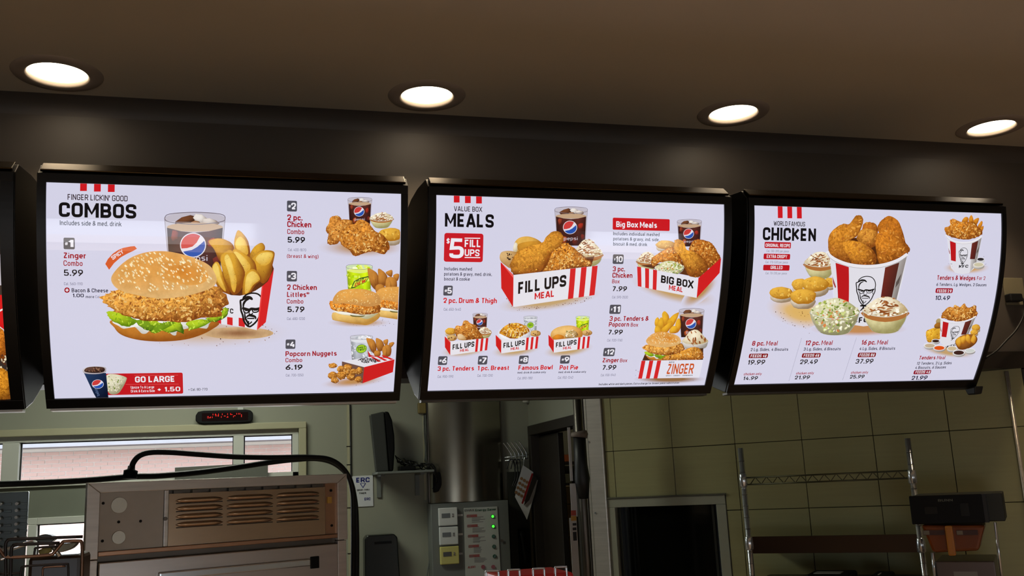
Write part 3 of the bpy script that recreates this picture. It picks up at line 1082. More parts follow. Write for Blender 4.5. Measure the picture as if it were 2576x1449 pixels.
class Board:
    def __init__(self, x0, x1, h0, h1, label, bg=(214, 213, 234)):
        self.x0, self.x1 = x0, x1
        self.s0, self.s1 = float(s_of_z(2.4895)), float(s_of_z(1.906))
        self.bg = bg
        xm = (h0 + h1) / 2
        self.root = r = empty('menu_board', (xm, 3.45, 2.2), label, 'menu board', 'row of lit curved menu boards')
        # housing: side profile extruded along the board
        zs = np.linspace(ZT, ZB, 15)
        prof = [(gY(z) + 0.004, z) for z in zs]
        prof += [(3.17, 1.906), (3.27, 1.958), (3.38, 2.03), (3.434, 2.11), (3.434, 2.50), (3.36, 2.556), (3.13, 2.576), (2.99, 2.571), (2.835, 2.551)]
        m = MB()
        A = m.verts([(h0, y, z) for y, z in prof])
        B = m.verts([(h1, y, z) for y, z in prof])
        m.bm.faces.new(A); m.bm.faces.new(B[::-1])
        for i in range(len(prof)):
            j = (i + 1) % len(prof)
            m.bm.faces.new([A[i], B[i], B[j], A[j]])
        m.build('housing', housing_m, r, bevel=0.002)

        def strip(xa, xb, sa, sb, o0, o1):
            ss = [sa] + [s for s in PS if sa + 1e-5 < s < sb - 1e-5] + [sb]
            m = MB()
            rows = []
            for s in ss:
                rows.append(m.verts([tuple(surf(xa, s, o0)), tuple(surf(xb, s, o0)), tuple(surf(xb, s, o1)), tuple(surf(xa, s, o1))]))
            for p, q in zip(rows, rows[1:]):
                for k in range(4):
                    m.bm.faces.new([p[k], p[(k + 1) % 4], q[(k + 1) % 4], q[k]])
            m.bm.faces.new(rows[0]); m.bm.faces.new(rows[-1][::-1])
            return m
        st, sb = PS[0], PS[-1]
        strip(h0 + 0.002, h1 - 0.002, st + 0.001, self.s0, -0.003, 0.006).build('frame_bar', housing_m, r, bevel=0.001)
        strip(h0 + 0.002, h1 - 0.002, self.s1, sb - 0.001, -0.003, 0.006).build('frame_bar', housing_m, r, bevel=0.001)
        strip(h0 + 0.002, x0, self.s0, self.s1, -0.003, 0.0055).build('frame_bar', housing_m, r)
        strip(x1, h1 - 0.002, self.s0, self.s1, -0.003, 0.0055).build('frame_bar', housing_m, r)
        m = MB()                                  # sloping top cap
        m.box8([(h0 + 0.008, 2.800, 2.5205), (h1 - 0.008, 2.800, 2.5205), (h1 - 0.008, 2.836, 2.5515), (h0 + 0.008, 2.836, 2.5515),
                (h0 + 0.008, 2.794, 2.5265), (h1 - 0.008, 2.794, 2.5265), (h1 - 0.008, 2.830, 2.5575), (h0 + 0.008, 2.830, 2.5575)])
        m.build('top_cap', mat('satin_black_metal', (58, 42, 22), 0.25, 1.0, 0.15, 12), r, bevel=0.002)
        m = MB()
        m.box(h0 + 0.01, h1 - 0.01, 3.088, 3.125, 1.872, 1.881)
        m.build('bottom_rail', steel if h1 < 1 else steel_dark, r, bevel=0.001)  # right-hand boards take the darker steel to subdue the rail's glint
        # the lit panel itself
        p = strip(x0, x1, self.s0, self.s1, -0.0025, 0.0)
        self.panel = p.build('display_panel', self.panel_mat(), r)
        me = self.panel.data
        ca = me.color_attributes.new('Col', 'FLOAT_COLOR', 'POINT')
        ca.data.foreach_set('color', np.tile(np.array([*lin(bg), 1.0], dtype=np.float32), len(me.vertices)))

    def panel_mat(self):
        if 'panel' not in MATS:
            m = PRINT[0].copy()
            m.name = 'backlit_panel'
            m.cycles.emission_sampling = 'AUTO'
            MATS['panel'] = m
        return MATS['panel']


GROUP_LABEL = ['dark menu board cut off at the far end, showing red boxes and fried chicken',
               'lit menu board headed COMBOS with a large sesame bun burger',
               'lit menu board headed MEALS with a large red and white striped food box',
               'lit menu board headed CHICKEN with a large bucket of fried chicken']
B0 = Board(-1.72, -0.701, -1.745, -0.665, GROUP_LABEL[0], (60, 48, 42))
B1 = Board(-0.584, 0.419, -0.610, 0.442, GROUP_LABEL[1])
B2 = Board(0.529, 1.517, 0.503, 1.546, GROUP_LABEL[2])
B3 = Board(1.629, 2.643, 1.606, 2.664, GROUP_LABEL[3])

# ------------------------------------------------------------------ printed artwork
BG = (214, 213, 234)
RED, DRED, BLK, GRY, LGY, WHT = (206, 26, 34), (160, 12, 32), (18, 15, 18), (78, 78, 88), (140, 138, 160), (238, 236, 244)
NAVY = (26, 24, 50)


def place(p, ox, oy, s, sy=None):
    p.T = lambda q: (ox + q[0] * s, oy + q[1] * (sy or s))


def wave_logo(p, cx, cy, r, ry=None):
    """round drink emblem: red over white wave over blue"""
    ry = ry or r
    p.ell(cx, cy, r, ry, (226, 222, 232), n=32)
    a, b = r * 0.92, ry * 0.92
    A = lambda d: (cx + a * math.cos(math.radians(d)), cy + b * math.sin(math.radians(d)))
    up = [A(d) for d in range(163, 312, 8)]
    up += [(cx + a * 0.30, cy - b * 0.22), (cx - a * 0.05, cy + b * 0.12), (cx - a * 0.5, cy + b * 0.26)]
    p.flat(up, (206, 62, 60))
    lo = [A(d) for d in range(-22, 150, 8)]
    lo += [(cx - a * 0.55, cy + b * 0.50), (cx - a * 0.1, cy + b * 0.42), (cx + a * 0.35, cy + b * 0.16), (cx + a * 0.66, cy - b * 0.12)]
    p.flat(lo, (40, 84, 176))


def cola(p, x0, x1, yt, yb, word=True, kind='cola'):
    """clear cup in units of the current transform"""
    w, h = x1 - x0, yb - yt
    cx = (x0 + x1) / 2
    ry = w * 0.10
    yr = yt + ry
    xa = lambda f: x0 + w * 0.085 * f
    xb = lambda f: x1 - w * 0.085 * f
    liquid = {'cola': ((84, 40, 34), (52, 22, 22)), 'dew': ((206, 232, 20), (176, 214, 12)), 'twist': ((196, 200, 208), (170, 175, 184))}[kind]
    glassc = {'cola': (196, 190, 202), 'dew': (206, 226, 180), 'twist': (204, 206, 216)}[kind]
    back = [(x0 + w / 2 + w / 2 * math.cos(t), yr + ry * math.sin(t)) for t in [math.pi + math.pi * k / 12 for k in range(13)]]
    p.flat(back + [(xb(1), yb), (xa(1), yb)], glassc)
    if kind == 'cola':
        for (fx, fy, rx, q, lt, dk, an) in ((0.34, 0.085, 0.19, 0.085, (120, 72, 44), (40, 22, 18), -18), (0.60, 0.07, 0.13, 0.08, (238, 232, 226), (150, 130, 120), 30),
                                            (0.76, 0.10, 0.14, 0.055, (232, 222, 214), (120, 92, 78), 10), (0.52, 0.12, 0.09, 0.04, (170, 120, 80), (60, 34, 24), 0)):
            p.blob(x0 + w * fx, yt + h * fy * 1.15 + ry * 0.4, w * rx, h * q, lt, dk, ang=an, n=7, jag=0.15)
    else:
        cs = [(232, 244, 120), (240, 248, 200), (190, 224, 20)] if kind == 'dew' else [(240, 241, 246), (222, 226, 232), (176, 182, 190)]
        p.bits([(x0 + w * .12, yt + ry), (x1 - w * .12, yt + ry), (x1 - w * .12, yt + h * .2), (x0 + w * .12, yt + h * .2)], 14, cs, (w * 0.07, w * 0.12))
    yl = yt + h * 0.25
    # foam line, then the drink
    foam = {'cola': (196, 164, 132), 'dew': (228, 240, 120), 'twist': (226, 228, 234)}[kind]
    rim = [(cx + (w / 2 - w * .035) * math.cos(t), yl - ry * 0.1 + ry * 0.75 * math.sin(t)) for t in [2 * math.pi * k / 20 for k in range(20)]]
    p.flat(rim, foam)
    lo, hi = liquid
    ll, lr = x0 + w * .04, x1 - w * .04
    xm = [ll + (lr - ll) * k / 4 for k in range(5)]
    sh = [0.72, 1.05, 0.95, 1.12, 0.7]
    for k in range(4):
        f = lambda c, q: tuple(min(255, v * q) for v in c)
        bow = [math.sin(math.pi * j / 4) * ry * 0.8 for j in (k, k + 1)]
        bx = [xa(1) + (xb(1) - xa(1)) * j / 4 for j in (k, k + 1)]
        p.quad([(xm[k], yl + bow[0]), (xm[k + 1], yl + bow[1]), (bx[1], yb), (bx[0], yb)], [f(lo, sh[k]), f(lo, sh[k + 1]), f(hi, sh[k + 1]), f(hi, sh[k])])
        p.L -= 1
    p.L += 1
    if kind == 'cola':
        for fx, fy, rr, c in ((0.17, 0.38, .07, (150, 62, 40)), (0.80, 0.50, .08, (172, 50, 34)), (0.30, 0.86, .09, (190, 84, 34)), (0.86, 0.78, .06, (120, 40, 30)), (0.62, 0.88, .08, (110, 40, 28))):
            p.blob(x0 + w * fx, yt + h * fy, w * rr, h * rr * 1.3, c, (70, 28, 24), n=9, jag=.2)
        wave_logo(p, x0 + w * 0.47, yt + h * 0.53, w * 0.215, w * 0.205)
        if word:
            p.atext('pepsi', (x0 + w * 0.28, yt + h * 0.86), (x0 + w * 0.70, yt + h * 0.855), (0, -h * 0.09), (190, 180, 190))
    elif kind == 'dew':
        p.bits([(xa(.3), yl + ry), (xb(.3), yl + ry), (xb(1), yb), (xa(1), yb)], 26, [(226, 244, 60), (170, 208, 10), (214, 236, 90)], (w * .04, w * .09))
        z = [(0.18, .88), (.30, .62), (.52, .50), (.90, .42), (.74, .66), (.56, .72), (.32, .86)]
        p.flat([(x0 + w * a, yt + h * b) for a, b in z], (20, 60, 30))
        p.flat([(x0 + w * (.54 + (a - .54) * .86), yt + h * (.66 + (b - .66) * .8)) for a, b in z], (206, 226, 60))
        p.atext('mtn', (x0 + w * .38, yt + h * .66), (x0 + w * .66, yt + h * .56), (w * .02, -h * .09), (20, 60, 30), 0.02)
        p.atext('DEW', (x0 + w * .32, yt + h * .82), (x0 + w * .74, yt + h * .64), (w * .03, -h * .13), (200, 30, 30), 0.03)
    else:
        p.bits([(xa(.3), yl + ry), (xb(.3), yl + ry), (xb(1), yb), (xa(1), yb)], 34, [(214, 218, 224), (160, 166, 176), (230, 232, 238)], (w * .04, w * .1))
        p.ell(x0 + w * .5, yt + h * .55, w * .24, h * .17, (60, 120, 30), ang=-12)
        p.ell(x0 + w * .5, yt + h * .55, w * .22, h * .15, (170, 214, 40), ang=-12)
        p.atext('MIST', (x0 + w * .33, yt + h * .55), (x0 + w * .66, yt + h * .51), (0, -h * .07), (20, 70, 30), .03)
        p.atext('TWST', (x0 + w * .33, yt + h * .64), (x0 + w * .68, yt + h * .60), (0, -h * .08), (20, 70, 30), .03)
    p.stroke([(x0, yr), (x0 + w * .08, yr - ry * .7), (cx, yr - ry), (x1 - w * .08, yr - ry * .7), (x1, yr), (x1 - w * .08, yr + ry * .6), (cx, yr + ry), (x0 + w * .08, yr + ry * .6), (x0, yr)], w * 0.012, (120, 110, 120))
    p.stroke([(x0, yr), (xa(1), yb)], w * 0.01, (150, 140, 150), k=1)
    p.stroke([(x1, yr), (xb(1), yb)], w * 0.01, (150, 140, 150), k=1)


CR_L, CR_D = (238, 176, 82), (142, 80, 26)
FLK = [(236, 184, 98), (166, 96, 36), (216, 148, 66), (134, 72, 24), (228, 168, 84), (196, 124, 50), (242, 200, 124)]


def fried(p, pts, q=60, size=(6, 13), lt=CR_L, dk=CR_D, jag=0.03, k=5, c=None, m=CRUST, cols=FLK):
    P = p.shade(pts, lt, dk, m, k=k, jag=jag, c=c)
    if q:
        P2 = P.mean(0) + (P - P.mean(0)) * 0.93
        p.bits(P2, q, cols, size, asp=(.22, .6), m=INK)
    return P


def wedge(p, pts, core=None, lt=(222, 168, 48), dk=(140, 74, 14)):
    p.shade(pts, lt, dk, SOFT, k=4, jag=.01)
    if core:
        p.shade(core, (246, 214, 110), (222, 172, 60), SOFT, k=4, jag=.02)


def burger(p, q=1.0):
    """sesame bun, crisp fillet, lettuce, sauce (crop units)"""
    p.shade([(170, 1080), (185, 1180), (280, 1270), (500, 1330), (800, 1345), (1100, 1310), (1350, 1210), (1425, 1100), (800, 1060)], (214, 140, 52), (150, 84, 22), SOFT, k=5, c=(800, 1180))
    p.shade([(180, 1090), (240, 1160), (300, 1190), (350, 1165), (430, 1170), (480, 1215), (520, 1250), (575, 1245), (590, 1200), (700, 1170), (860, 1200), (880, 1260), (930, 1270), (950, 1220), (1060, 1190), (1240, 1160), (1300, 1190), (1330, 1140), (1300, 1080), (700, 1040)], (252, 252, 250), (206, 204, 196), k=4, c=(720, 1120))
    leaf = [[(90, 980), (150, 975), (260, 1000), (400, 1060), (450, 1100), (420, 1150), (300, 1160), (190, 1110), (110, 1050)],
            [(440, 1090), (560, 1080), (650, 1130), (760, 1190), (690, 1240), (600, 1215), (500, 1170)],
            [(600, 1080), (660, 1040), (720, 1110), (780, 1130), (700, 1170), (620, 1140)],
            [(760, 1210), (830, 1120), (900, 1090), (980, 1090), (1010, 1170), (1030, 1250), (940, 1220), (850, 1240)],
            [(1060, 1120), (1180, 1080), (1300, 1080), (1350, 1110), (1280, 1150), (1170, 1190), (1100, 1200)],
            [(1300, 1060), (1450, 1040), (1520, 930), (1565, 960), (1540, 1040), (1430, 1100), (1330, 1100)],
            [(620, 1230), (700, 1150), (860, 1100), (900, 1130), (800, 1190), (700, 1240)]]
    for i, L in enumerate(leaf):
        dk = (52, 96, 10) if i % 2 else (96, 140, 12)
        p.shade(L, (184, 214, 40) if i not in (1, 6) else (120, 160, 30), dk, SOFT, k=4, jag=.08)
        p.bits(L, int(16 * q), [(206, 232, 80), (120, 164, 20), (160, 196, 40)], (10, 26), asp=(.2, .45))
    patty = [(20, 810), (100, 760), (200, 720), (450, 700), (800, 740), (1150, 700), (1400, 665), (1500, 720), (1570, 860), (1500, 940), (1480, 1030), (1250, 1060), (1000, 1110), (800, 1100), (560, 1090), (350, 1040), (200, 990), (130, 930), (60, 880)]
    fried(p, patty, int(420 * q), (12 / q ** .3, 34 / q ** .3), jag=.035, c=(800, 900))
    bun = [(145, 600), (170, 520), (280, 400), (420, 310), (600, 258), (800, 250), (1000, 285), (1200, 350), (1350, 435), (1420, 560), (1415, 640), (1350, 700), (1150, 770), (900, 815), (700, 822), (450, 780), (280, 735), (190, 680)]
    p.shade(bun, (226, 162, 80), (224, 182, 120), SOFT, k=5, c=(900, 540), rings=(1, .96, .85, .65, .3))
    p.glow(1010, 500, 320, 150, (212, 134, 44), (225, 162, 81), SOFT, ang=12, mid=1)
    b2 = [(800 + (x - 800) * .93, 500 + (y - 530) * .84) for x, y in bun]
    p.bits(b2, int(190 * q), [(246, 222, 172), (236, 208, 150), (250, 232, 190)], (15 / q ** .25, 21 / q ** .25), asp=(.5, .62), ang=50)


def stripes_front(p, q, n=3, a=0.0, b=1.0):
    """red stripes on a quadrilateral face q (tl,tr,br,bl) between fractions a..b"""
    q = [np.array(v, float) for v in q]
    for i in range(n):
        f0 = a + (b - a) * (2 * i) / (2 * n - 1)
        f1 = a + (b - a) * (2 * i + 1) / (2 * n - 1)
        p.flat([tuple(q[0] + (q[1] - q[0]) * f0), tuple(q[0] + (q[1] - q[0]) * f1), tuple(q[3] + (q[2] - q[3]) * f1), tuple(q[3] + (q[2] - q[3]) * f0)], (212, 32, 36))
        p.L -= 1
    p.L += 1


def face_logo(p, x, y, s, w=9.0, full=True):
    """black line emblem of a bearded man with glasses and a bow tie, in 220 x 390 units"""
    T0 = p.T
    p.T = lambda q: T0((x + (q[0] - 315) * s, y + (q[1] - 720) * s))
    S = lambda pts, ww=1.0, tp=False: (p.stroke(pts, w * ww, (16, 16, 18), k=3, taper=tp), setattr(p, 'L', p.L - 1))
    S([(345, 768), (380, 738), (430, 724), (485, 732), (520, 765), (534, 815), (526, 862)])
    S([(352, 768), (338, 790), (320, 796), (324, 850), (326, 890), (342, 935), (352, 985), (376, 1025), (402, 1046)], 1.2)
    S([(332, 792), (375, 768), (415, 770), (436, 788)], 2.2, True)
    S([(348, 862), (350, 828), (370, 796), (402, 782)], 1.5, True)
    S([(336, 866), (372, 876), (405, 884), (425, 874), (470, 878), (520, 866)], 1.7)
    S([(350, 876), (356, 906), (385, 914), (404, 886)], .8)
    S([(432, 880), (444, 906), (484, 902), (504, 874)], .8)
    S([(364, 892), (392, 890)], .7); S([(448, 888), (484, 886)], .7)
    S([(412, 886), (402, 914), (410, 926), (432, 924), (436, 912)], .7)
    S([(374, 958), (398, 938), (432, 940), (462, 952), (466, 974)], 1.6, True)
    S([(384, 966), (455, 966)], .8); S([(360, 900), (366, 960), (386, 1000), (402, 1040)], 1.3, True)
    S([(398, 990), (402, 1020), (430, 996)], .8)
    S([(530, 858), (526, 892), (508, 930), (488, 972), (456, 1012), (420, 1040), (402, 1046)], 1.1)
    S([(508, 870), (500, 900), (506, 920)], .7)
    if full:
        S([(362, 1050), (400, 1046), (442, 1054)], 2.4, True)
        S([(402, 1052), (388, 1080), (362, 1106)], 1.5, True); S([(404, 1052), (400, 1088)], 1.3, True)
    p.L += 1
    p.T = T0


def wedge_box(p, q=1.0, face=True):
    """potato wedges in a striped carton (crop units of the first board)"""
    p.flat([(250, 860), (300, 500), (880, 470), (912, 560), (840, 720), (700, 880), (400, 900)], (92, 44, 14), SOFT)
    W = [([(120, 230), (200, 195), (300, 200), (400, 250), (430, 330), (380, 470), (260, 470), (190, 330)], None),
         ([(440, 180), (480, 92), (560, 160), (610, 260), (625, 420), (560, 440), (460, 400), (430, 280)], [(450, 230), (500, 170), (570, 230), (600, 380), (520, 380), (450, 300)]),
         ([(620, 390), (680, 290), (760, 245), (800, 280), (795, 340), (700, 420), (650, 470)], None),
         ([(640, 470), (690, 390), (800, 335), (900, 345), (922, 390), (900, 500), (870, 640), (780, 740), (700, 640)], [(690, 440), (760, 370), (880, 360), (900, 410), (850, 500), (760, 520)]),
         ([(400, 420), (430, 320), (560, 380), (680, 480), (700, 620), (640, 760), (540, 700), (450, 540)], [(420, 400), (450, 350), (560, 430), (630, 540), (560, 640), (480, 540)]),
         ([(262, 450), (300, 370), (380, 330), (430, 370), (500, 480), (560, 600), (540, 760), (470, 860), (400, 860), (320, 700)], [(312, 440), (345, 385), (390, 450), (430, 580), (460, 700), (440, 840), (400, 800), (370, 640)]),
         ([(160, 560), (200, 478), (250, 500), (300, 640), (380, 860), (300, 860), (210, 740)], [(170, 560), (205, 490), (240, 540), (270, 660), (330, 830), (250, 760)]),
         ([(530, 870), (560, 640), (640, 565), (710, 590), (760, 690), (690, 760), (600, 880)], [(560, 840), (575, 660), (645, 590), (710, 620), (740, 690), (660, 760), (600, 850)])]
    for pts, core in W:
        wedge(p, pts, core)
    if q > .6:
        p.bits([(200, 300), (480, 150), (880, 380), (800, 700), (560, 860), (300, 800)], 110, [(90, 44, 10), (120, 62, 16)], (2.5, 5))
    p.flat([(215, 1225), (240, 820), (310, 850), (395, 880), (500, 886), (600, 868), (690, 825), (765, 776), (705, 1305), (560, 1270)], (232, 230, 240))
    for a, b in ((225, 272), (345, 412), (485, 560)):
        p.flat([(a, 1135 + (a - 225) * .07), (b, 1140 + (b - 225) * .07), (b, 1222 + (b - 225) * .14), (a, 1218 + (a - 225) * .14)], (212, 32, 36))
    if face:
        p.atext('KFC', (290, 1092), (420, 1104), (0, -60), BLK, .03)
        T0 = p.T
        face_logo(p, 500, 850, 1.27, 15, full=False)
    p.flat([(765, 776), (840, 712), (912, 560), (905, 620), (815, 1208), (705, 1305)], (214, 30, 34))
    p.flat([(765, 776), (782, 765), (722, 1290), (705, 1305)], (236, 70, 70))


def biscuit(p, cx, cy, rx, ry, q=8):
    p.blob(cx, cy + ry * .35, rx * .98, ry * .75, (232, 222, 206), (150, 130, 106), SOFT, jag=.05)
    p.blob(cx, cy - ry * .18, rx, ry * .78, (236, 184, 70), (176, 116, 26), SOFT, jag=.06)
    p.bits([(cx - rx * .7, cy - ry * .6), (cx + rx * .7, cy - ry * .6), (cx + rx * .7, cy + ry * .2), (cx - rx * .7, cy + ry * .2)], q * 2, [(240, 196, 92), (206, 148, 50), (222, 166, 60)], (rx * .06, rx * .15), asp=(.3, .6))


def cookie(p, cx, cy, rx, ry):
    p.blob(cx, cy, rx, ry, (226, 186, 118), (164, 116, 60), SOFT, jag=.03)
    p.bits([(cx - rx * .7, cy - ry * .6), (cx + rx * .7, cy - ry * .6), (cx + rx * .7, cy + ry * .5), (cx - rx * .7, cy + ry * .5)], 5, [(70, 40, 24), (110, 66, 36)], (rx * .1, rx * .2))


def bowl(p, cx, yt, w, h, kind='mash', glass=(206, 206, 196), dome=0.35):
    """clear plastic bowl: mashed potato with gravy, or coleslaw"""
    ry = w * .13
    yr = yt + h * dome
    body = [(cx - w * .44, yr - h * .02), (cx - w * .49, yr + h * .015), (cx - w * .495, yr + h * .05), (cx - w * .43, yr + h * .28), (cx - w * .28, yt + h * .93), (cx, yt + h), (cx + w * .28, yt + h * .93), (cx + w * .43, yr + h * .28), (cx + w * .495, yr + h * .05), (cx + w * .49, yr + h * .015), (cx + w * .44, yr - h * .02)]
    dome_p = [(cx - w / 2, yr), (cx - w * .38, yr - h * .18), (cx - w * .15, yt + h * .02), (cx + w * .12, yt), (cx + w * .38, yr - h * .2), (cx + w / 2, yr), (cx + w * .3, yr + ry * .8), (cx, yr + ry), (cx - w * .3, yr + ry * .8)]
    if kind == 'mash':
        p.shade(body, (236, 230, 178), (158, 152, 100), SOFT, k=4, c=(cx, yr + h * .2))
        p.flat([(cx - w * .48, yr), (cx - w * .40, yr + h * .2), (cx, yr + h * .3), (cx + w * .40, yr + h * .2), (cx + w * .48, yr)], (176, 112, 56), k=3)
        D = p.shade(dome_p, (246, 238, 214), (190, 168, 124), SOFT, k=4, jag=.02)
        for k in range(7):
            y_ = yt + h * (.10 + .065 * k); x_ = cx + w * RNG.uniform(-.12, .12); r_ = w * (.10 + .035 * k)
            p.stroke([(x_ - r_, y_ + h * .05), (x_ - r_ * .4, y_ - h * .02), (x_ + r_ * .3, y_ + h * .03), (x_ + r_, y_)], h * .05, RNG.choice([(150, 86, 42), (132, 70, 32), (176, 112, 60)]), taper=True)
        p.bits(D, 22, [(150, 84, 40), (176, 110, 60)], (w * .02, w * .06), asp=(.3, .5), ang=20)
        p.bits(D, 40, [(250, 246, 230), (240, 230, 204)], (w * .02, w * .05), asp=(.4, .8), ang=-15)
    elif kind == 'slaw':
        p.shade(body, (200, 196, 160), (140, 140, 104), SOFT, k=4)
        cols = [(240, 238, 206), (226, 224, 180), (198, 206, 130), (168, 186, 84), (214, 130, 70), (244, 242, 220), (236, 232, 200), (120, 140, 60)]
        B2 = [(cx + (x - cx) * .88, yr + (y - yr) * .88) for x, y in body]
        D = p.shade(dome_p, (226, 226, 190), (160, 160, 112), SOFT, k=4, jag=.02)
        p.bits(B2, 110, cols, (w * .02, w * .045), asp=(.4, .8), sides=5)
        p.bits(D, 130, cols, (w * .02, w * .045), asp=(.4, .8), sides=5)
    elif kind == 'paper':
        p.shade(body, (226, 220, 214), (150, 142, 134), k=4)
        D = p.shade(dome_p, (246, 238, 214), (190, 168, 124), SOFT, k=4, jag=.02)
        p.bits(D, 16, [(140, 74, 34), (168, 96, 46)], (w * .05, w * .1), asp=(.25, .45), ang=70)
    p.stroke([(cx - w / 2, yr), (cx - w * .35, yr + ry * .6), (cx, yr + ry), (cx + w * .35, yr + ry * .6), (cx + w / 2, yr)], w * .014, (226, 226, 216))
    p.stroke([(cx - w / 2, yr), (cx - w * .43, yr + h * .28), (cx - w * .28, yt + h * .93)], w * .012, (170, 168, 158))
    p.stroke([(cx + w / 2, yr), (cx + w * .43, yr + h * .28), (cx + w * .28, yt + h * .93)], w * .012, (170, 168, 158))


def table_patch(p, cx, cy, rx, ry, c=(206, 172, 124), n=24, ang=0, size=(1, 2.4)):
    p.glow(cx, cy, rx, ry, c, BG, SOFT, ang=ang, mid=1.0)
    a = [(cx + rx * .85 * math.cos(t), cy + ry * .85 * math.sin(t)) for t in [2 * math.pi * i / 14 for i in range(14)]]
    p.bits(a, n, [(120, 70, 30), (90, 60, 50), (160, 110, 50)], size)


def fill_box(p, big=True):
    """striped food box, crop units of the second board's big picture"""
    p.flat([(92, 770), (248, 925), (242, 1315), (100, 1085)], (206, 26, 28))
    p.flat([(92, 770), (110, 785), (245, 925), (248, 925), (243, 960)], (236, 90, 84))
    front = [(248, 925), (1270, 812), (1232, 1168), (242, 1315)]
    p.flat(front, (232, 230, 238))
    q = [(938, 850), (1270, 812), (1232, 1168), (908, 1218)]
    stripes_front(p, q, 3)
    p.atext('FILL UPS', (304, 1155), (888, 1062), (3, -142 if big else -150), BLK, .035)
    p.atext('MEAL', (504, 1222), (738, 1188), (2, -78), RED, .03)


def bucket(p, words=True):
    """striped paper bucket, crop units of the third board"""
    body = [(20, 480), (100, 545), (250, 600), (440, 625), (640, 600), (800, 540), (885, 480), (770, 1010), (700, 1150), (560, 1255), (400, 1275), (230, 1250), (120, 1150), (75, 960)]
    T = lambda x, y: (x, y)
    p.flat(body, (226, 225, 234))
    p.quad([(640, 600), (885, 480), (745, 1060), (590, 1240)], [(214, 210, 208), (150, 142, 138), (120, 112, 108), (200, 196, 196)])
    p.flat([(92, 575), (238, 622), (238, 1010), (120, 985)], (188, 22, 28))
    p.quad([(640, 628), (795, 572), (712, 960), (590, 960)], [(112, 44, 34), (84, 38, 30), (72, 30, 26), (104, 36, 32)])
    p.flat([(56, 720), (98, 840), (88, 855), (66, 800)], (160, 60, 60))
    p.flat([(820, 690), (760, 790), (752, 850), (790, 800)], (90, 80, 76))
    face_logo(p, 315, 720, 1.0, 9)
    if words:
        p.atext('KFC', (285, 1240), (450, 1228), (6, -60), BLK, .035)
    rim = [(0, 450), (30, 500), (120, 555), (260, 600), (440, 617), (620, 600), (780, 548), (885, 480)]
    p.stroke(rim, 38, (236, 234, 240), k=5)
    p.stroke([(x, y + 20) for x, y in rim], 5, (176, 172, 176), k=5)


def head_stripes(b, pts, y1s):
    p = Pic(b, 'heading_stripes')
    for (xa, xb), yb in zip(pts, y1s):
        X, S = to_board(np.array([xa, xb, xb, xa]), np.array([450.0 if b is B1 else 488, 450 if b is B1 else 488, yb, yb]))
        S[:2] = b.s0
        X[3] = X[0]; X[2] = X[1]
        p.add(np.zeros((4, 2)), [(0, 1, 2, 3)], rc(RED), direct=(X, S)); p.L -= 1
    p.done()


def badge(p, x0, y0, x1, y1, num, hx=None):
    p.rrect(x0, y0, x1, y1, 3.2, GRY)
    w, h = x1 - x0, y1 - y0
    f = 0.42 if len(num) == 1 else 0.27
    p.text('#', x0 + w * .12, y1 - h * .36, x0 + w * (f - .04), h * .26, WHT, -.01)
    p.text(num, x0 + w * f, y1 - h * .2, x1 - w * .1, h * .62, WHT, .03)


# ---- first full board ------------------------------------------------------
head_stripes(B1, [(202, 219), (237, 254), (272, 289)], [480.5, 482, 483])
p = Pic(B1, 'heading', layer=4)
p.text("FINGER LICKIN' GOOD", 170, 502.5, 321, 14.5, (50, 34, 40), -0.002)
p.text('COMBOS', 148, 545.5, 343, 37, BLK, .03)
p.text('Includes side & med. drink', 150.5, 566, 306, 12, NAVY)
p.done()
p = Pic(B1, 'menu_item', layer=4, label='item one, red name over a black price')
badge(p, 160, 598, 188, 627, '1')
p.text('Zinger', 160, 649.5, 216, 14.5, DRED, .02)
p.text('Combo', 160, 668.5, 208, 13.5, DRED)
p.text('5.99', 161, 693.5, 209, 15.5, BLK, .008)
p.text('Cal. 560-1110', 161, 717, 208, 7, LGY)
p.ell(168.7, 729.7, 6.8, 6.8, DRED)
p.flat([(164.6, 728.5), (172.8, 728.5), (172.8, 731), (164.6, 731)], WHT); p.flat([(167.4, 725.6), (170, 725.6), (170, 733.8), (167.4, 733.8)], WHT)
p.text('Bacon & Cheese', 180.6, 735, 272, 10, NAVY, .004)
p.text('1.00', 183, 747.5, 211, 9, NAVY, .01)
p.text('more', 216, 749.5, 237, 6.5, NAVY)
p.text('Cal.', 240, 749.5, 253, 6.5, LGY)
p.done()
p = Pic(B1, 'food_picture', layer=2, label='picture of a sesame burger, potato wedges and a cola cup')
table_patch(p, 510, 836, 225, 44, (206, 172, 130), 70, size=(.8, 2.4))
p.glow(600, 838, 88, 15, (150, 104, 70), (205, 171, 129), SOFT, mid=1)
place(p, 0, 0, 1)
cola(p, 414, 566.5, 534, 690, word=False)
p.atext('pepsi', (466, 657), (522, 656), (0, -15), (190, 182, 194))
place(p, 500, 560, 1 / 4.83)
wedge_box(p)
place(p, 250, 580, 1 / 4.83)
burger(p)
p.done()
p = Pic(B1, 'spicy_banner', layer=4)
c1 = lambda x, y: (80 + x / 4.83, 400 + y / 4.83)
p.flat([c1(*q) for q in [(893, 1275), (925, 1215), (985, 1150), (1050, 1105), (1110, 1080), (1150, 1072), (1200, 1062), (1250, 1058), (1278, 1090), (1230, 1118), (1160, 1150), (1080, 1195), (1000, 1265), (940, 1345)]], (216, 90, 36))
p.atext('SPICY', c1(985, 1228), c1(1122, 1138), (-5.5, -8.5), WHT, .02)
p.done()
p = Pic(B1, 'upsize_banner', layer=2, label='red upsize banner with a cup and a slaw bowl')
p.rrect(268, 939, 461, 992, 4, (196, 26, 34))
p.text('GO LARGE', 340, 962, 438.5, 15, WHT, .03)
p.text('Upsize To A Large', 329, 977.5, 388, 6.5, WHT)
p.text('Drink & Extra Side', 329.5, 987, 389.5, 6.5, WHT)
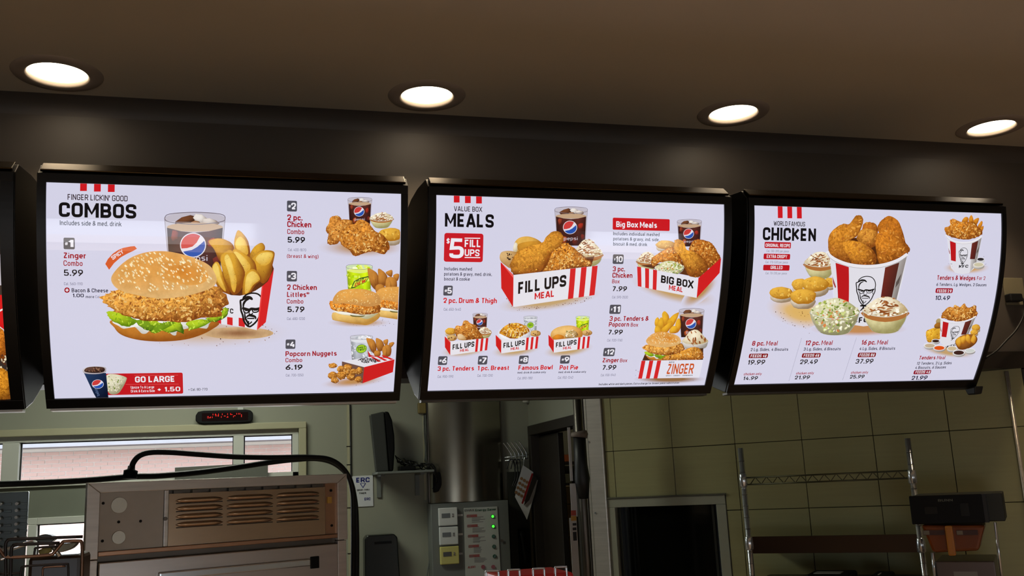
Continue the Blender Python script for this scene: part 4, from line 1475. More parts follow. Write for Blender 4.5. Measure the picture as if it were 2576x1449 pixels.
p.text('+ 1.50', 397, 985, 453.5, 11.5, WHT, .015)
for a, b_, c_, d_ in ((338, 943.5, 448, 943.9), (316, 966, 449.5, 966.4)):
    p.flat([(a, b_), (c_, b_ - .6), (c_, d_ - .1), (a, d_ + .5)], (226, 90, 90))
T0 = p.T
p.shade([(268, 944), (290, 941), (316, 948), (318, 956), (308, 976), (296, 990), (276, 990), (266, 970)], (232, 230, 206), (160, 156, 124), SOFT, k=4)
p.bits([(270, 947), (310, 949), (306, 972), (292, 986), (272, 986)], 90, [(244, 242, 218), (220, 218, 170), (120, 140, 60), (230, 226, 190)], (1.2, 2.6))
p.quad([(211, 937), (267, 938), (273, 1003), (242, 1003)], [(40, 62, 100), (24, 38, 70), (8, 14, 34), (14, 24, 50)])
p.shade([(208, 932), (214, 925), (238, 921), (264, 923), (267, 930), (264, 937), (240, 941), (214, 939)], (220, 214, 216), (170, 160, 164), k=3)
p.shade([(212, 931), (220, 924), (240, 922), (260, 924), (264, 930), (258, 936), (236, 938), (216, 936)], (96, 66, 54), (48, 28, 24), k=3)
p.bits([(214, 930), (238, 924), (262, 928), (256, 934), (236, 937), (218, 934)], 26, [(150, 110, 84), (50, 30, 26), (120, 80, 60)], (1.5, 3.5))
wave_logo(p, 246, 966, 15, 11.5)
p.atext('pepsi', (246, 996), (238, 978), (7, -3), (90, 110, 150))
p.done()
p = Pic(B1, 'calorie_text', layer=4)
p.text('+ Cal. 80-770', 474, 983, 522, 6.5, GRY)
p.done()


def item(b, bx, by, num, lines):
    p = Pic(b, 'menu_item', layer=4, label='item %s, numbered badge, red name and small print' % {'2': 'two', '3': 'three', '4': 'four', '5': 'five', '6': 'six', '7': 'seven', '8': 'eight', '9': 'nine', '10': 'ten', '11': 'eleven', '12': 'twelve'}[num])
    badge(p, *bx, *by, num)
    for (s, x0, y, x1, h, kind) in lines:
        c, bo = {'R': (DRED, .022), 'r': (DRED, .0), 'P': (BLK, .018), 'c': (LGY, 0), 'n': (NAVY, .006), 'B': (RED, .025)}[kind]
        p.text(s, x0, y, x1, h, c, bo)
    p.done()


item(B1, (722, 505), (747, 532), '2', [('2 pc.', 722.5, 554, 761, 14.5, 'R'), ('Chicken', 722.5, 571, 783, 15, 'R'), ('Combo', 722.5, 588.5, 765, 12.5, 'r'), ('5.99', 723.5, 610, 767, 14.5, 'P'), ('Cal. 400-1870', 724.5, 631.5, 770, 7, 'c'), ('(breast & wing)', 722, 648.5, 801, 9.5, 'r')])
item(B1, (721.5, 681.5), (747, 708), '3', [('2 Chicken', 722, 729, 797, 13.5, 'R'), ('Littles', 722, 747, 770, 13, 'R'), ('\u00ae', 771, 740, 778, 5, 'R'), ('Combo', 721.5, 763.5, 763, 11.5, 'r'), ('5.79', 723, 785, 765.5, 14, 'P'), ('Cal. 680-1230', 722, 805, 767, 7, 'c')])
item(B1, (718.5, 854), (743, 877.5), '4', [('Popcorn Nuggets', 718, 896, 847, 12.5, 'R'), ('Combo', 718, 911, 760, 10.5, 'r'), ('6.19', 718.5, 930, 760.5, 12.5, 'P'), ('Cal. 700-1250', 719, 947, 763, 6.5, 'c')])

# pictures on the right of the first board (crop units, 4.831 per pixel)
p = Pic(B1, 'food_picture', label='picture of two fried chicken pieces with cola, mash and a biscuit')
place(p, 560, 440, 1 / 4.831)
p.glow(1700, 880, 560, 130, (186, 140, 84), BG, SOFT, mid=.8)
cola(p, 1520, 1815, 272, 600)
bowl(p, 1930, 460, 285, 190, 'mash')
biscuit(p, 2040, 745, 150, 105, 14)
fried(p, [(1290, 590), (1310, 520), (1380, 495), (1440, 530), (1440, 640), (1360, 700), (1275, 710), (1255, 650)], 40, (8, 20), lt=(214, 146, 66))
fried(p, [(1280, 760), (1300, 680), (1380, 590), (1470, 540), (1560, 550), (1580, 590), (1500, 650), (1450, 750), (1400, 830), (1330, 850), (1275, 830)], 60, (8, 20), lt=(222, 156, 76))
fried(p, [(1415, 760), (1480, 650), (1600, 590), (1680, 540), (1780, 590), (1850, 680), (1960, 740), (2030, 850), (2010, 920), (1950, 960), (1820, 930), (1700, 960), (1600, 985), (1540, 920), (1440, 840)], 220, (9, 24), lt=(214, 144, 60))
p.done()
p = Pic(B1, 'food_picture', label='picture of two small chicken rolls with wedges and a green drink')
place(p, 560, 440, 1 / 4.831)
cola(p, 1500, 1822, 1085, 1420, kind='dew')
for a in ([(1760, 1150), (1800, 1142), (1880, 1200), (1895, 1300), (1870, 1400), (1800, 1330)], [(1890, 1142), (1940, 1160), (2000, 1230), (1990, 1340), (1900, 1340), (1890, 1230)], [(1980, 1190), (2040, 1155), (2065, 1170), (2050, 1240)],
          [(2070, 1230), (2110, 1200), (2150, 1215), (2120, 1290)], [(1990, 1260), (2060, 1240), (2115, 1280), (2110, 1400), (2040, 1420), (1980, 1400)], [(1810, 1190), (1840, 1220), (1870, 1330), (1850, 1340)], [(2000, 1350), (2030, 1285), (2050, 1340), (2040, 1430)], [(1860, 1350), (1920, 1325), (1970, 1360), (1960, 1430), (1870, 1430)]):
    wedge(p, a, None, (206, 140, 60), (134, 74, 24))
place(p, 560, 740, 1 / 4.831)
p.glow(1660, 345, 400, 60, (190, 146, 96), BG, SOFT, mid=.8)
p.bits([(1320, 300), (2140, 200), (2100, 380), (1650, 420)], 34, [(70, 50, 40), (120, 70, 30)], (3, 6))


def roll(p, ox, oy, s, q):
    T0 = p.T
    p.T = lambda v: T0((ox + v[0] * s, oy + v[1] * s))
    p.shade([(0, 240), (40, 220), (280, 250), (520, 220), (580, 240), (560, 300), (440, 370), (330, 365), (40, 320), (0, 290)], (238, 200, 120), (190, 140, 62), SOFT, k=4)
    p.shade([(15, 195), (120, 215), (330, 250), (540, 215), (545, 240), (430, 300), (300, 270), (90, 240)], (246, 244, 232), (186, 180, 140), k=4)
    p.flat([(220, 250), (300, 262), (400, 258), (360, 275), (250, 272)], (108, 100, 50), k=3)
    fried(p, [(-28, 100), (20, 80), (200, 110), (420, 150), (560, 130), (590, 170), (560, 225), (430, 245), (330, 245), (160, 215), (10, 190)], int(130 * q), (9, 20), lt=(236, 150, 50))
    P = [(5, 90), (30, 20), (100, -45), (230, -65), (400, -60), (540, -10), (585, 60), (580, 120), (470, 150), (330, 140), (150, 110), (30, 115)]
    p.shade(P, (232, 170, 84), (206, 150, 84), SOFT, k=5, c=(330, 30))
    p.bits([(x * .9 + 30, y * .8 + 5) for x, y in P], int(46 * q), [(250, 224, 160), (246, 212, 140)], (6, 9), asp=(.5, .7))
    p.T = T0


roll(p, 1830, -30, .92, .9)
p.flat([(2160, -80), (2160, 320), (2155, 320)], BG)
roll(p, 1330, 0, 1.0, 1.3)
p.done()
p = Pic(B1, 'food_picture', label='picture of popcorn nuggets spilling from a red carton with a clear drink')
place(p, 560, 740, 1 / 4.831)
p.glow(1600, 1060, 420, 75, (190, 140, 84), BG, SOFT, mid=.8, ang=-6)
cola(p, 1550, 1825, 495, 800, kind='twist')
for a in ([(1745, 545), (1780, 535), (1840, 560), (1870, 640), (1850, 720), (1800, 680)], [(1860, 545), (1890, 535), (1950, 580), (1960, 660), (1900, 700), (1870, 640)], [(1950, 570), (2000, 545), (2012, 570), (1990, 630)],
          [(2020, 600), (2070, 580), (2085, 600), (2040, 650)], [(1950, 640), (2000, 610), (2050, 650), (2040, 740), (1980, 760), (1940, 700)], [(1790, 570), (1815, 590), (1840, 690), (1810, 680)], [(1940, 750), (1975, 645), (2000, 680), (1985, 760)], [(1840, 700), (1880, 680), (1920, 705), (1910, 750), (1850, 750)]):
    wedge(p, a, None, (206, 140, 60), (134, 74, 24))
p.flat([(1760, 680), (1800, 740), (1900, 760), (2030, 770), (2045, 700), (2030, 790), (1780, 790)], (196, 24, 30))
p.flat([(1455, 815), (1830, 755), (2085, 790), (1720, 885)], (230, 228, 236))
stripes_front(p, [(1800, 765), (1960, 740), (2080, 790), (1890, 822)], 3)
p.atext('POP', (1640, 800), (1740, 846), (52, -24), BLK, .04); p.atext('CORN', (1700, 785), (1850, 832), (40, -20), BLK, .04)
p.atext('NUGGETS', (1770, 790), (1900, 812), (30, -18), BLK, .02)
p.flat([(1450, 815), (1720, 885), (1700, 1080), (1448, 985)], (112, 78, 66))
p.flat([(1720, 885), (2088, 790), (2068, 945), (1700, 1080)], (206, 24, 28))
for cx, cy, rx, ry in ((1338, 868, 56, 34), (1340, 985, 66, 46), (1365, 1045, 52, 36), (1445, 975, 56, 62), (1440, 905, 50, 40), (1520, 890, 60, 46), (1560, 1000, 56, 46), (1590, 940, 50, 40), (1650, 1030, 46, 38), (1660, 930, 42, 46), (1500, 950, 40, 40)):
    P = p.blob(cx, cy, rx, ry, (214, 150, 64), (116, 66, 22), CRUST, jag=.14, n=14)
    p.bits(P, 14, FLK, (5, 13), asp=(.3, .6))
p.bits([(1260, 1060), (1700, 1100), (2080, 1000), (1900, 1060), (1600, 1120)], 18, [(90, 60, 40)], (2, 4))
p.done()

# ---- second board ----------------------------------------------------------
head_stripes(B2, [(1141.5, 1156), (1169.5, 1184), (1197.5, 1212)], [509.5, 511, 512])
p = Pic(B2, 'heading', layer=4)
p.text('VALUE BOX', 1142, 531, 1213, 12.5, (50, 34, 40), -0.002)
p.text('MEALS', 1119, 570, 1242, 34, BLK, .03)
p.done()
p = Pic(B2, 'price_badge', layer=4, label='red rounded badge reading five dollar fill ups')
p.rrect(1117.5, 587, 1215.5, 659, 6, (200, 26, 38))
c5 = lambda x, y: (1060 + x / 4.83, 440 + y / 4.83)
p.text('$', *c5(305, 835), 1131, 14, WHT, .01)
p.atext('5', c5(335, 1010), c5(512, 1015), (3, -50), WHT, .012)
p.text('FILL', *c5(525, 875), 1208, 18.5, WHT, .02)
p.text('UPS', *c5(525, 985), 1206, 17, WHT, .02)
for y in (768, 1003):
    p.flat([c5(525, y - 6), c5(714, y - 4), c5(714, y + 8), c5(525, y + 6)], WHT)
p.done()
p = Pic(B2, 'small_print', layer=4)
p.text('Includes mashed', 1117.5, 680, 1187, 8.5, NAVY)
p.text('potatoes & gravy, med. drink,', 1117, 693, 1237.5, 8.5, NAVY)
p.text('biscuit & cookie', 1117, 705.5, 1181.5, 8.5, NAVY)
p.done()
item(B2, (1115.5, 718.5), (1138.5, 743.5), '5', [('2 pc. Drum & Thigh', 1115, 762, 1249.5, 13, 'B'), ('Cal. 650-1440', 1116, 781.5, 1159, 7, 'c')])
item(B2, (1102, 896), (1125, 918), '6', [('3 pc. Tenders', 1100.5, 933, 1192, 11.5, 'B'), ('Cal. 900-1190', 1100.5, 950.5, 1140, 6.5, 'c')])
item(B2, (1202.5, 895), (1226, 917), '7', [('1 pc. Breast', 1201, 931.5, 1279.5, 11.5, 'B'), ('Cal. 700-1310', 1200.5, 948, 1239, 6.5, 'c')])
item(B2, (1305.5, 894.5), (1329, 915.5), '8', [('Famous Bowl', 1303.5, 930.5, 1389.5, 11.5, 'B'), ('med. drink & cookie only', 1301.5, 939.5, 1373, 5, 'n'), ('Cal. 890-1180', 1301.5, 954.5, 1339, 6.5, 'c')])
item(B2, (1409.5, 894), (1433, 914.5), '9', [('Pot Pie', 1407, 930, 1453.5, 11.5, 'B'), ('med. drink & cookie only', 1404.5, 938.5, 1474, 5, 'n'), ('Cal. 950-1240', 1403, 953, 1441, 6.5, 'c')])
item(B2, (1541.5, 640), (1568.5, 664), '10', [('3 pc.', 1541, 682.5, 1572, 12.5, 'R'), ('Chicken', 1540, 698.5, 1590.5, 13, 'R'), ('Box', 1539.5, 712.5, 1558.5, 10, 'r'), ('7.99', 1541, 732, 1576.5, 12, 'P'), ('Cal. 590-2520', 1539.5, 750.5, 1579, 6.5, 'c')])
item(B2, (1533.5, 766.5), (1561.5, 789.5), '11', [('3 pc. Tenders &', 1533, 807, 1631, 12, 'R'), ('Popcorn', 1531, 821.5, 1582, 11.5, 'R'), ('Box', 1586, 821.5, 1605, 9.5, 'r'), ('7.99', 1530.5, 841, 1565.5, 11.5, 'P'), ('Cal. 1120-1760', 1527, 859, 1565, 6.5, 'c')])
item(B2, (1518, 875), (1546.5, 896), '12', [('Zinger', 1515, 911.5, 1555.5, 11, 'R'), ('Box', 1559, 911, 1577.5, 9, 'r'), ('7.99', 1515.5, 930, 1549, 11.5, 'P'), ('Cal. 930-1940', 1511, 946.5, 1548, 6, 'c')])
p = Pic(B2, 'box_meal_banner', layer=4, label='red banner reading Big Box Meals over small print')
p.rrect(1542, 549.5, 1685, 579.5, 3, (204, 26, 34))
p.text('Big Box Meals', 1550, 571, 1652.5, 14.5, WHT, .022)
p.text('Includes individual mashed', 1542.5, 591.5, 1659, 8.5, NAVY, .003)
p.text('potatoes & gravy, ind. side,', 1542.5, 604.5, 1659, 8.5, NAVY, .003)
p.text('biscuit & med. drink', 1542.5, 617.5, 1628, 8.5, NAVY, .003)
p.done()
p = Pic(B2, 'small_print', layer=4)
p.text('Includes white and dark pieces. Extra charge for breast piece substitution', 1506, 969, 1708, 5, BLK, .01)
p.done()

p = Pic(B2, 'food_picture', label='large picture of a drumstick and thigh in a striped box')
place(p, 1240, 500, 1 / 4.83)
p.glow(680, 1230, 640, 130, (196, 164, 116), BG, SOFT, ang=-8, mid=.6)
p.bits([(80, 1100), (240, 1330), (700, 1290), (1240, 1190), (1100, 1260), (300, 1370)], 60, [(120, 70, 30), (90, 60, 50), (160, 110, 50)], (3, 8))
cola(p, 748, 1148, 98, 570, word=True)
bowl(p, 1150, 500, 360, 330, 'mash', dome=.5)
p.shade([(250, 600), (270, 520), (330, 470), (430, 458), (530, 490), (600, 550), (580, 620), (420, 680), (280, 660)], (234, 186, 90), (176, 120, 40), SOFT, k=5)
p.shade([(250, 640), (245, 590), (270, 530), (300, 560), (290, 640)], (240, 232, 210), (200, 180, 140), k=3)
p.shade([(300, 560), (420, 520), (560, 520), (600, 560), (480, 600), (330, 640)], (214, 154, 52), (170, 110, 34), SOFT, k=4)
p.shade([(82, 690), (110, 645), (190, 632), (270, 650), (280, 720), (220, 840), (140, 800), (90, 750)], (220, 184, 128), (176, 132, 78), SOFT, k=5)
p.bits([(120, 660), (260, 650), (240, 740), (150, 740)], 8, [(60, 40, 30), (110, 70, 40)], (9, 20))
p.flat([(200, 800), (1230, 700), (1190, 822), (248, 925)], (96, 46, 16))
fried(p, [(600, 860), (650, 760), (700, 680), (780, 580), (880, 530), (960, 580), (1080, 680), (1190, 760), (1180, 820), (1000, 840), (800, 870), (640, 885)], 260, (9, 22), lt=(218, 146, 52))
fried(p, [(215, 860), (215, 780), (290, 650), (420, 580), (600, 530), (640, 470), (720, 400), (800, 395), (850, 450), (850, 520), (800, 590), (720, 650), (680, 750), (620, 850), (500, 900), (330, 915), (230, 895)], 80, (6, 16), lt=(236, 172, 66), jag=.015, m=FINE, cols=[(240, 180, 70), (206, 130, 40), (186, 100, 30), (232, 170, 60)])
fill_box(p)
p.done()

# the three small striped boxes; transform: big-box crop units -> photo pixels
s6 = 5.152
for (x0, x1, ya, kind) in ((301, 868, 545, 'tenders'), (962, 1518, 527, 'bowl'), (1645, 2185, 525, 'pie')):
    lab = {'tenders': 'picture of chicken tenders in a small striped box with cola', 'bowl': 'picture of a topped bowl in a small striped box with a clear drink', 'pie': 'picture of a pot pie in a small striped box with a green drink'}[kind]
    fx, fy = 1060 + (x0 + x1) / 2 / s6, 740 + 650 / s6
    p = Pic(B2, 'food_picture', label=lab)
    place(p, 1060, 740, 1 / s6)
    cx = (x0 + x1) / 2
    p.glow(cx - 10, 720, 330, 95, (196, 164, 116), BG, SOFT, ang=-8, mid=.6)
    if kind == 'tenders':
        cola(p, 663, 857, 243, 470)
        bowl(p, 815, 425, 185, 145, 'mash', dome=.45)
        biscuit(p, 375, 490, 68, 60)
        fried(p, [(430, 450), (460, 405), (520, 410), (545, 350), (590, 340), (640, 380), (700, 400), (730, 450), (790, 540), (790, 580), (600, 600), (480, 570), (440, 520)], 110, (7, 18), lt=(216, 146, 64))
        cookie(p, 395, 565, 65, 40)
        p.shade([(462, 560), (480, 515), (530, 520), (580, 570), (560, 595), (490, 590)], (236, 206, 160), (186, 140, 84), SOFT, k=3)
    elif kind == 'bowl':
        cola(p, 1324, 1502, 280, 500, kind='twist')
        cookie(p, 1475, 508, 72, 42)
        p.ell(1205, 490, 210, 95, (226, 226, 232), ang=-3)
        P = [(1010, 500), (1060, 430), (1150, 380), (1260, 375), (1360, 420), (1400, 470), (1380, 530), (1280, 570), (1120, 570), (1030, 540)]
        p.shade(P, (222, 160, 50), (150, 90, 24), CRUST, k=4)
        p.bits(P, 90, [(236, 190, 70), (176, 104, 30), (140, 74, 24), (240, 226, 180), (246, 212, 90)], (8, 20), asp=(.3, .8))
        for q in range(6):
            xx = 1050 + q * 55
            p.stroke([(xx, 500 + RNG.uniform(-30, 30)), (xx + 30, 460 + RNG.uniform(-30, 40)), (xx + 60, 510 + RNG.uniform(-20, 30)), (xx + 40, 550)], 6, (244, 222, 170))
        p.shade([(995, 500), (1010, 540), (1100, 580), (1250, 585), (1370, 550), (1415, 480), (1410, 540), (1380, 590), (1200, 620), (1050, 610), (1000, 560)], (236, 236, 242), (176, 176, 186), k=3, c=(1200, 597), rings=(1, .8))
    else:
        cola(p, 2000, 2178, 280, 500, kind='dew')
        cookie(p, 2145, 500, 68, 40)
        P = [(1672, 540), (1690, 480), (1760, 430), (1880, 405), (1990, 415), (2070, 460), (2090, 520), (2060, 560), (1900, 585), (1720, 588), (1680, 570)]
        p.shade(P, (240, 196, 120), (194, 130, 50), SOFT, k=5)
        p.shade([(1700, 560), (1760, 520), (1840, 540), (1830, 585), (1720, 588)], (224, 144, 40), (190, 110, 30), SOFT, k=3)
        P = [(1860, 540), (1880, 480), (1940, 460), (2010, 490), (2030, 540), (1960, 570), (1880, 575)]
        p.shade(P, (226, 206, 160), (150, 110, 60), CRUST, k=4)
        p.bits(P, 20, [(246, 240, 220), (200, 140, 60), (120, 120, 50)], (7, 14))
    # the box itself: map big crop x 92..1270 onto x0..x1
    sc = (x1 - x0) / 1178.0
    T = lambda q, x0=x0, ya=ya, sc=sc: (1060 + (x0 + (q[0] - 92) * sc) / s6, 740 + (ya + (q[1] - 770) * sc * .93) / s6)
    p.T = T
    fill_box(p, False)
    p.done()

# big box meal
p = Pic(B2, 'food_picture', label='picture of three chicken pieces and slaw in a large striped box')
place(p, 1480, 480, 1 / 5.574)
p.glow(1200, 1400, 620, 170, (196, 160, 108), BG, SOFT, ang=14, mid=.6)
p.glow(1560, 1420, 330, 120, (186, 146, 92), BG, SOFT, ang=-40, mid=.6)
cola(p, 1243, 1588, 400, 780)
biscuit(p, 1080, 770, 135, 80, 12)
bowl(p, 825, 860, 300, 260, 'mash', dome=.45)
p.flat([(720, 1050), (1850, 930), (1540, 1215)], (90, 46, 20))
fried(p, [(1420, 790), (1470, 700), (1560, 685), (1680, 710), (1760, 770), (1820, 880), (1850, 950), (1760, 1040), (1680, 1080), (1560, 960), (1420, 860)], 110, (9, 24), lt=(196, 122, 46))
fried(p, [(880, 960), (960, 890), (1080, 820), (1180, 790), (1260, 870), (1310, 1020), (1250, 1040), (1000, 1000), (900, 1060)], 90, (8, 22), lt=(214, 138, 42))
fried(p, [(1195, 760), (1215, 690), (1280, 680), (1340, 730), (1370, 820), (1460, 850), (1560, 900), (1660, 1000), (1680, 1090), (1600, 1170), (1540, 1212), (1420, 1195), (1370, 1130), (1330, 1040), (1280, 920), (1210, 840)], 60, (6, 16), lt=(236, 172, 66), m=FINE, cols=[(240, 180, 70), (206, 130, 40), (176, 92, 30), (232, 170, 60)])
bowl(p, 1133, 985, 415, 195, 'slaw', dome=.45)
p.flat([(680, 1060), (1540, 1222), (1515, 1500), (690, 1335)], (230, 228, 238))
p.flat([(1540, 1222), (1858, 940), (1836, 1150), (1515, 1500)], (208, 24, 30))
stripes_front(p, [(680, 1060), (960, 1113), (950, 1390), (690, 1335)], 3)
p.atext('BIG BOX', (1012, 1285), (1470, 1368), (8, -105), BLK, .035)
p.atext('MEAL', (1125, 1385), (1315, 1422), (5, -68), RED, .03)
p.done()

# crispy sandwich box
p = Pic(B2, 'food_picture', label='picture of a burger, wedges, cola and drumstick in a striped box')
place(p, 1480, 740, 1 / 5.176)
p.glow(1060, 1105, 480, 60, (150, 110, 70), BG, SOFT, mid=.6)
p.bits([(600, 960), (1500, 960), (1450, 1130), (620, 1130)], 30, [(90, 60, 50), (60, 40, 40)], (3, 6))
T1 = p.T
cola(p, 1180, 1507, 183, 560)
for a in ([(865, 400), (870, 330), (905, 300), (930, 360), (910, 450)], [(890, 450), (920, 340), (950, 300), (990, 360), (980, 470)], [(960, 300), (965, 240), (1000, 222), (1050, 290), (1040, 400), (990, 420)], [(1020, 370), (1090, 280), (1160, 240), (1178, 250), (1130, 370), (1060, 450)],
          [(1130, 400), (1160, 320), (1195, 330), (1200, 440), (1150, 500)], [(860, 480), (880, 410), (940, 440), (960, 510), (880, 510)], [(945, 460), (1010, 400), (1080, 350), (1090, 400), (1030, 490), (970, 500)], [(1050, 490), (1090, 420), (1150, 420), (1160, 490), (1110, 510)]):
    wedge(p, a, None, (240, 186, 50), (186, 116, 22))
bowl(p, 1385, 470, 345, 260, 'paper', dome=.55)
p.flat([(735, 780), (1495, 700), (1490, 852), (700, 862)], (70, 36, 14))
place(p, 1480 + 697 / 5.176, 740 + 398 / 5.176, 0.355 / 5.176)
burger(p, .42)
p.T = T1
fried(p, [(960, 850), (1000, 800), (1120, 780), (1230, 730), (1330, 690), (1420, 690), (1480, 740), (1495, 800), (1470, 840), (1330, 852), (1100, 856)], 80, (7, 20), lt=(232, 166, 66))
p.flat([(695, 862), (1492, 850), (1440, 1082), (645, 1095)], (228, 227, 240))
stripes_front(p, [(690, 862), (945, 860), (895, 1092), (645, 1095)], 3)
p.atext('KFC', (1048, 892), (1115, 890), (3, -18), BLK, .02)
p.atext('ZINGER', (1012, 1036), (1358, 1030), (26, -132), (204, 84, 30), .008)
p.atext('SPICY - CRISPY - SANDWICH', (1005, 1064), (1352, 1058), (3, -13), BLK, .01)
p.done()

# ---- third board -----------------------------------------------------------
head_stripes(B3, [(1955, 1967), (1979, 1991), (2003, 2015)], [548.5, 549, 549.5])
r1 = lambda x, y: (1820 + x / 5.152, 480 + y / 5.152)
r2 = lambda x, y: (1820 + x / 5.152, 740 + y / 5.152)
r3 = lambda x, y: (2260 + x / 5.573, 480 + y / 5.573)
r4 = lambda x, y: (2260 + x / 5.573, 740 + y / 5.573)
p = Pic(B3, 'heading', layer=4)
p.text('WORLD FAMOUS', 1946, 567.5, 2025, 11.5, (30, 22, 26), .0)
p.text('CHICKEN', 1918.5, 604, 2052, 32.5, BLK, .03)
p.done()
for (y0, y1, s, xa, xb, cal, ca, cb, cy, x0, x1) in ((609, 624.5, 'ORIGINAL RECIPE', 1925.5, 1987, 'Cal. 130-390 per piece', 1928, 1984, 634, 1923.5, 1989.5), (638.5, 652.5, 'EXTRA CRISPY', 1928.5, 1980, 'Cal. 170-530 per piece', 1925.5, 1981.5, 662, 1921, 1987.5), (666.5, 680.5, 'GRILLED', 1938, 1968, 'Cal. 70-210 per piece', 1925.5, 1979, 690, 1920, 1986)):
    p = Pic(B3, 'recipe_badge', layer=4)
    p.rrect(x0, y0, x1, y1, 2.5, (188, 20, 32))
    p.text(s, xa, y1 - 3.6, xb, 8.4, WHT, .012)
    p.text(cal, ca, cy, cb, 6, (150, 148, 164))
    p.done()


def meal(bold, b0, b1, thin, t1, y, sub, feeds, price, xs, only=None, rsub=None):
    p = Pic(B3, 'menu_item', layer=4, label='price block, %s' % only if only else None)
    return p


for (name, nx, nb, mx, sub, sx, sxe, fx, fxe, price, px_, pxe, co, cx_, cxe, pr2, p2, p2e, dy) in (
        ('8 pc.', 1891, 1922.5, 1955, '2 Lg. Sides, 4 Biscuits', 1887.5, 1982, 1884, 1931.5, '19.99', 1880, 1923, 'chicken only', 1870.5, 1915.5, '14.99', 1869, 1905, 0),
        ('12 pc.', 2025, 2061.5, 2093, '3 Lg. Sides, 6 Biscuits', 2021, 2114, 2017.5, 2064, '29.49', 2011, 2055, 'chicken only', 2002, 2046.5, '21.99', 1998, 2036, -1.2),
        ('16 pc.', 2166, 2201.5, 2232, '4 Lg. Sides, 8 Biscuits', 2161.5, 2251, 2158, 2203, '37.99', 2151, 2195, 'chicken only', 2140, 2183, '25.99', 2136.5, 2173, -2.4)):
    p = Pic(B3, 'menu_item', layer=4, label='bucket meal block starting %s' % name)
    p.text(name, nx, 869.5 + dy, nb, 12, DRED, .022)
    p.text('Meal', nb + 4, 869 + dy, mx, 11.5, DRED)
    p.text(sub, sx, 883 + dy, sxe, 7.5, NAVY, .006)
    p.rrect(fx, 889.5 + dy, fxe, 900.5 + dy, 3, (130, 10, 18))
    n = {'8 pc.': '4', '12 pc.': '6', '16 pc.': '8'}[name]
    p.text('FEEDS ' + n, fx + 3.5, 898.7 + dy, fxe - 9, 7, WHT, .015)
    p.text('\u2020', fxe - 8, 898.7 + dy, fxe - 4, 7.5, WHT, .02)
    p.text(price, px_, 917 + dy, pxe, 11.5, BLK, .01)
    p.done()
    p = Pic(B3, 'side_price', layer=4)
    p.text(co, cx_, 944 + dy * 1.6, cxe, 6.5, DRED, .008)
    p.text(pr2, p2, 956 + dy * 1.6, p2e, 9, BLK, .014)
    p.done()
for a, b in ((r2(1010, 570), r2(845, 1130)), (r2(1722, 565), r2(1540, 1120))):
    p = Pic(B3, 'divider_line', layer=3)
    for i in range(34):
        t0, t1 = i / 34, (i + .5) / 34
        q0 = (a[0] + (b[0] - a[0]) * t0, a[1] + (b[1] - a[1]) * t0)
        q1 = (a[0] + (b[0] - a[0]) * t1, a[1] + (b[1] - a[1]) * t1)
        p.flat([(q0[0] - .4, q0[1]), (q0[0] + .5, q0[1]), (q1[0] + .5, q1[1]), (q1[0] - .4, q1[1])], (120, 116, 140)); p.L -= 1
    p.done()
p = Pic(B3, 'menu_item', layer=4, label='tenders and wedges block with a red badge')
p.text('Tenders & Wedges', 2357, 704, 2453, 11.5, DRED, .02)
p.text('For 2', 2457, 704, 2478, 9, DRED)
p.text('6 Tenders, Lg. Wedges, 2 Sauces', 2355, 719, 2481, 7.5, NAVY, .004)
p.rrect(2353.5, 725, 2396.5, 737, 3, (160, 14, 40)); p.text('FEEDS 2', 2357, 735, 2387, 7.2, WHT, .015); p.text('\u2020', 2389, 735, 2393, 7.5, WHT, .02)
p.text('10.49', 2352, 754.5, 2388.5, 11, NAVY, .01)
p.done()
p = Pic(B3, 'menu_item', layer=4, label='tenders meal block with a red badge')
p.text('Tenders', 2311.5, 904.5, 2352, 9.5, DRED, .02); p.text('Meal', 2356, 904, 2376.5, 9, DRED)
p.text('12 Tenders, 2 Lg. Sides', 2305.5, 917.5, 2393, 7, NAVY, .004)
p.text('4 Biscuits, 6 Sauces', 2301.5, 928, 2378.5, 7, NAVY, .004)
p.rrect(2298.5, 931, 2341.5, 941, 3, (140, 10, 36)); p.text('FEEDS 4', 2302, 939.2, 2333, 6.6, WHT, .015); p.text('\u2020', 2334.5, 939.2, 2338.5, 7, WHT, .02)
p.text('21.99', 2291.5, 955.5, 2331, 10, NAVY, .014)
p.done()

p = Pic(B3, 'food_picture', label='large picture of a chicken bucket with slaw, mash and biscuits')
place(p, 1820, 740, 1 / 5.152)
p.glow(1000, 240, 470, 210, (222, 180, 104), BG, SOFT, ang=14, mid=.7)
p.glow(1750, 450, 640, 100, (196, 140, 86), BG, SOFT, mid=.6)
p.bits([(620, 180), (1100, 200), (1150, 520), (800, 400)], 26, [(90, 60, 20), (120, 80, 30)], (4, 9))
place(p, 1820, 480, 1 / 5.152)
bowl(p, 1250, 795, 410, 350, 'mash', dome=.4)
for cx, cy, rx, ry in ((1380, 1200, 90, 80), (985, 1235, 100, 105), (1190, 1230, 175, 130), (750, 1340, 155, 100), (1030, 1390, 170, 130)):
    biscuit(p, cx, cy, rx, ry, 12)
fr3 = (214, 140, 44)
place(p, 2080, 530, 1 / 4.39)
p.flat([(20, 440), (200, 300), (700, 300), (900, 440), (700, 600), (440, 620), (200, 590)], (80, 40, 12))
chk = [(226, 158, 66), (190, 116, 40), (176, 100, 34), (214, 142, 56)]
fried(p, [(390, 180), (440, 130), (520, 140), (560, 200), (540, 330), (480, 420), (400, 360)], 20, (8, 22), lt=(196, 120, 44), cols=chk, m=FINE)
fried(p, [(560, 210), (580, 130), (650, 70), (700, 62), (780, 110), (820, 190), (850, 290), (870, 360), (915, 420), (890, 460), (780, 440), (640, 350)], 26, (9, 26), lt=(204, 128, 42), cols=chk, m=FINE, jag=.012)
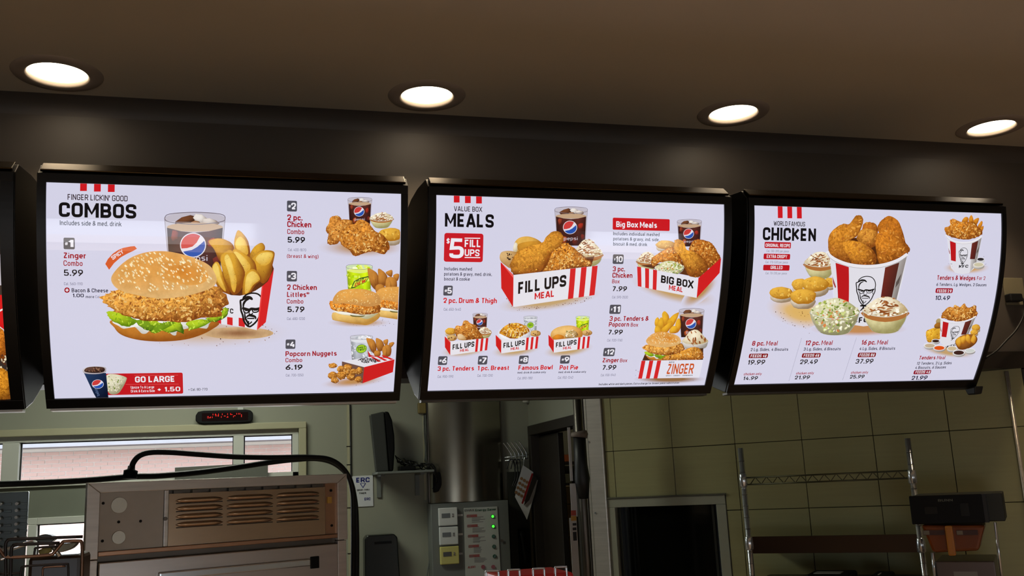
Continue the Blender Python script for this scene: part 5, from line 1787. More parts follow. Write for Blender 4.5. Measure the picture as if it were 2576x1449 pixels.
fried(p, [(10, 380), (20, 280), (80, 200), (180, 145), (240, 150), (290, 90), (320, 55), (370, 55), (398, 100), (380, 180), (330, 280), (260, 330), (230, 480), (250, 590), (120, 550), (30, 480)], 50, (8, 26), lt=(220, 150, 52), cols=chk, m=FINE, jag=.012, c=(170, 330))
fried(p, [(330, 280), (380, 210), (480, 200), (555, 240), (560, 320), (520, 400), (430, 390), (345, 340)], 24, (8, 22), lt=(228, 164, 70), cols=chk, m=FINE)
fried(p, [(540, 440), (535, 320), (570, 240), (640, 230), (740, 280), (840, 340), (900, 400), (890, 470), (800, 560), (680, 595), (580, 590)], 46, (8, 26), lt=(220, 142, 46), cols=chk, m=FINE, jag=.012)
fried(p, [(180, 420), (170, 350), (250, 330), (340, 340), (440, 385), (520, 450), (545, 540), (510, 600), (400, 612), (280, 595), (230, 500)], 36, (8, 24), lt=(230, 160, 54), cols=chk, m=FINE, jag=.012)
bucket(p)
place(p, 1820, 740, 1 / 5.152)
bowl(p, 1435, 55, 640, 475, 'slaw', dome=.38)
bowl(p, 2090, 38, 585, 470, 'mash', dome=.38)
p.done()

for (tag_, T, lt) in (('upper', (2260, 480, 1 / 5.573), 0), ('lower', (2260, 740, 1 / 5.573), 1)):
    if not lt:
        p = Pic(B3, 'food_picture', label='picture of a small bucket of tenders with two sauces')
        place(p, *T)
        p.glow(950, 1080, 330, 90, (206, 160, 92), BG, SOFT, mid=.6)
        for a in ([(890, 430), (930, 370), (980, 380), (960, 450)], [(980, 420), (1020, 340), (1050, 400), (1040, 470)], [(1050, 420), (1110, 380), (1130, 400), (1090, 480)], [(1110, 500), (1160, 425), (1180, 450), (1150, 530)], [(1130, 550), (1185, 490), (1190, 530), (1150, 610)]):
            wedge(p, a, None, (226, 150, 44), (170, 94, 20))
        fried(p, [(650, 520), (720, 490), (720, 420), (770, 392), (860, 430), (960, 430), (1060, 440), (1120, 510), (1180, 570), (1160, 620), (1040, 670), (880, 680), (720, 640), (660, 590)], 170, (9, 24), lt=(216, 140, 48))
        place(p, 2260 + 668 / 5.573 - 0, 480 + 600 / 5.573 - 480 * .585 / 5.573, 0.565 / 5.573, .665 / 5.573)
        bucket(p, False)
        place(p, *T)
        p.atext('KFC', (845, 1080), (975, 1076), (4, -40), BLK, .035)
        p.ell(1150, 985, 60, 30, (206, 206, 210)); p.ell(1150, 960, 56, 28, (220, 218, 222)); p.ell(1150, 960, 46, 20, (50, 44, 46))
        p.blob(1122, 1055, 82, 46, (226, 222, 214), (160, 154, 146)); p.ell(1122, 1035, 78, 36, (232, 228, 222)); p.ell(1122, 1036, 64, 27, (206, 198, 168))
        p.bits([(680, 1000), (740, 1010), (760, 1060), (700, 1040)], 6, [(60, 50, 50)], (3, 6)); p.bits([(1190, 900), (1240, 1040), (1240, 1100), (1190, 1110)], 6, [(60, 50, 50)], (3, 6))
        p.done()
    else:
        p = Pic(B3, 'food_picture', label='picture of a small bucket of tenders with wedges and six sauces')
        place(p, *T)
        p.glow(700, 800, 380, 85, (196, 160, 110), BG, SOFT, ang=8, mid=.6)
        p.blob(570, 385, 45, 45, (186, 164, 110), (120, 100, 60), SOFT)
        biscuit(p, 1085, 480, 62, 60); biscuit(p, 1060, 545, 56, 50)
        P = [(385, 560), (400, 510), (500, 470), (590, 450), (600, 600), (500, 660), (410, 670)]
        p.shade(P, (240, 190, 60), (180, 120, 24), SOFT, k=3)
        p.bits(P, 40, [(250, 206, 80), (186, 116, 20), (236, 170, 40)], (9, 22), asp=(.2, .4))
        P = [(500, 440), (540, 400), (600, 410), (600, 470), (520, 480)]
        p.shade(P, (176, 116, 40), (110, 66, 20), SOFT, k=3)
        fried(p, [(595, 320), (640, 230), (720, 175), (760, 200), (790, 150), (860, 180), (920, 130), (960, 180), (1020, 190), (1080, 155), (1090, 220), (1110, 280), (1060, 340), (900, 380), (740, 370), (640, 340)], 150, (9, 24), lt=(210, 144, 62))
        T1 = lambda q: (2260 + (594 + q[0] * .575 - q[1] * .085 + 24) / 5.573, 740 + (335 + (q[1] - 480) * .52 - q[0] * .03) / 5.573)
        p.T = T1
        bucket(p, False)
        place(p, *T)
        p.atext('KFC', (668, 756), (800, 720), (14, -34), BLK, .035)
        P = [(795, 650), (860, 590), (960, 560), (1060, 570), (1105, 620), (1080, 690), (980, 760), (860, 775), (810, 720)]
        p.shade(P, (176, 110, 40), (110, 60, 22), SOFT, k=3)
        for a in ([(800, 660), (850, 600), (900, 620), (880, 700), (840, 740)], [(860, 620), (930, 580), (950, 640), (900, 700)], [(940, 640), (960, 560), (1010, 610), (1000, 690)], [(1010, 650), (1050, 560), (1090, 620), (1060, 690)]):
            wedge(p, a, None, (236, 180, 60), (176, 106, 26))
        for cx, cy, rx, ry, c in ((520, 655, 60, 30, (56, 34, 30)), (437, 720, 84, 40, (196, 176, 148)), (570, 752, 88, 42, (222, 84, 22)), (750, 760, 76, 40, (206, 186, 148)), (843, 818, 88, 44, (60, 34, 30)), (1000, 790, 76, 36, (206, 210, 206))):
            p.blob(cx, cy + 12, rx, ry + 4, (226, 222, 220), (150, 146, 144))
            p.ell(cx, cy - 2, rx * .97, ry * .9, (232, 230, 230)); p.ell(cx, cy, rx * .82, ry * .68, c)
        p.done()

# ---- the board cut off by the left edge: dark picture board ------------------
p = Pic(B0, 'food_picture', label='strip of fried chicken and red boxes')
c0 = lambda x, y: (x / 2.229, 400 + y / 2.229)
p.T = lambda q: c0(*q)
p.blob(-20, 350, 36, 60, (226, 150, 50), (120, 64, 20), CRUST, jag=.06)
p.blob(-40, 450, 54, 80, (240, 180, 90), (150, 90, 40), CRUST, jag=.06)
p.flat([(-80, 535), (14, 535), (16, 708), (-80, 715)], (196, 190, 196))
p.flat([(8, 535), (15, 535), (18, 708), (11, 708)], (176, 30, 40))
p.flat([(-80, 760), (22, 762), (35, 960), (-80, 880)], (214, 20, 24))
p.flat([(-10, 850), (24, 838), (26, 848), (-10, 862)], (236, 230, 230))
p.flat([(-80, 880), (30, 955), (35, 965), (-80, 1100)], (220, 216, 220))
p.shade([(-60, 940), (20, 960), (42, 1040), (44, 1110), (-60, 1120)], (214, 130, 40), (120, 60, 18), CRUST, k=3)
p.bits([(-30, 1100), (48, 1100), (48, 1190), (-30, 1190)], 30, [(230, 216, 180), (90, 50, 30)], (6, 14))
p.shade([(-60, 1180), (50, 1190), (66, 1300), (66, 1345), (-60, 1345)], (220, 150, 44), (120, 70, 20), CRUST, k=3)
p.done()

# ------------------------------------------------------------------ kitchen things
def rect(pl, x0, y0, x1, y1, off=0.0):
    """pixel rectangle -> u0,u1,z0,z1 on a plane"""
    xm, ym = (x0 + x1) / 2, (y0 + y1) / 2
    return pl.uz(x0, ym, off)[0], pl.uz(x1, ym, off)[0], pl.uz(xm, y1, off)[1], pl.uz(xm, y0, off)[1]


def uzs(pl, pts, off=0.0):
    return [pl.uz(x, y, off) for x, y in pts]


led_red = mat('led_red', (255, 40, 30), 0.4, emit=(220, 30, 24), strength=0.55)
led_green = mat('led_green', (60, 255, 60), 0.4, emit=(60, 255, 50), strength=2.2)
led_off = mat('led_off_green', (10, 70, 44), 0.3)
led_redoff = mat('led_off_red', (130, 20, 22), 0.3)
black_ink = mat('black_ink', (20, 20, 22), 0.6)
grey_ink = mat('grey_ink', (120, 116, 116), 0.6)
green_ink = mat('green_ink', (12, 74, 44), 0.6)
red_ink = mat('red_ink', (170, 40, 40), 0.6)
blue_ink = mat('blue_ink', (30, 40, 120), 0.6)

# --- steel holding cabinet in the foreground left
OEX = np.array([math.sin(math.radians(68)), math.cos(math.radians(68))])
r1_, r2_ = ray(218, 1215)[:2], ray(869, 1186)[:2]
WOV = 0.88
A_ = np.array([[r1_[0], -r2_[0]], [r1_[1], -r2_[1]]])
tt_ = np.linalg.solve(A_, -OEX * WOV)
OV = Plane(tuple(r1_ * tt_[0]), ang=68)
zt = OV.uz(218, 1215)[1]
ov = empty('holding_cabinet', (*(r1_ * tt_[0] + OEX * WOV / 2), 0), 'tall stainless steel holding cabinet with louvred top panel, in front of the window', 'cabinet')
MB().box8([OV.pt(0.34, .05, -.55), OV.pt(WOV, .05, -.55), OV.pt(WOV, .05, -.012), OV.pt(0, .05, -.012), OV.pt(0.34, zt - .004, -.55), OV.pt(WOV, zt - .004, -.55), OV.pt(WOV, zt - .004, -.012), OV.pt(0, zt - .004, -.012)]).build('cabinet_body', steel_dark, ov, bevel=0.004)
fw = OV.uz(248, 1300)[0]
fr_ = OV.uz(846, 1290)[0]
ztp = OV.uz(400, 1234)[1]
zj = OV.uz(232, 1408)[1]
m = MB(); m.poly(OV, [(0, zt), (WOV, zt), (fr_, ztp), (fw, ztp)], -0.012, 0.014); m.build('top_rail', steel, ov, bevel=0.002)
m = MB(); m.poly(OV, [(0, zt), (fw, ztp), (fw, zj), (0, zj)], -0.012, 0.012); m.build('side_rail', steel, ov, bevel=0.002)
m = MB(); m.poly(OV, [(WOV, zt), (WOV, zj), (fr_, zj), (fr_, ztp)], -0.012, 0.012); m.build('side_rail', steel, ov, bevel=0.002)
m = MB(); m.pbox(OV, 0, fw, 0.05, zj - 0.002, -0.012, 0.010); m.build('side_rail', steel, ov, bevel=0.002)
m = MB(); m.pbox(OV, fr_, WOV - 0.004, 0.05, zj - 0.002, -0.012, 0.010); m.build('side_rail', steel, ov, bevel=0.002)
za = OV.uz(400, 1376)[1]
zb = OV.uz(400, 1388)[1]
zc = OV.uz(400, 1402)[1]
bronze = mat('heat_tinted_steel', (176, 136, 108), 0.3, 0.7, 0.2, 12)
ul = OV.uz(411, 1310)[0]
m = MB(); m.pbox(OV, fw, ul - 0.001, za, ztp, -0.012, 0.002); m.build('control_plate', mat('dull_steel', (176, 170, 160), 0.45, 0.5, 0.15, 14), ov)
m = MB(); m.pbox(OV, ul, ul + 0.014, za, ztp, -0.012, 0.006); m.build('latch_bar', steel, ov, bevel=0.002)
u, z = OV.uz(413.5, 1305); m = MB(); m.disc(OV.pt(u, z, 0.006), OV.n, 0.006, 0.008, 14); m.build('latch_knob', steel_dark, ov)
ur = OV.uz(817, 1280)[0]
m = MB(); m.pbox(OV, ul + 0.015, ur, za, ztp - 0.012, -0.012, 0.003); lp = m.build('louvre_panel', mat('oven_panel_steel', (196, 168, 140), 0.24, 0.85, 0.12, 9, (1, 1, 10)), ov)
m = MB(); m.pbox(OV, ur + 0.002, fr_, za, ztp, -0.012, 0.0); m.build('end_plate', bronze, ov)
m = MB(); m.pbox(OV, fw, fr_, zb, za - 0.001, -0.012, 0.010); m.build('lower_rail', bronze, ov, bevel=0.002)
m = MB(); m.pbox(OV, fw, fr_, zc, zb, -0.05, -0.03); m.build('dark_gap_strip', rubber, ov)  # black strip standing in for the shaded gap above the door
for x0, x1, in ((440, 561), (568, 687), (693, 803)):
    for k in range(4):
        ya = 1260 + 20.2 * k - (x0 - 440) / 363 * 20
        yb_ = 1260 + 20.0 * k - (x1 - 440) / 363 * 20
        ua_, z1_ = OV.uz(x0, ya)
        ub_, _ = OV.uz(x1, yb_)
        m = MB()
        rings = []
        NS = 16
        for i in range(NS + 1):
            f = i / NS
            e = min(1.0, min(1, 1.9 * math.sin(math.pi * f)) ** 0.5) if 0 < f < 1 else 0.02
            u_ = ua_ + (ub_ - ua_) * f
            row = []
            for a in range(7):
                t = math.pi * a / 6
                row.append(OV.pt(u_, z1_ - math.cos(t) * 0.0085 * e, 0.003 + math.sin(t) * 0.010 * e))
            rings.append(m.verts(row))
        for a, b in zip(rings, rings[1:]):
            for q in range(6):
                m.bm.faces.new([a[q], a[q + 1], b[q + 1], b[q]]).smooth = True
        m.build('louvre', MATS['oven_panel_steel'], lp)
        m = MB(); m.pbox(OV, ua_ + 0.003, ub_ - 0.003, z1_ - 0.0105, z1_ - 0.0078, 0.003, 0.0045); m.build('slot', rubber, lp)
disc_m = mat('aluminium_disc', (206, 204, 190), 0.35, 0.6, 0.06, 20)
for x, y, r in ((299, 1271, .0245), (298, 1352, .0205)):
    u, z = OV.uz(x, y); m = MB(); m.disc(OV.pt(u, z, 0.002), OV.n, r, 0.003, 32); m.build('blanking_disc', disc_m, ov, bevel=0.001)
for x, y in ((259, 1266), (298, 1313), (353, 1311), (257, 1361), (832, 1234), (834, 1322)):
    u, z = OV.uz(x, y); m = MB(); m.disc(OV.pt(u, z, 0.0005), OV.n, .0045, 0.003, 12); m.build('screw', black, ov)
for i in range(9):
    u = ul + 0.03 + i * (ur - ul) / 9.3
    m = MB(); m.pbox(OV, u, u + 0.028, ztp - 0.0115, ztp - 0.002, -0.012, 0.004 if i % 2 else 0.001); m.build('hinge_tab', steel_dark, ov)
a = rect(OV, 822, 1250, 833, 1266); m = MB(); m.pbox(OV, *a, 0.0, 0.006); m.build('yellow_tag', mat('yellow_tag', (206, 160, 70), 0.5), ov)
# the door below
d0 = MB(); d0.pbox(OV, fw + 0.002, fr_ - 0.002, 0.35, zc - 0.002, -0.012, 0.016)
od = d0.build('door', mat('door_steel', (190, 182, 176), 0.3, 0.7, 0.1, 5, (1, 1, 12)), ov, bevel=0.003)
u0, z0 = OV.uz(402, 1444, .03); u1, z1 = OV.uz(782, 1412, .03)
m = MB(); m.pbox(OV, u0, u1, z0 - 0.02, z0 + 0.004, 0.016, 0.03); m.build('handle', chrome, od, bevel=0.004)
m = MB(); m.pbox(OV, u1 + 0.004, u1 + 0.036, z0 - 0.03, z0 + 0.01, 0.014, 0.022); m.build('catch', black, od, bevel=0.002)

# black supply hoses behind the cabinet
def px_path(pl, pts, off, k=6):
    q = smooth_path([(x, y) for x, y in pts], k)
    return [pl.px(x, y, off) for x, y in q]


hz = [(-60, 1221), (0, 1218), (110, 1214), (220, 1208), (330, 1199), (400, 1197), (493, 1189), (586, 1177), (679, 1163), (741, 1156), (800, 1154), (845, 1168), (878, 1202), (893, 1262), (897, 1340), (897, 1449), (896, 1560)]
m = MB(); m.tube(px_path(OV, hz, -0.66), 0.0115, 12)
tag(m.build('supply_hose', rubber), 'long black rubber hose running along the steel cabinet top and down beside it', 'hose')
h2 = empty('extension_lead', (*OV.pt(0.1, 0, -0.66)[:2], 0), 'thick black cord arching up from a plug above the steel cabinet', 'cord')
m = MB(); m.tube(px_path(OV, [(330, 1182), (336, 1163), (352, 1146), (380, 1138), (430, 1138), (500, 1143), (590, 1149), (680, 1151), (780, 1150), (835, 1158), (872, 1190), (887, 1240), (889, 1330), (888, 1449), (888, 1560)], -0.64), 0.0108, 12)
m.build('cord', rubber, h2)
m = MB(); m.tube([OV.px(331, 1172, -0.64), OV.px(330, 1181, -0.64), OV.px(329, 1184, -0.64), OV.px(327, 1204, -0.64)], [0.013, 0.014, 0.026, 0.026], 16)
m.build('plug', black, h2)

# --- things on the kitchen wall
def on_wall(name, label, cat, pl, x, y, group=None):
    u, z = pl.uz(x, y)
    return empty(name, pl.pt(u, z, 0), label, cat, group)


e = on_wall('led_display', 'narrow black wall display with dim red lights, above the window', 'display', WIN, 564, 1048)
off = 0.05
P8 = uzs(WIN, [(492, 1045), (498, 1036), (512, 1033), (618, 1030), (630, 1032), (636, 1038), (636, 1054), (630, 1061), (610, 1063), (512, 1066), (498, 1064), (492, 1058)], off)
m = MB(); m.poly(WIN, P8, 0.0, off); m.build('case', black, e, bevel=0.004)
a = rect(WIN, 508, 1038, 624, 1058, off)
m = MB(); m.pbox(WIN, a[0], a[1], a[2], a[3], off, off + 0.002); m.build('window_face', mat('dark_lens', (24, 6, 8), 0.1), e)
sg = MB()
xs_ = 518
for ch in '1TOUL11F5CU1T':
    u0, z0 = WIN.uz(xs_, 1052 - (xs_ - 518) * .03, off + .003)
    for k in range(3):
        if RNG.random() < .75:
            uu = u0 + RNG.uniform(0, .008); zz = z0 + RNG.choice([0, .008, .016])
            if RNG.random() < .5: sg.pbox(WIN, uu, uu + .010, zz, zz + .003, off + .002, off + .003)
            else: sg.pbox(WIN, uu, uu + .003, zz, zz + .009, off + .002, off + .003)
    xs_ += 7.4
tag(sg.build('lit_segments', led_red, e), kind='stuff')
a = rect(WIN, 598, 1018, 612, 1031); m = MB(); m.pbox(WIN, *a, 0, .012); m.build('bracket', white_m, e)

a = rect(WIN, 440, 1170, 674, 1200, .03)
tag(MB().box8([WIN.pt(a[0], .952, .012), WIN.pt(a[1], .952, .012), WIN.pt(a[1], .952, .030), WIN.pt(a[0], .952, .030), WIN.pt(a[0], a[3] - .004, .012), WIN.pt(a[1], a[3] + .004, .012), WIN.pt(a[1], a[3] + .004, .030), WIN.pt(a[0], a[3] - .004, .030)]).build('grey_board', mat('grey_board', (92, 94, 86), .6)), 'plain grey board standing on the sill inside the long window', 'board')
e = empty('wall_batten', WIN.px(878, 1200), 'cream wall batten with a black wire, between window and monitor shelf', 'batten')
u = WIN.uz(878, 1200)[0]
m = MB(); m.pbox(WIN, u - 0.010, u + 0.006, 0.1, 2.75, 0, 0.012); m.build('batten', cream, e)
m = MB(); m.tube([WIN.pt(u + 0.011, 0.1, .008), WIN.pt(u + 0.011, 2.75, .008)], 0.005, 8); m.build('wire', rubber, e)
for y in (1123, 1169, 1277, 1392):
    z = WIN.uz(878, y)[1]; m = MB(); m.pbox(WIN, u - 0.014, u + 0.014, z - 0.002, z + 0.002, 0.0, 0.015); m.build('cable_tie', black, e)

e = on_wall('timer_sign', 'small white timer sign with blue letters, under the monitor shelf', 'sign', WIN, 912, 1236)
a = rect(WIN, 880, 1197, 939, 1275, .006)
m = MB(); m.pbox(WIN, *a, 0, .006); m.build('board', mat('sign_white', (206, 208, 212), 0.4), e, bevel=0.002)
letters_on(WIN, 'ERC', 896, 1214, 930, 12, .0075, blue_ink, e, bold=.03)
letters_on(WIN, 'DRIVE-THRU', 898, 1235, 929, 4, .0075, black_ink, e, bold=.01)
letters_on(WIN, 'TIMER', 903, 1243, 921, 4, .0075, black_ink, e, bold=.01)
letters_on(WIN, 'ERC', 917, 1259, 932, 7, .0075, blue_ink, e, bold=.02)
m = MB(); P3 = uzs(WIN, [(905, 1216), (921, 1215), (913, 1228)], .0065); m.poly(WIN, P3, .006, .007); m.build('triangle_mark', blue_ink, e)
m = MB(); P3 = uzs(WIN, [(908, 1217), (918, 1216.5), (913, 1225)], .0065); m.poly(WIN, P3, .007, .0075); m.build('triangle_centre', MATS['sign_white'], e)

SD = 0.28
e = on_wall('wall_shelf', 'narrow grey wall shelf carrying a monitor and tangled wires', 'shelf', WIN, 1010, 1190)
u0, z0 = WIN.uz(949, 1190, SD); u1, _ = WIN.uz(1093, 1186, SD)
zsh = WIN.uz(1020, 1184, SD)[1]
m = MB(); m.pbox(WIN, u0, u1, zsh - 0.014, zsh, 0, SD); m.build('shelf_board', grey_m, e, bevel=0.003)
for x in (952, 1050):
    uu = WIN.uz(x, 1200, .1)[0]
    m = MB(); m.poly(WIN, [(uu, zsh - .014), (uu + .025, zsh - .014), (uu + .025, zsh - .15), (uu, zsh - .15)], 0.0, 0.012)
    m.pbox(WIN, uu, uu + .025, zsh - .026, zsh - .014, 0, .22); m.build('bracket', grey_m, e)
e = on_wall('monitor', 'dark monitor standing sideways on the wall shelf', 'monitor', WIN, 960, 1185)
m = MB(); m.poly(WIN, [(u, z if z > zsh + .06 else zsh + .001) for u, z in uzs(WIN, [(931, 1043), (966, 1035), (978, 1172), (946, 1175)], .2)], 0.14, 0.20); m.build('screen_housing', mat('monitor_grey', (44, 46, 42), 0.45), e, bevel=.006)
m = MB(); m.poly(WIN, [(u, z if z > zsh + .05 else zsh + .001) for u, z in uzs(WIN, [(965, 1036), (977, 1035), (986, 1056), (992, 1095), (993, 1130), (989, 1168), (978, 1172)], .18)], 0.06, 0.19); m.build('rear_shell', black, e, bevel=.01)
e = on_wall('power_adapter', 'flat black power adapter on the wall shelf beside the monitor', 'adapter', WIN, 1010, 1183)
u_, _z = WIN.uz(1006, 1180, .2); u2_, _ = WIN.uz(1046, 1180, .2)
m = MB(); m.pbox(WIN, u_, u2_, zsh + .0005, zsh + .028, .1, .2); m.build('body', black, e, bevel=.004)
m = MB()
for k in range(5):
    pts = [WIN.px(990 + RNG.uniform(0, 20), 1150 + RNG.uniform(-4, 10), .15)]
    for j in range(9):
        pts.append(WIN.px(1010 + j * 9 + RNG.uniform(-9, 9), 1162 + j * 1.5 + RNG.uniform(-10, 12), .12 + RNG.uniform(-.04, .04)))
    pts.append(WIN.px(1098, 1186 + 6 * k, .1)); pts.append(WIN.px(1100 - 3 * k, 1230, .03))
    m.tube(smooth_path(pts, 4), 0.0035, 6)
tag(m.build('tangled_wires', rubber), 'tangle of thin black wires heaped on the wall shelf', 'wires', kind='stuff')
e = on_wall('transformer', 'black transformer block hanging under the right end of the wall shelf', 'transformer', WIN, 1100, 1215)
m = MB(); m.poly(WIN, uzs(WIN, [(1090, 1190), (1106, 1186), (1117, 1212), (1103, 1236), (1090, 1240)], .05), 0.0, .06); m.build('body', black, e, bevel=.006)
e = on_wall('junction_box', 'small yellowed junction box with wires, left of the steel duct', 'junction box', WIN, 1059, 1027)
a = rect(WIN, 1050, 1014, 1070, 1041); m = MB(); m.pbox(WIN, *a, 0, .035); m.build('box', mat('yellowed_plastic', (120, 104, 56), .5), e, bevel=.006)
m = MB(); m.tube(px_path(WIN, [(1066, 1041), (1067, 1090), (1070, 1130), (1068, 1160)], .01), .003, 6); m.tube(px_path(WIN, [(1070, 1041), (1072, 1100), (1072, 1160)], .014), .003, 6); m.build('wire', grey_m, e)
e = on_wall('corner_strip', 'pale strip with loose wires, left of the steel duct', 'strip', WIN, 1071, 1300)
u = WIN.uz(1070, 1200)[0]
m = MB(); m.pbox(WIN, u - .010, u + .004, 1.52, 2.75, 0, .006); m.build('strip', cream, e)
m = MB(); m.tube(px_path(WIN, [(1100, 1190), (1092, 1230), (1084, 1270), (1082, 1320), (1085, 1370), (1080, 1410), (1072, 1460)], .02), .0035, 6); m.build('wire', grey_m, e)
m = MB(); m.tube(px_path(WIN, [(1090, 1190), (1086, 1260), (1086, 1330), (1087, 1380), (1082, 1460)], .014), .005, 6); m.build('wire', rubber, e)

# stainless duct down to the switch cabinet
e = on_wall('steel_duct', 'tall curved stainless steel duct on the back wall above the switch cabinet', 'duct', WIN, 1170, 1200)
m = MB()
ua_, ub_ = WIN.uz(1076, 1150)[0], WIN.uz(1262, 1150)[0]
zlo = WIN.uz(1170, 1262)[1]
rows = []
for k in range(25):
    f = k / 24
    o_ = 0.02 + 0.075 * math.sin(math.pi * f) ** .8
    rows.append(m.verts([WIN.pt(ua_ + (ub_ - ua_) * f, zlo, o_), WIN.pt(ua_ + (ub_ - ua_) * f, 2.79, o_)]))
for a, b in zip(rows, rows[1:]):
    m.bm.faces.new([a[0], b[0], b[1], a[1]]).smooth = True
duct = m.build('duct_sheet', mat('duct_steel', (156, 150, 134), 0.22, 1.0, 0.15, 3, (1, 1, 3)), e)
for uu in (ua_ - .004, ub_ - .004):
    m = MB(); m.pbox(WIN, uu, uu + .008, zlo, 2.79, 0.001, .026); m.build('edge_strip', steel_dark, e)

SW = .14
e = on_wall('switch_cabinet', 'grey electrical switch cabinet below the steel duct', 'cabinet', WIN, 1185, 1400)
a = rect(WIN, 1087, 1266, 1284, 1500, SW)
m = MB(); m.pbox(WIN, a[0], a[1], 0.9, WIN.uz(1185, 1263, SW)[1], 0, SW); m.build('cabinet_box', grey_m, e, bevel=.004)
u, z = WIN.uz(1262, 1360, SW); m = MB(); m.disc(WIN.pt(u, z, SW), WIN.n, .008, .01, 14); m.build('lock', steel_dark, e)
for y in (1296, 1344, 1393):
    a = rect(WIN, 1150, y - 2.5, 1164, y + 2.5, SW); m = MB(); m.pbox(WIN, *a, SW, SW + .002); m.build('name_tag', paper, e)
for i, (x, y, c, lb) in enumerate(((1126, 1299.5, (206, 208, 206), 'white wall thermostat, topmost on the grey switch cabinet'), (1128, 1347.5, (200, 203, 202), 'white wall thermostat between another white one and the yellow one'), (1130, 1396.5, (196, 188, 110), 'yellowed wall thermostat on the grey switch cabinet'))):
    t = on_wall('thermostat', lb, 'thermostat', WIN, x, y, 'thermostats on the switch cabinet')
    a = rect(WIN, x - 24, y - 22.5, x + 23.5, y + 22.5, SW)
    m = MB(); m.pbox(WIN, *a, SW + .0008, SW + .025); m.build('cover', mat('thermostat_%d' % i, c, .45), t, bevel=.005)
    a = rect(WIN, x - 15, y - 8, x + 6, y + 3, SW + .025); m = MB(); m.pbox(WIN, *a, SW + .025, SW + .027); m.build('screen', mat('lcd_grey', (92, 96, 98), .3) if i < 2 else mat('lcd_dark', (50, 50, 44), .3), t)
    for dy in (-6, -1): 
        a = rect(WIN, x + 11, y + dy - 1.5, x + 15, y + dy + 1.5, SW + .025); m = MB(); m.pbox(WIN, *a, SW + .025, SW + .028); m.build('button', grey_ink, t)
t = on_wall('energy_panel', 'white control panel with small print and green lights, on the switch cabinet', 'control panel', WIN, 1212, 1360)
o1 = SW + .006
quad_ = uzs(WIN, [(1167, 1278), (1251, 1274), (1262, 1480), (1172, 1480)], o1)
m = MB(); m.poly(WIN, quad_, SW + .0008, o1); m.build('face_plate', mat('panel_white', (176, 178, 172), .5), t, bevel=.001)
letters_on(WIN, 'EMAX', 1169, 1287, 1193, 5.5, o1 + .001, black_ink, t, bold=-.01)
letters_on(WIN, 'Energy Saver', 1196, 1286.5, 1248, 6, o1 + .001, green_ink, t, bold=.02)
for k, y in enumerate((1299, 1324, 1349.5, 1375, 1399.5)):
    xo = k * 1.6
    a = rect(WIN, 1174 + xo, y - 4.5, 1200 + xo, y + 2, o1)
    m = MB(); m.pbox(WIN, *a, o1, o1 + .0008); m.build('red_mark', mat('faded_red', (150, 80, 78), .6), t)
    m = MB()
    for j in range(5):
        w_ = RNG.uniform(16, 34)
        a = rect(WIN, 1187 + xo, y + 1 + j * 3.1, 1187 + xo + w_, y + 2.4 + j * 3.1, o1); m.pbox(WIN, *a, o1, o1 + .0007)
    a = rect(WIN, 1173 + xo, y - 1.5, 1184 + xo, y + .5, o1); m.pbox(WIN, *a, o1, o1 + .0012)
    tag(m.build('small_print', grey_ink, t), kind='stuff')
    u, z = WIN.uz(1239 + k * 1.3, y, o1)
    m = MB(); m.disc(WIN.pt(u, z, o1), WIN.n, .0115, .004, 16); r_ = m.build('light_bezel', green_ink, t)
    m = MB(); m.disc(WIN.pt(u, z, o1 + .004), WIN.n, .008, .003, 16); m.build('light', led_green if k < 2 else led_off, t)
for x in (1215, 1240.5):
    u, z = WIN.uz(x, 1426, o1); m = MB(); m.disc(WIN.pt(u, z, o1), WIN.n, .012, .006, 16); m.build('light', led_redoff, t)
letters_on(WIN, 'ALERT', 1177, 1430, 1196, 5.5, o1 + .001, red_ink, t, bold=.02)

e = on_wall('soap_dispenser', 'steel paper towel dispenser low on the back wall', 'dispenser', WIN, 958, 1420)
a = rect(WIN, 917, 1345, 1003, 1500, .1)
m = MB(); m.poly(WIN, [(a[0], .95), (a[1] + .01, .95), (a[1] - .005, a[3] - .02), (a[1] - .025, a[3]), (a[0] + .02, a[3]), (a[0] + .002, a[3] - .02)], 0, .11); m.build('cover', mat('dispenser_steel', (58, 60, 58), .25, 0.9), e, bevel=.006)
m = MB(); a = rect(WIN, 942, 1362, 985, 1366, .11); m.pbox(WIN, a[0], a[1], a[2] - .005, a[3], .11, .112); m.build('slot', black, e)
e['label'] = 'steel towel dispenser with a slotted front, low on the back wall'
e.name = 'towel_dispenser'
e = on_wall('smoke_sensor', 'small white sensor knob high on the back wall by the doorway', 'sensor', WIN, 1323, 1008)
m = MB(); m.tube([WIN.px(1323, 1000, .03), WIN.px(1323, 1013, .03)], .022, 18); m.build('cap', white_m, e)

# hook rack with hanging things
e = on_wall('hook_rack', 'wire hook rack on the back wall, right of the steel duct', 'rack', WIN, 1298, 1155)
m = MB(); m.tube([WIN.px(1270, 1159, .05), WIN.px(1329, 1153, .05)], .004, 8); m.tube([WIN.px(1270, 1151, .04), WIN.px(1329, 1145, .04)], .004, 8)
m.build('rail', chrome, e)
for k in range(5):
    x = 1265 + k * 9.5
    m = MB(); m.tube(px_path(WIN, [(x, 1115 - k * 1.3), (x + 4, 1118 - k * 1.3), (x + 18, 1138 - k), (x + 22, 1150 - k), (x + 21, 1160 - k)], .045), .004, 8); m.build('hook', chrome, e)
e = empty('menu_cards', WIN.px(1318, 1166, .08), 'bunch of laminated menu cards hanging askew from the hook rack', 'cards')
m = MB(); m.poly(WIN, uzs(WIN, [(1316, 1172), (1353, 1208), (1346, 1240), (1326, 1307), (1296, 1250)], .08), .074, .078); m.build('card', paper, e)
m = MB(); m.poly(WIN, uzs(WIN, [(1316, 1170), (1342, 1188), (1320, 1262), (1295, 1240)], .09), .084, .088); m.build('card', mat('card_white', (186, 186, 190), .35), e)
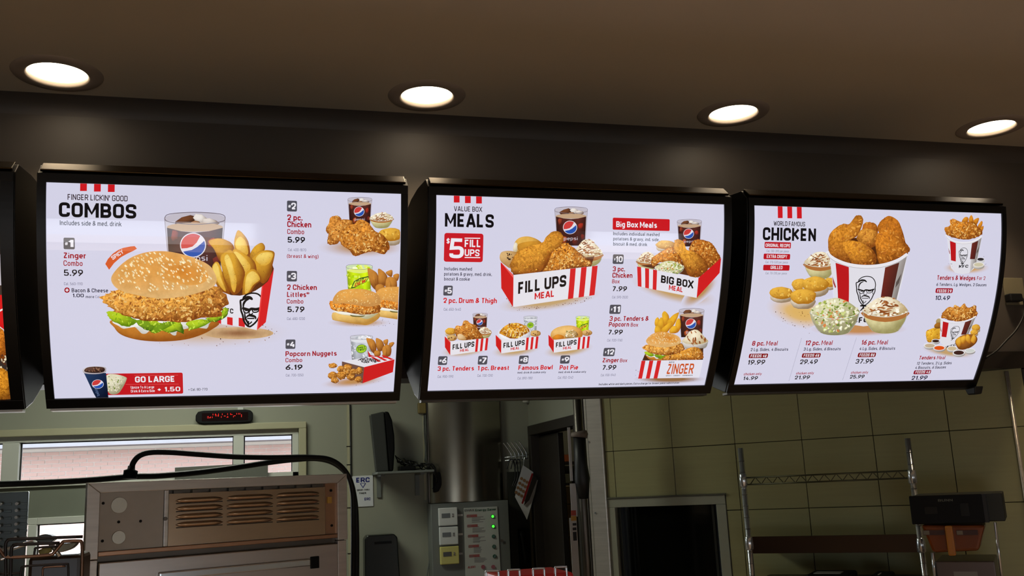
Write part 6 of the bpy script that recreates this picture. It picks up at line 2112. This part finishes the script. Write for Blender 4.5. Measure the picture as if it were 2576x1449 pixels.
m = MB(); m.poly(WIN, uzs(WIN, [(1338, 1190), (1342, 1192), (1316, 1268), (1312, 1266)], .095), .09, .094); m.build('card', mat('card_red', (140, 28, 26), .35), e)
m = MB(); m.poly(WIN, uzs(WIN, [(1343, 1194), (1352, 1206), (1332, 1258), (1318, 1272)], .093), .086, .09); m.build('card', dark_m, e)
m = MB()
for i in range(3):
    for j in range(4):
        u, z = WIN.uz(1312 + i * 7 - j * 4.5, 1204 + j * 11.5 + i * 4.5, .09)
        m.disc(WIN.pt(u, z, .0885), WIN.n, .010, .0008, 10)
tag(m.build('printed_cookies', mat('biscuit_ink', (140, 104, 70), .5), e), kind='stuff')
m = MB(); m.tube(px_path(WIN, [(1320, 1150), (1318, 1160), (1317, 1172)], .08), .003, 6); m.build('ring', chrome, e)
m = MB()
for k in range(3):
    m.tube(px_path(WIN, [(1275 + k * 10, 1180), (1282 + k * 9, 1158), (1292 + k * 8, 1160), (1296 + k * 6, 1200), (1288 + k * 4, 1225)], .065 + .006 * k), .004, 6)
tag(m.build('hanging_cords', rubber), 'black cords looped over the hook rack', 'cords', kind='stuff')
e = on_wall('wall_phone', 'black wall telephone left of the doorway, hanging on a dark panel', 'telephone', WIN, 1318, 1380)
a = rect(WIN, 1284, 1186, 1334, 1500, .02)
m = MB(); m.pbox(WIN, a[0], a[1], .9, a[3], 0, .02); m.build('back_panel', mat('panel_dark', (40, 42, 36), .4), e)
m = MB(); m.tube([WIN.px(1310, 1338, .07), WIN.px(1313, 1350, .08), WIN.px(1321, 1400, .08), WIN.px(1325, 1416, .07)], [.02, .014, .014, .021], 12); m.build('handset', black, e)
m = MB(); m.pbox(WIN, *rect(WIN, 1306, 1330, 1334, 1430, .04), .02, .05); m.build('base', black, e, bevel=.006)
m = MB(); m.tube(px_path(WIN, [(1324, 1430), (1322, 1455), (1325, 1490)], .05), .004, 6); m.build('cord', rubber, e)
m = MB(); m.pbox(WIN, *rect(WIN, 1276, 1260, 1283, 1500, .02), .0, .02)
tag(m.build('conduit_cover', white_m), 'white vertical cover strip right of the switch cabinet', 'strip')

# beyond the doorway
m = MB(); m.box(1.74, 1.775, 5.52, 5.93, 0.02, 1.885)
dl = m.build('door_leaf', dark_m, door, bevel=.003)
IN = Plane((0, 7.5), ex=(1, 0, 0))
e = empty('storage_shelf', IN.px(1412, 1165), 'dark storage shelf seen through the doorway', 'shelf')
za_ = IN.uz(1412, 1162)[1]
zb2 = IN.uz(1422, 1217)[1]
m = MB(); m.pbox(IN, 1.95, 3.2, za_ - .02, za_, -.35, .0); m.build('shelf_board', dark_m, e)
m = MB(); m.pbox(IN, 1.95, 3.2, zb2 - .02, zb2, -.35, .0); m.build('shelf_board', dark_m, e)
m = MB(); m.pbox(IN, 1.91, 1.95, 0, za_ + .3, -.35, .0); m.pbox(IN, 3.2, 3.24, 0, za_ + .3, -.35, .0); m.build('frame', dark_m, e)
a = rect(IN, 1392, 1144, 1434, 1161)
tag(MB().pbox(IN, min(a[:2]), max(a[:2]), za_ + .001, a[3], -.25, -.005).build('carton', mat('orange_carton', (150, 74, 34), .6), bevel=.003), 'flat orange-brown carton on the shelf beyond the doorway', 'carton')
u, z = IN.uz(1409, 1143)
e = empty('bottle', IN.pt(u, a[3], -.06), 'small dark bottle with a pale label on the orange carton', 'bottle')
m = MB(); m.tube([IN.pt(u, a[3], -.06), IN.pt(u, a[3] + .06, -.06), IN.pt(u, a[3] + .075, -.06), IN.pt(u, a[3] + .11, -.06)], [.022, .022, .009, .008], 14); m.build('glass', black, e)
m = MB(); m.tube([IN.pt(u, a[3] + .006, -.06), IN.pt(u, a[3] + .034, -.06)], .0228, 14); m.build('label', paper, e)
a2 = rect(IN, 1404, 1192, 1440, 1216)
tag(MB().pbox(IN, min(a2[:2]), max(a2[:2]), zb2 + .001, a2[3], -.3, -.01).build('storage_bin', mat('bin_grey', (92, 92, 76), .5), bevel=.006), 'grey plastic bin on the lower shelf beyond the doorway', 'bin')
e = empty('box_stack', IN.px(1430, 1384, .12), 'tall stack of beige boxes just inside the doorway', 'boxes')
IN2 = Plane((0, 6.7), ex=(1, 0, 0))
for y0, y1 in ((1221, 1267), (1268, 1349), (1350, 1384), (1385, 1480), (1481, 1600)):
    a = rect(IN2, 1419, y0, 1441, y1)
    m = MB(); m.pbox(IN2, min(a[:2]), max(a[:2]), a[2], a[3] - .003, -.2, 0); m.build('beige_box', mat('beige_carton', (206, 180, 132), .6), e, bevel=.004)
zz = rect(IN2, 1419, 1481, 1441, 1600)[2]
m = MB(); m.pbox(IN2, min(a[:2]), max(a[:2]), 0.0, zz - .001, -.2, 0); m.build('beige_box', MATS['beige_carton'], e)

# pipe post with wrapped sleeve and stuck papers
PP = Plane((0, 4.62), ex=(1, 0, 0))
u, _z = PP.uz(1451, 997)
e = empty('pipe_post', PP.pt(u, 0), 'dark steel pipe post wrapped in black plastic, left of the steel column', 'post')
m = MB(); m.tube([PP.pt(u, 0), PP.pt(u, 2.795)], .022, 16); m.build('pipe', steel_dark, e)
zt1, zt0 = PP.uz(1456, 1096)[1], PP.uz(1460, 1245)[1]
m = MB(); m.tube([PP.pt(u + .004, zt0 - .02), PP.pt(u + .002, zt0 + .08), PP.pt(u, (zt0 + zt1) / 2), PP.pt(u, zt1)], [.026, .040, .034, .033], 12); m.build('plastic_sleeve', rubber, e)
m = MB(); m.tube([PP.pt(u, zt1 - .01), PP.pt(u + .002, zt1 + .006), PP.pt(u, zt1 + .022)], [.042, .046, .040], 10); m.build('tape_band', mat('dirty_tape', (116, 104, 94), .7), e)
sk = mat('sticker_yellow', (206, 150, 40), .5)
for (x0, y0, x1, y1, nm, c_) in ((1436, 1216, 1451, 1300, 'paper_sheet', paper), (1438, 1302, 1456, 1500, 'paper_sheet', paper), (1471, 1215, 1481, 1500, 'paper_sheet', paper), (1431, 1075, 1438, 1210, 'plastic_strip', paper), (1457, 1070, 1466, 1110, 'plastic_strip', paper)):
    a = rect(PP, x0, y0, x1, y1, -.03 if x0 > 1460 else -.01)
    m = MB(); m.pbox(PP, *a, -.012, -.010); m.build(nm, c_, e)
for (x0, y0, x1, y1, c_) in ((1437, 1284, 1449, 1297, mat('sticker_red', (190, 60, 30), .5)), (1437, 1298, 1450, 1310, sk), (1441, 1316, 1450, 1322, black_ink), (1441, 1327, 1450, 1334, black_ink), (1442, 1338, 1451, 1360, black_ink), (1471, 1280, 1477, 1305, sk), (1473, 1340, 1479, 1360, black_ink)):
    a = rect(PP, x0, y0, x1, y1, -.008)
    m = MB(); m.pbox(PP, *a, -.010, -.008); m.build('sticker', c_, e)

# pass-through window in the tiled wall
win2 = tag(empty('window_2', TILE.pt(.36, 1.2)), kind='structure')
ui0, ui1 = TILE.uz(1549, 1290)[0], TILE.uz(1804, 1290)[0]
zi = TILE.uz(1675, 1272.5)[1]
frm = mat('grey_green_frame', (150, 150, 132), .45)
m = MB(); m.pbox(TILE, OPu0 + .002, OPu1 - .002, zi, OPz - .004, -.06, .008); m.build('frame_bar', frm, win2, bevel=.002)
m = MB(); m.pbox(TILE, OPu0 + .002, ui0, .9, zi - .0005, -.06, .008); m.build('frame_bar', frm, win2, bevel=.002)
m = MB(); m.pbox(TILE, ui1, OPu1 - .002, .9, zi - .0005, -.06, .008); m.build('frame_bar', frm, win2, bevel=.002)
m = MB(); m.pbox(TILE, OPu0 - .006, OPu1 + .004, OPz - .003, OPz + .004, -.01, .016); m.build('bead', mat('bead_dark', (86, 84, 68), .5), win2)
m = MB(); m.pbox(TILE, ui0 + .012, ui0 + .024, .9, zi, -.05, -.01); m.pbox(TILE, ui1 - .03, ui1 - .018, .9, zi, -.05, -.01); m.build('sash', mat('sash_dark', (34, 34, 28), .4), win2)
m = MB(); m.pbox(TILE, ui0, ui1, .9, zi, -.046, -.042); m.build('pane', mat('dark_glass', (7, 8, 6), .06, 0, .3, 2, spec=.5), win2)
struct('wall_hatch', MB().pbox(TILE, 0.03, .70, .85, OPz, -.5, -.45), dark_m)

# wire rack in front of the tiled wall
RK = Plane(tuple(np.array(TILE.o[:2]) + TILE.n[:2] * .30), ex=TILE.ex)
uL, zL = RK.uz(1862, 1125); uR, zR = RK.uz(2283, 1105)
zR = zL = (zL + zR) / 2
e = empty('wire_rack', RK.pt((uL + uR) / 2, 0), 'chrome wire rack with two posts in front of the tiled wall', 'rack')
for uu, zs_ in ((uL, (1207, 1365)), (uR, (1198, 1370))):
    m = MB(); m.tube([RK.pt(uu, 0), RK.pt(uu, zL)], .0127, 16); m.build('post', chrome, e)
    z_ = zL - .06
    m = MB()
    while z_ > .9:
        m.tube([RK.pt(uu, z_), RK.pt(uu, z_ + .002)], .0133, 16); z_ -= .0254 * 2
    tag(m.build('post_grooves', steel_dark, e), kind='stuff')
    for y in zs_:
        z_ = RK.uz(1870 if uu == uL else 2295, y)[1]
        m = MB(); m.tube([RK.pt(uu, z_ - .032), RK.pt(uu, z_ - .028), RK.pt(uu, z_ + .024), RK.pt(uu, z_ + .028)], [.015, .019, .017, .014], 16); m.build('collar', chrome, e)
zt_, zb_ = RK.uz(2080, 1193)[1], RK.uz(2080, 1211)[1]
rod = mat('dull_chrome', (92, 90, 70), .35, .9)
m = MB(); m.tube([RK.pt(uL, zt_), RK.pt(uR, zt_)], .0035, 8); m.build('truss_rod', rod, e)
m = MB(); m.tube([RK.pt(uL, zb_), RK.pt(uR, zb_)], .0035, 8); m.build('truss_rod', rod, e)
m = MB(); n_ = 26
m.tube([RK.pt(uL + .03 + (uR - uL - .06) * i / n_, (zt_ if i % 2 else zb_)) for i in range(n_ + 1)], .0028, 6, smooth=False); m.build('zigzag_rod', rod, e)
zs1, zs0 = RK.uz(2090, 1347)[1], RK.uz(2090, 1391)[1]
m = MB(); m.pbox(RK, uL + .012, uR - .012, zs0, zs1, -.004, .0); m.pbox(RK, uL + .012, uR - .012, zs0, zs0 + .004, -.28, -.004); m.build('solid_shelf', mat('shelf_dark_steel', (74, 60, 50), .3, .9, .3, 2), e, bevel=.001)
zs2 = RK.uz(2100, 1462)[1]
m = MB(); m.pbox(RK, uL + .012, uR - .012, zs2 - .02, zs2, -.28, .12); m.build('lower_shelf', MATS['shelf_dark_steel'], e)
for i, (x0, x1, y0, lb) in enumerate(((2038, 2148, 1437, 'black tray with a pale rim on the lower rack shelf'), (2196, 2244, 1440, 'smaller black tray at the right end of the lower rack shelf'))):
    t = empty('food_tray', RK.px((x0 + x1) / 2, 1455), lb, 'tray')
    ua_, ub_ = RK.uz(x0, 1445)[0], RK.uz(x1, 1445)[0]
    zt2 = RK.uz((x0 + x1) / 2, y0)[1]
    m = MB(); m.pbox(RK, ua_, ub_, zs2 + .0005, zt2 - .004, -.1, .1); m.build('tray_body', black, t, bevel=.01)
    m = MB(); m.pbox(RK, ua_ + .03, ub_ - .04, zt2 - .004, zt2, .0, .08); m.build('lid_film', mat('grey_film', (150, 150, 142), .4), t, bevel=.002)

# coffee brewer on the right
BRW = Plane(tuple(np.array(TILE.o[:2]) + TILE.n[:2] * .62), ex=TILE.ex)
e = empty('coffee_brewer', BRW.px(2390, 1449), 'black coffee brewer with amber brew baskets, right of the wire rack', 'coffee maker')
a = rect(BRW, 2290, 1245, 2474, 1318)
m = MB(); m.pbox(BRW, *a, -.03, 0); m.build('control_head', black, e, bevel=.004)
b_ = rect(BRW, 2474, 1243, 2484, 1318)
m = MB(); m.pbox(BRW, a[1], b_[1], a[2] + .002, a[3] - .001, -.035, -.004); m.build('head_side', rubber, e)
c_ = rect(BRW, 2484, 1241, 2524, 1313)
m = MB(); m.pbox(BRW, a[0] + .01, c_[1], c_[2], c_[3], -.30, -.036); m.build('tank', mat('tank_grey', (38, 40, 34), .5, .2), e, bevel=.004)
letters_on(BRW, 'BUNN', 2360, 1262, 2397, 6, .0012, mat('dim_badge', (96, 96, 84), .4), e, bold=.01)
for x0, y0, x1, y1 in ((2326, 1275, 2358, 1293), (2416, 1266, 2438, 1298)):
    r_ = rect(BRW, x0, y0, x1, y1); m = MB(); m.pbox(BRW, *r_, 0, .0012); m.build('button_pad', mat('pad_black', (24, 24, 26), .2), e)
amber = mat('amber_plastic', (120, 58, 20), .25, 0, .2, 5)
m = MB(); m.poly(BRW, uzs(BRW, [(2316, 1321), (2478, 1321), (2470, 1350), (2462, 1386), (2346, 1391), (2330, 1352)]), -.16, -.01); m.build('brew_basket', amber, e, bevel=.01)
r_ = rect(BRW, 2382, 1322, 2401, 1397); m = MB(); m.pbox(BRW, *r_, -.01, .02); m.build('basket_handle', mat('orange_plastic', (168, 104, 24), .4), e, bevel=.005)
for x0 in (2322, 2406):
    r_ = rect(BRW, x0, 1334, x0 + 54, 1346, -.009); m = MB(); m.pbox(BRW, *r_, -.012, -.006); m.build('warning_label', mat('label_brown', (60, 26, 18), .5), e)
    r_ = rect(BRW, x0 + 1, 1335, x0 + 16, 1345, -.007); m = MB(); m.pbox(BRW, *r_, -.006, -.004); m.build('warning_mark', mat('label_grey', (120, 112, 96), .5), e)
m = MB(); m.tube([BRW.px(2503, 1314, -.02), BRW.px(2521, 1460, -.02)], .005, 10); m.build('rail', chrome, e)
m = MB(); m.tube([BRW.px(2346, 1390, -.02), BRW.px(2354, 1460, -.02)], .007, 10); m.build('rail', chrome, e)
r_ = rect(BRW, 2362, 1412, 2512, 1560, 0); m = MB(); m.pbox(BRW, r_[0], r_[1], .95, r_[3], -.3, 0); m.build('base_cover', mat('brewer_steel', (96, 86, 84), .3, .8), e, bevel=.004)
r_ = rect(BRW, 2400, 1438, 2460, 1460, .001); m = MB(); m.pbox(BRW, *r_, 0, .001); m.build('notice_label', mat('grey_label', (120, 116, 112), .5), e)
u0, u1 = rect(BRW, 2310, 1300, 2560, 1449)[:2]
m = MB(); m.pbox(BRW, u0 + .03, min(u1, 1.9), 0, .949, -.30, .06)
tag(m.build('side_counter', steel_dark), 'steel counter under the coffee brewer', 'counter')

# socket, plug and cord at the right end of the bulkhead; small latch on the last board
e = empty('wall_socket', BULK.px(2546, 732), 'beige wall socket plate at the right edge with a black plug', 'socket')
m = MB(); m.pbox(BULK, *rect(BULK, 2524, 700, 2574, 768), 0, .008); m.build('plate', mat('socket_beige', (120, 112, 90), .5), e, bevel=.002)
c2 = empty('plug_cord', BULK.px(2550, 750), 'black plug and cord hanging from the wall socket behind the last board', 'cord')
m = MB(); m.pbox(BULK, *rect(BULK, 2540, 738, 2572, 758, .04), .008, .045); m.build('plug', rubber, c2, bevel=.006)
m = MB(); m.tube(px_path(BULK, [(2568, 747), (2577, 762), (2574, 795), (2556, 830), (2530, 858), (2505, 884), (2480, 900)], .04), .0045, 8); m.build('cord', rubber, c2)
u, z = WIN.uz(0, 0)
m = MB(); m.box8([(2.640, 3.06, 1.850), (2.672, 3.06, 1.850), (2.672, 3.10, 1.850), (2.640, 3.10, 1.850), (2.636, 3.05, 1.879), (2.676, 3.05, 1.879), (2.676, 3.11, 1.879), (2.636, 3.11, 1.879)])
m.build('latch', rubber, B3.root, bevel=.004)
m = MB(); m.tube([TILE.pt(1.99, .3, .02), TILE.pt(1.99, 1.98, .02)], .008, 10)
tag(m.build('conduit_pipe', steel), 'thin vertical metal pipe in the corner of the tiled wall', 'pipe')

# --- lower left foreground: steel plate with pegs, wire basket, utensils
PG = Plane((0, 4.3), ex=(1, 0, 0))
u1, z1 = PG.uz(72, 1236)
e = empty('peg_panel', PG.pt(u1 - .2, .9), 'steel panel with two rows of steel pegs, at the lower left edge', 'panel')
m = MB(); m.pbox(PG, u1 - .5, u1, .0, z1, -.02, 0); m.build('plate', mat('blue_steel', (128, 138, 140), .3, .35, .15, 4), e, bevel=.003)
for k in range(7):
    for x, y in ((7 - k * .6, 1268 + 18 * k), (48 - k * .6, 1267 + 17 * k)):
        u, z = PG.uz(x, y)
        m = MB(); m.tube([PG.pt(u, z, -.005), PG.pt(u - .002, z, .03), PG.pt(u - .002, z, .034)], [.0045, .0045, .006], 12); m.build('peg', steel, e)
        m = MB(); m.pbox(PG, u + .006, u + .034, z - .006, z + .004, 0, .004); m.build('slot_plate', MATS['blue_steel'], e, bevel=.001)

BK = Plane((0, 2.3), ex=(1, 0, 0))
e = empty('wire_basket', BK.px(110, 1449), 'bronze wire basket frame at the lower left, beside the steel cabinet', 'basket')
wm = mat('bronze_wire', (120, 92, 76), .3, .9)
dm = mat('dark_wire', (50, 46, 46), .35, .8)


def down(pts):
    """pixel path whose ends at the frame bottom run on down to the counter"""
    P = [BK.px(x, y) for x, y in smooth_path(pts, 4)]
    if pts[0][1] >= 1449: P.insert(0, (P[0][0], P[0][1], 1.202))
    if pts[-1][1] >= 1449: P.append((P[-1][0], P[-1][1], 1.202))
    return P


for pts, mm, r in (([(15, 1449), (14, 1400), (14, 1372), (18, 1361), (30, 1357), (100, 1354), (208, 1350)], dm, .0034), ([(27, 1449), (28, 1400), (29, 1381), (33, 1373), (45, 1370), (150, 1366)], dm, .0034),
                   ([(-40, 1349), (-10, 1372), (10, 1398), (20, 1402), (60, 1401), (125, 1396), (136, 1390), (156, 1366), (164, 1362), (198, 1361), (206, 1367), (207, 1400), (206, 1449)], wm, .0036),
                   ([(52, 1449), (54, 1432), (60, 1425), (110, 1421), (165, 1418), (171, 1422), (172, 1449)], dm, .0024), ([(107, 1449), (108, 1433), (114, 1427), (165, 1424)], wm, .0022), ([(86, 1398), (88, 1384), (94, 1378), (150, 1374)], dm, .0024), ([(0, 1444), (30, 1443), (52, 1441)], dm, .0024), ([(0, 1408), (18, 1402)], chrome, .003)):
    m = MB(); m.tube(down(pts), r, 8); m.build('wire', mm, e)
UT = Plane((0, 2.75), ex=(1, 0, 0))
e = empty('ladle', UT.px(118, 1360), 'dark round ladle lying in the wire basket', 'ladle')
m = MB(); m.poly(UT, catmull(uzs(UT, [(92, 1356), (104, 1346), (120, 1343), (134, 1347), (142, 1354), (130, 1364), (110, 1366)]), 3).tolist(), -.02, .02); m.build('bowl', mat('ladle_dark', (52, 50, 44), .25, .8), e, bevel=.004)
m = MB(); m.tube([UT.px(122, 1360, .01), UT.px(140, 1384, .01), UT.px(150, 1400, .01)], .006, 8); m.build('handle', chrome, e)
e = empty('scoop', UT.px(180, 1375), 'dull metal scoop beside the ladle, next to the steel cabinet', 'scoop')
m = MB(); m.poly(UT, catmull(uzs(UT, [(146, 1368), (170, 1366), (196, 1364), (186, 1378), (168, 1386), (152, 1388), (142, 1380)]), 3).tolist(), -.02, .02); m.build('bowl', mat('scoop_metal', (86, 78, 62), .3, .8), e, bevel=.004)
m = MB(); m.tube([UT.px(100, 1392, .02), UT.px(128, 1380, .02)], .009, 8); m.build('handle', mat('yellow_green_handle', (140, 136, 84), .5), e)
a = rect(UT, 70, 1397, 204, 1449)
m = MB(); m.pbox(UT, a[0], a[1], 1.202, a[3], -.15, 0)
tag(m.build('brown_bin', mat('brown_plastic', (44, 30, 22), .3), bevel=.01), 'dark brown bin holding utensils at the lower left', 'bin')
m = MB(); m.tube([UT.px(-20, 1394, .03), UT.px(40, 1376, .03), UT.px(84, 1362, .03)], .006, 8)
tag(m.build('steel_tongs', chrome), 'thin bright steel rod leaning across the peg panel', 'tongs')
m = MB(); m.box(-2.0, 1.55, 2.05, 2.95, 0, 1.2)
# keep the counter clear of the tall cabinet
m = MB(); m.box(-2.4, OV.o[0] - .06, 2.1, 2.98, 0, 1.2)
tag(m.build('service_counter', steel_dark, bevel=.004), 'steel service counter under the wire basket', 'counter')

# red tray in a wire basket at the bottom middle
RB = Plane((0, 3.1), ex=(1, 0, 0))
e = empty('tray_rack', RB.px(1325, 1449), 'wire rack holding a red tray at the bottom middle', 'rack')
for x0, x1, y in ((1223, 1254, 1437), (1279, 1307, 1434), (1341, 1369, 1431), (1397, 1425, 1427)):
    P = [RB.px(x, yy) for x, yy in smooth_path([(x0 + 1, 1462), (x0, y + 3), (x0 + 3, y), (x1 - 3, y - 1), (x1, y + 2), (x1 + 1, 1462)], 4)]
    P = [(P[0][0], P[0][1], 1.202)] + P + [(P[-1][0], P[-1][1], 1.202)]
    m = MB(); m.tube(P, .0035, 8); m.build('wire_loop', chrome, e)
a = rect(RB, 1262, 1446, 1448, 1500)
m = MB(); m.pbox(RB, a[0], a[1], 1.202, a[3], -.25, -.01)
tag(m.build('red_tray', mat('red_plastic', (200, 40, 40), .35), bevel=.01), 'red plastic tray at the bottom edge, inside the wire rack', 'tray')
m = MB(); m.box(RB.uz(1180, 1449)[0], RB.uz(1520, 1449)[0], 3.0, 3.45, 0, 1.2)
tag(m.build('prep_counter', steel_dark, bevel=.004), 'steel preparation counter under the red tray', 'counter')
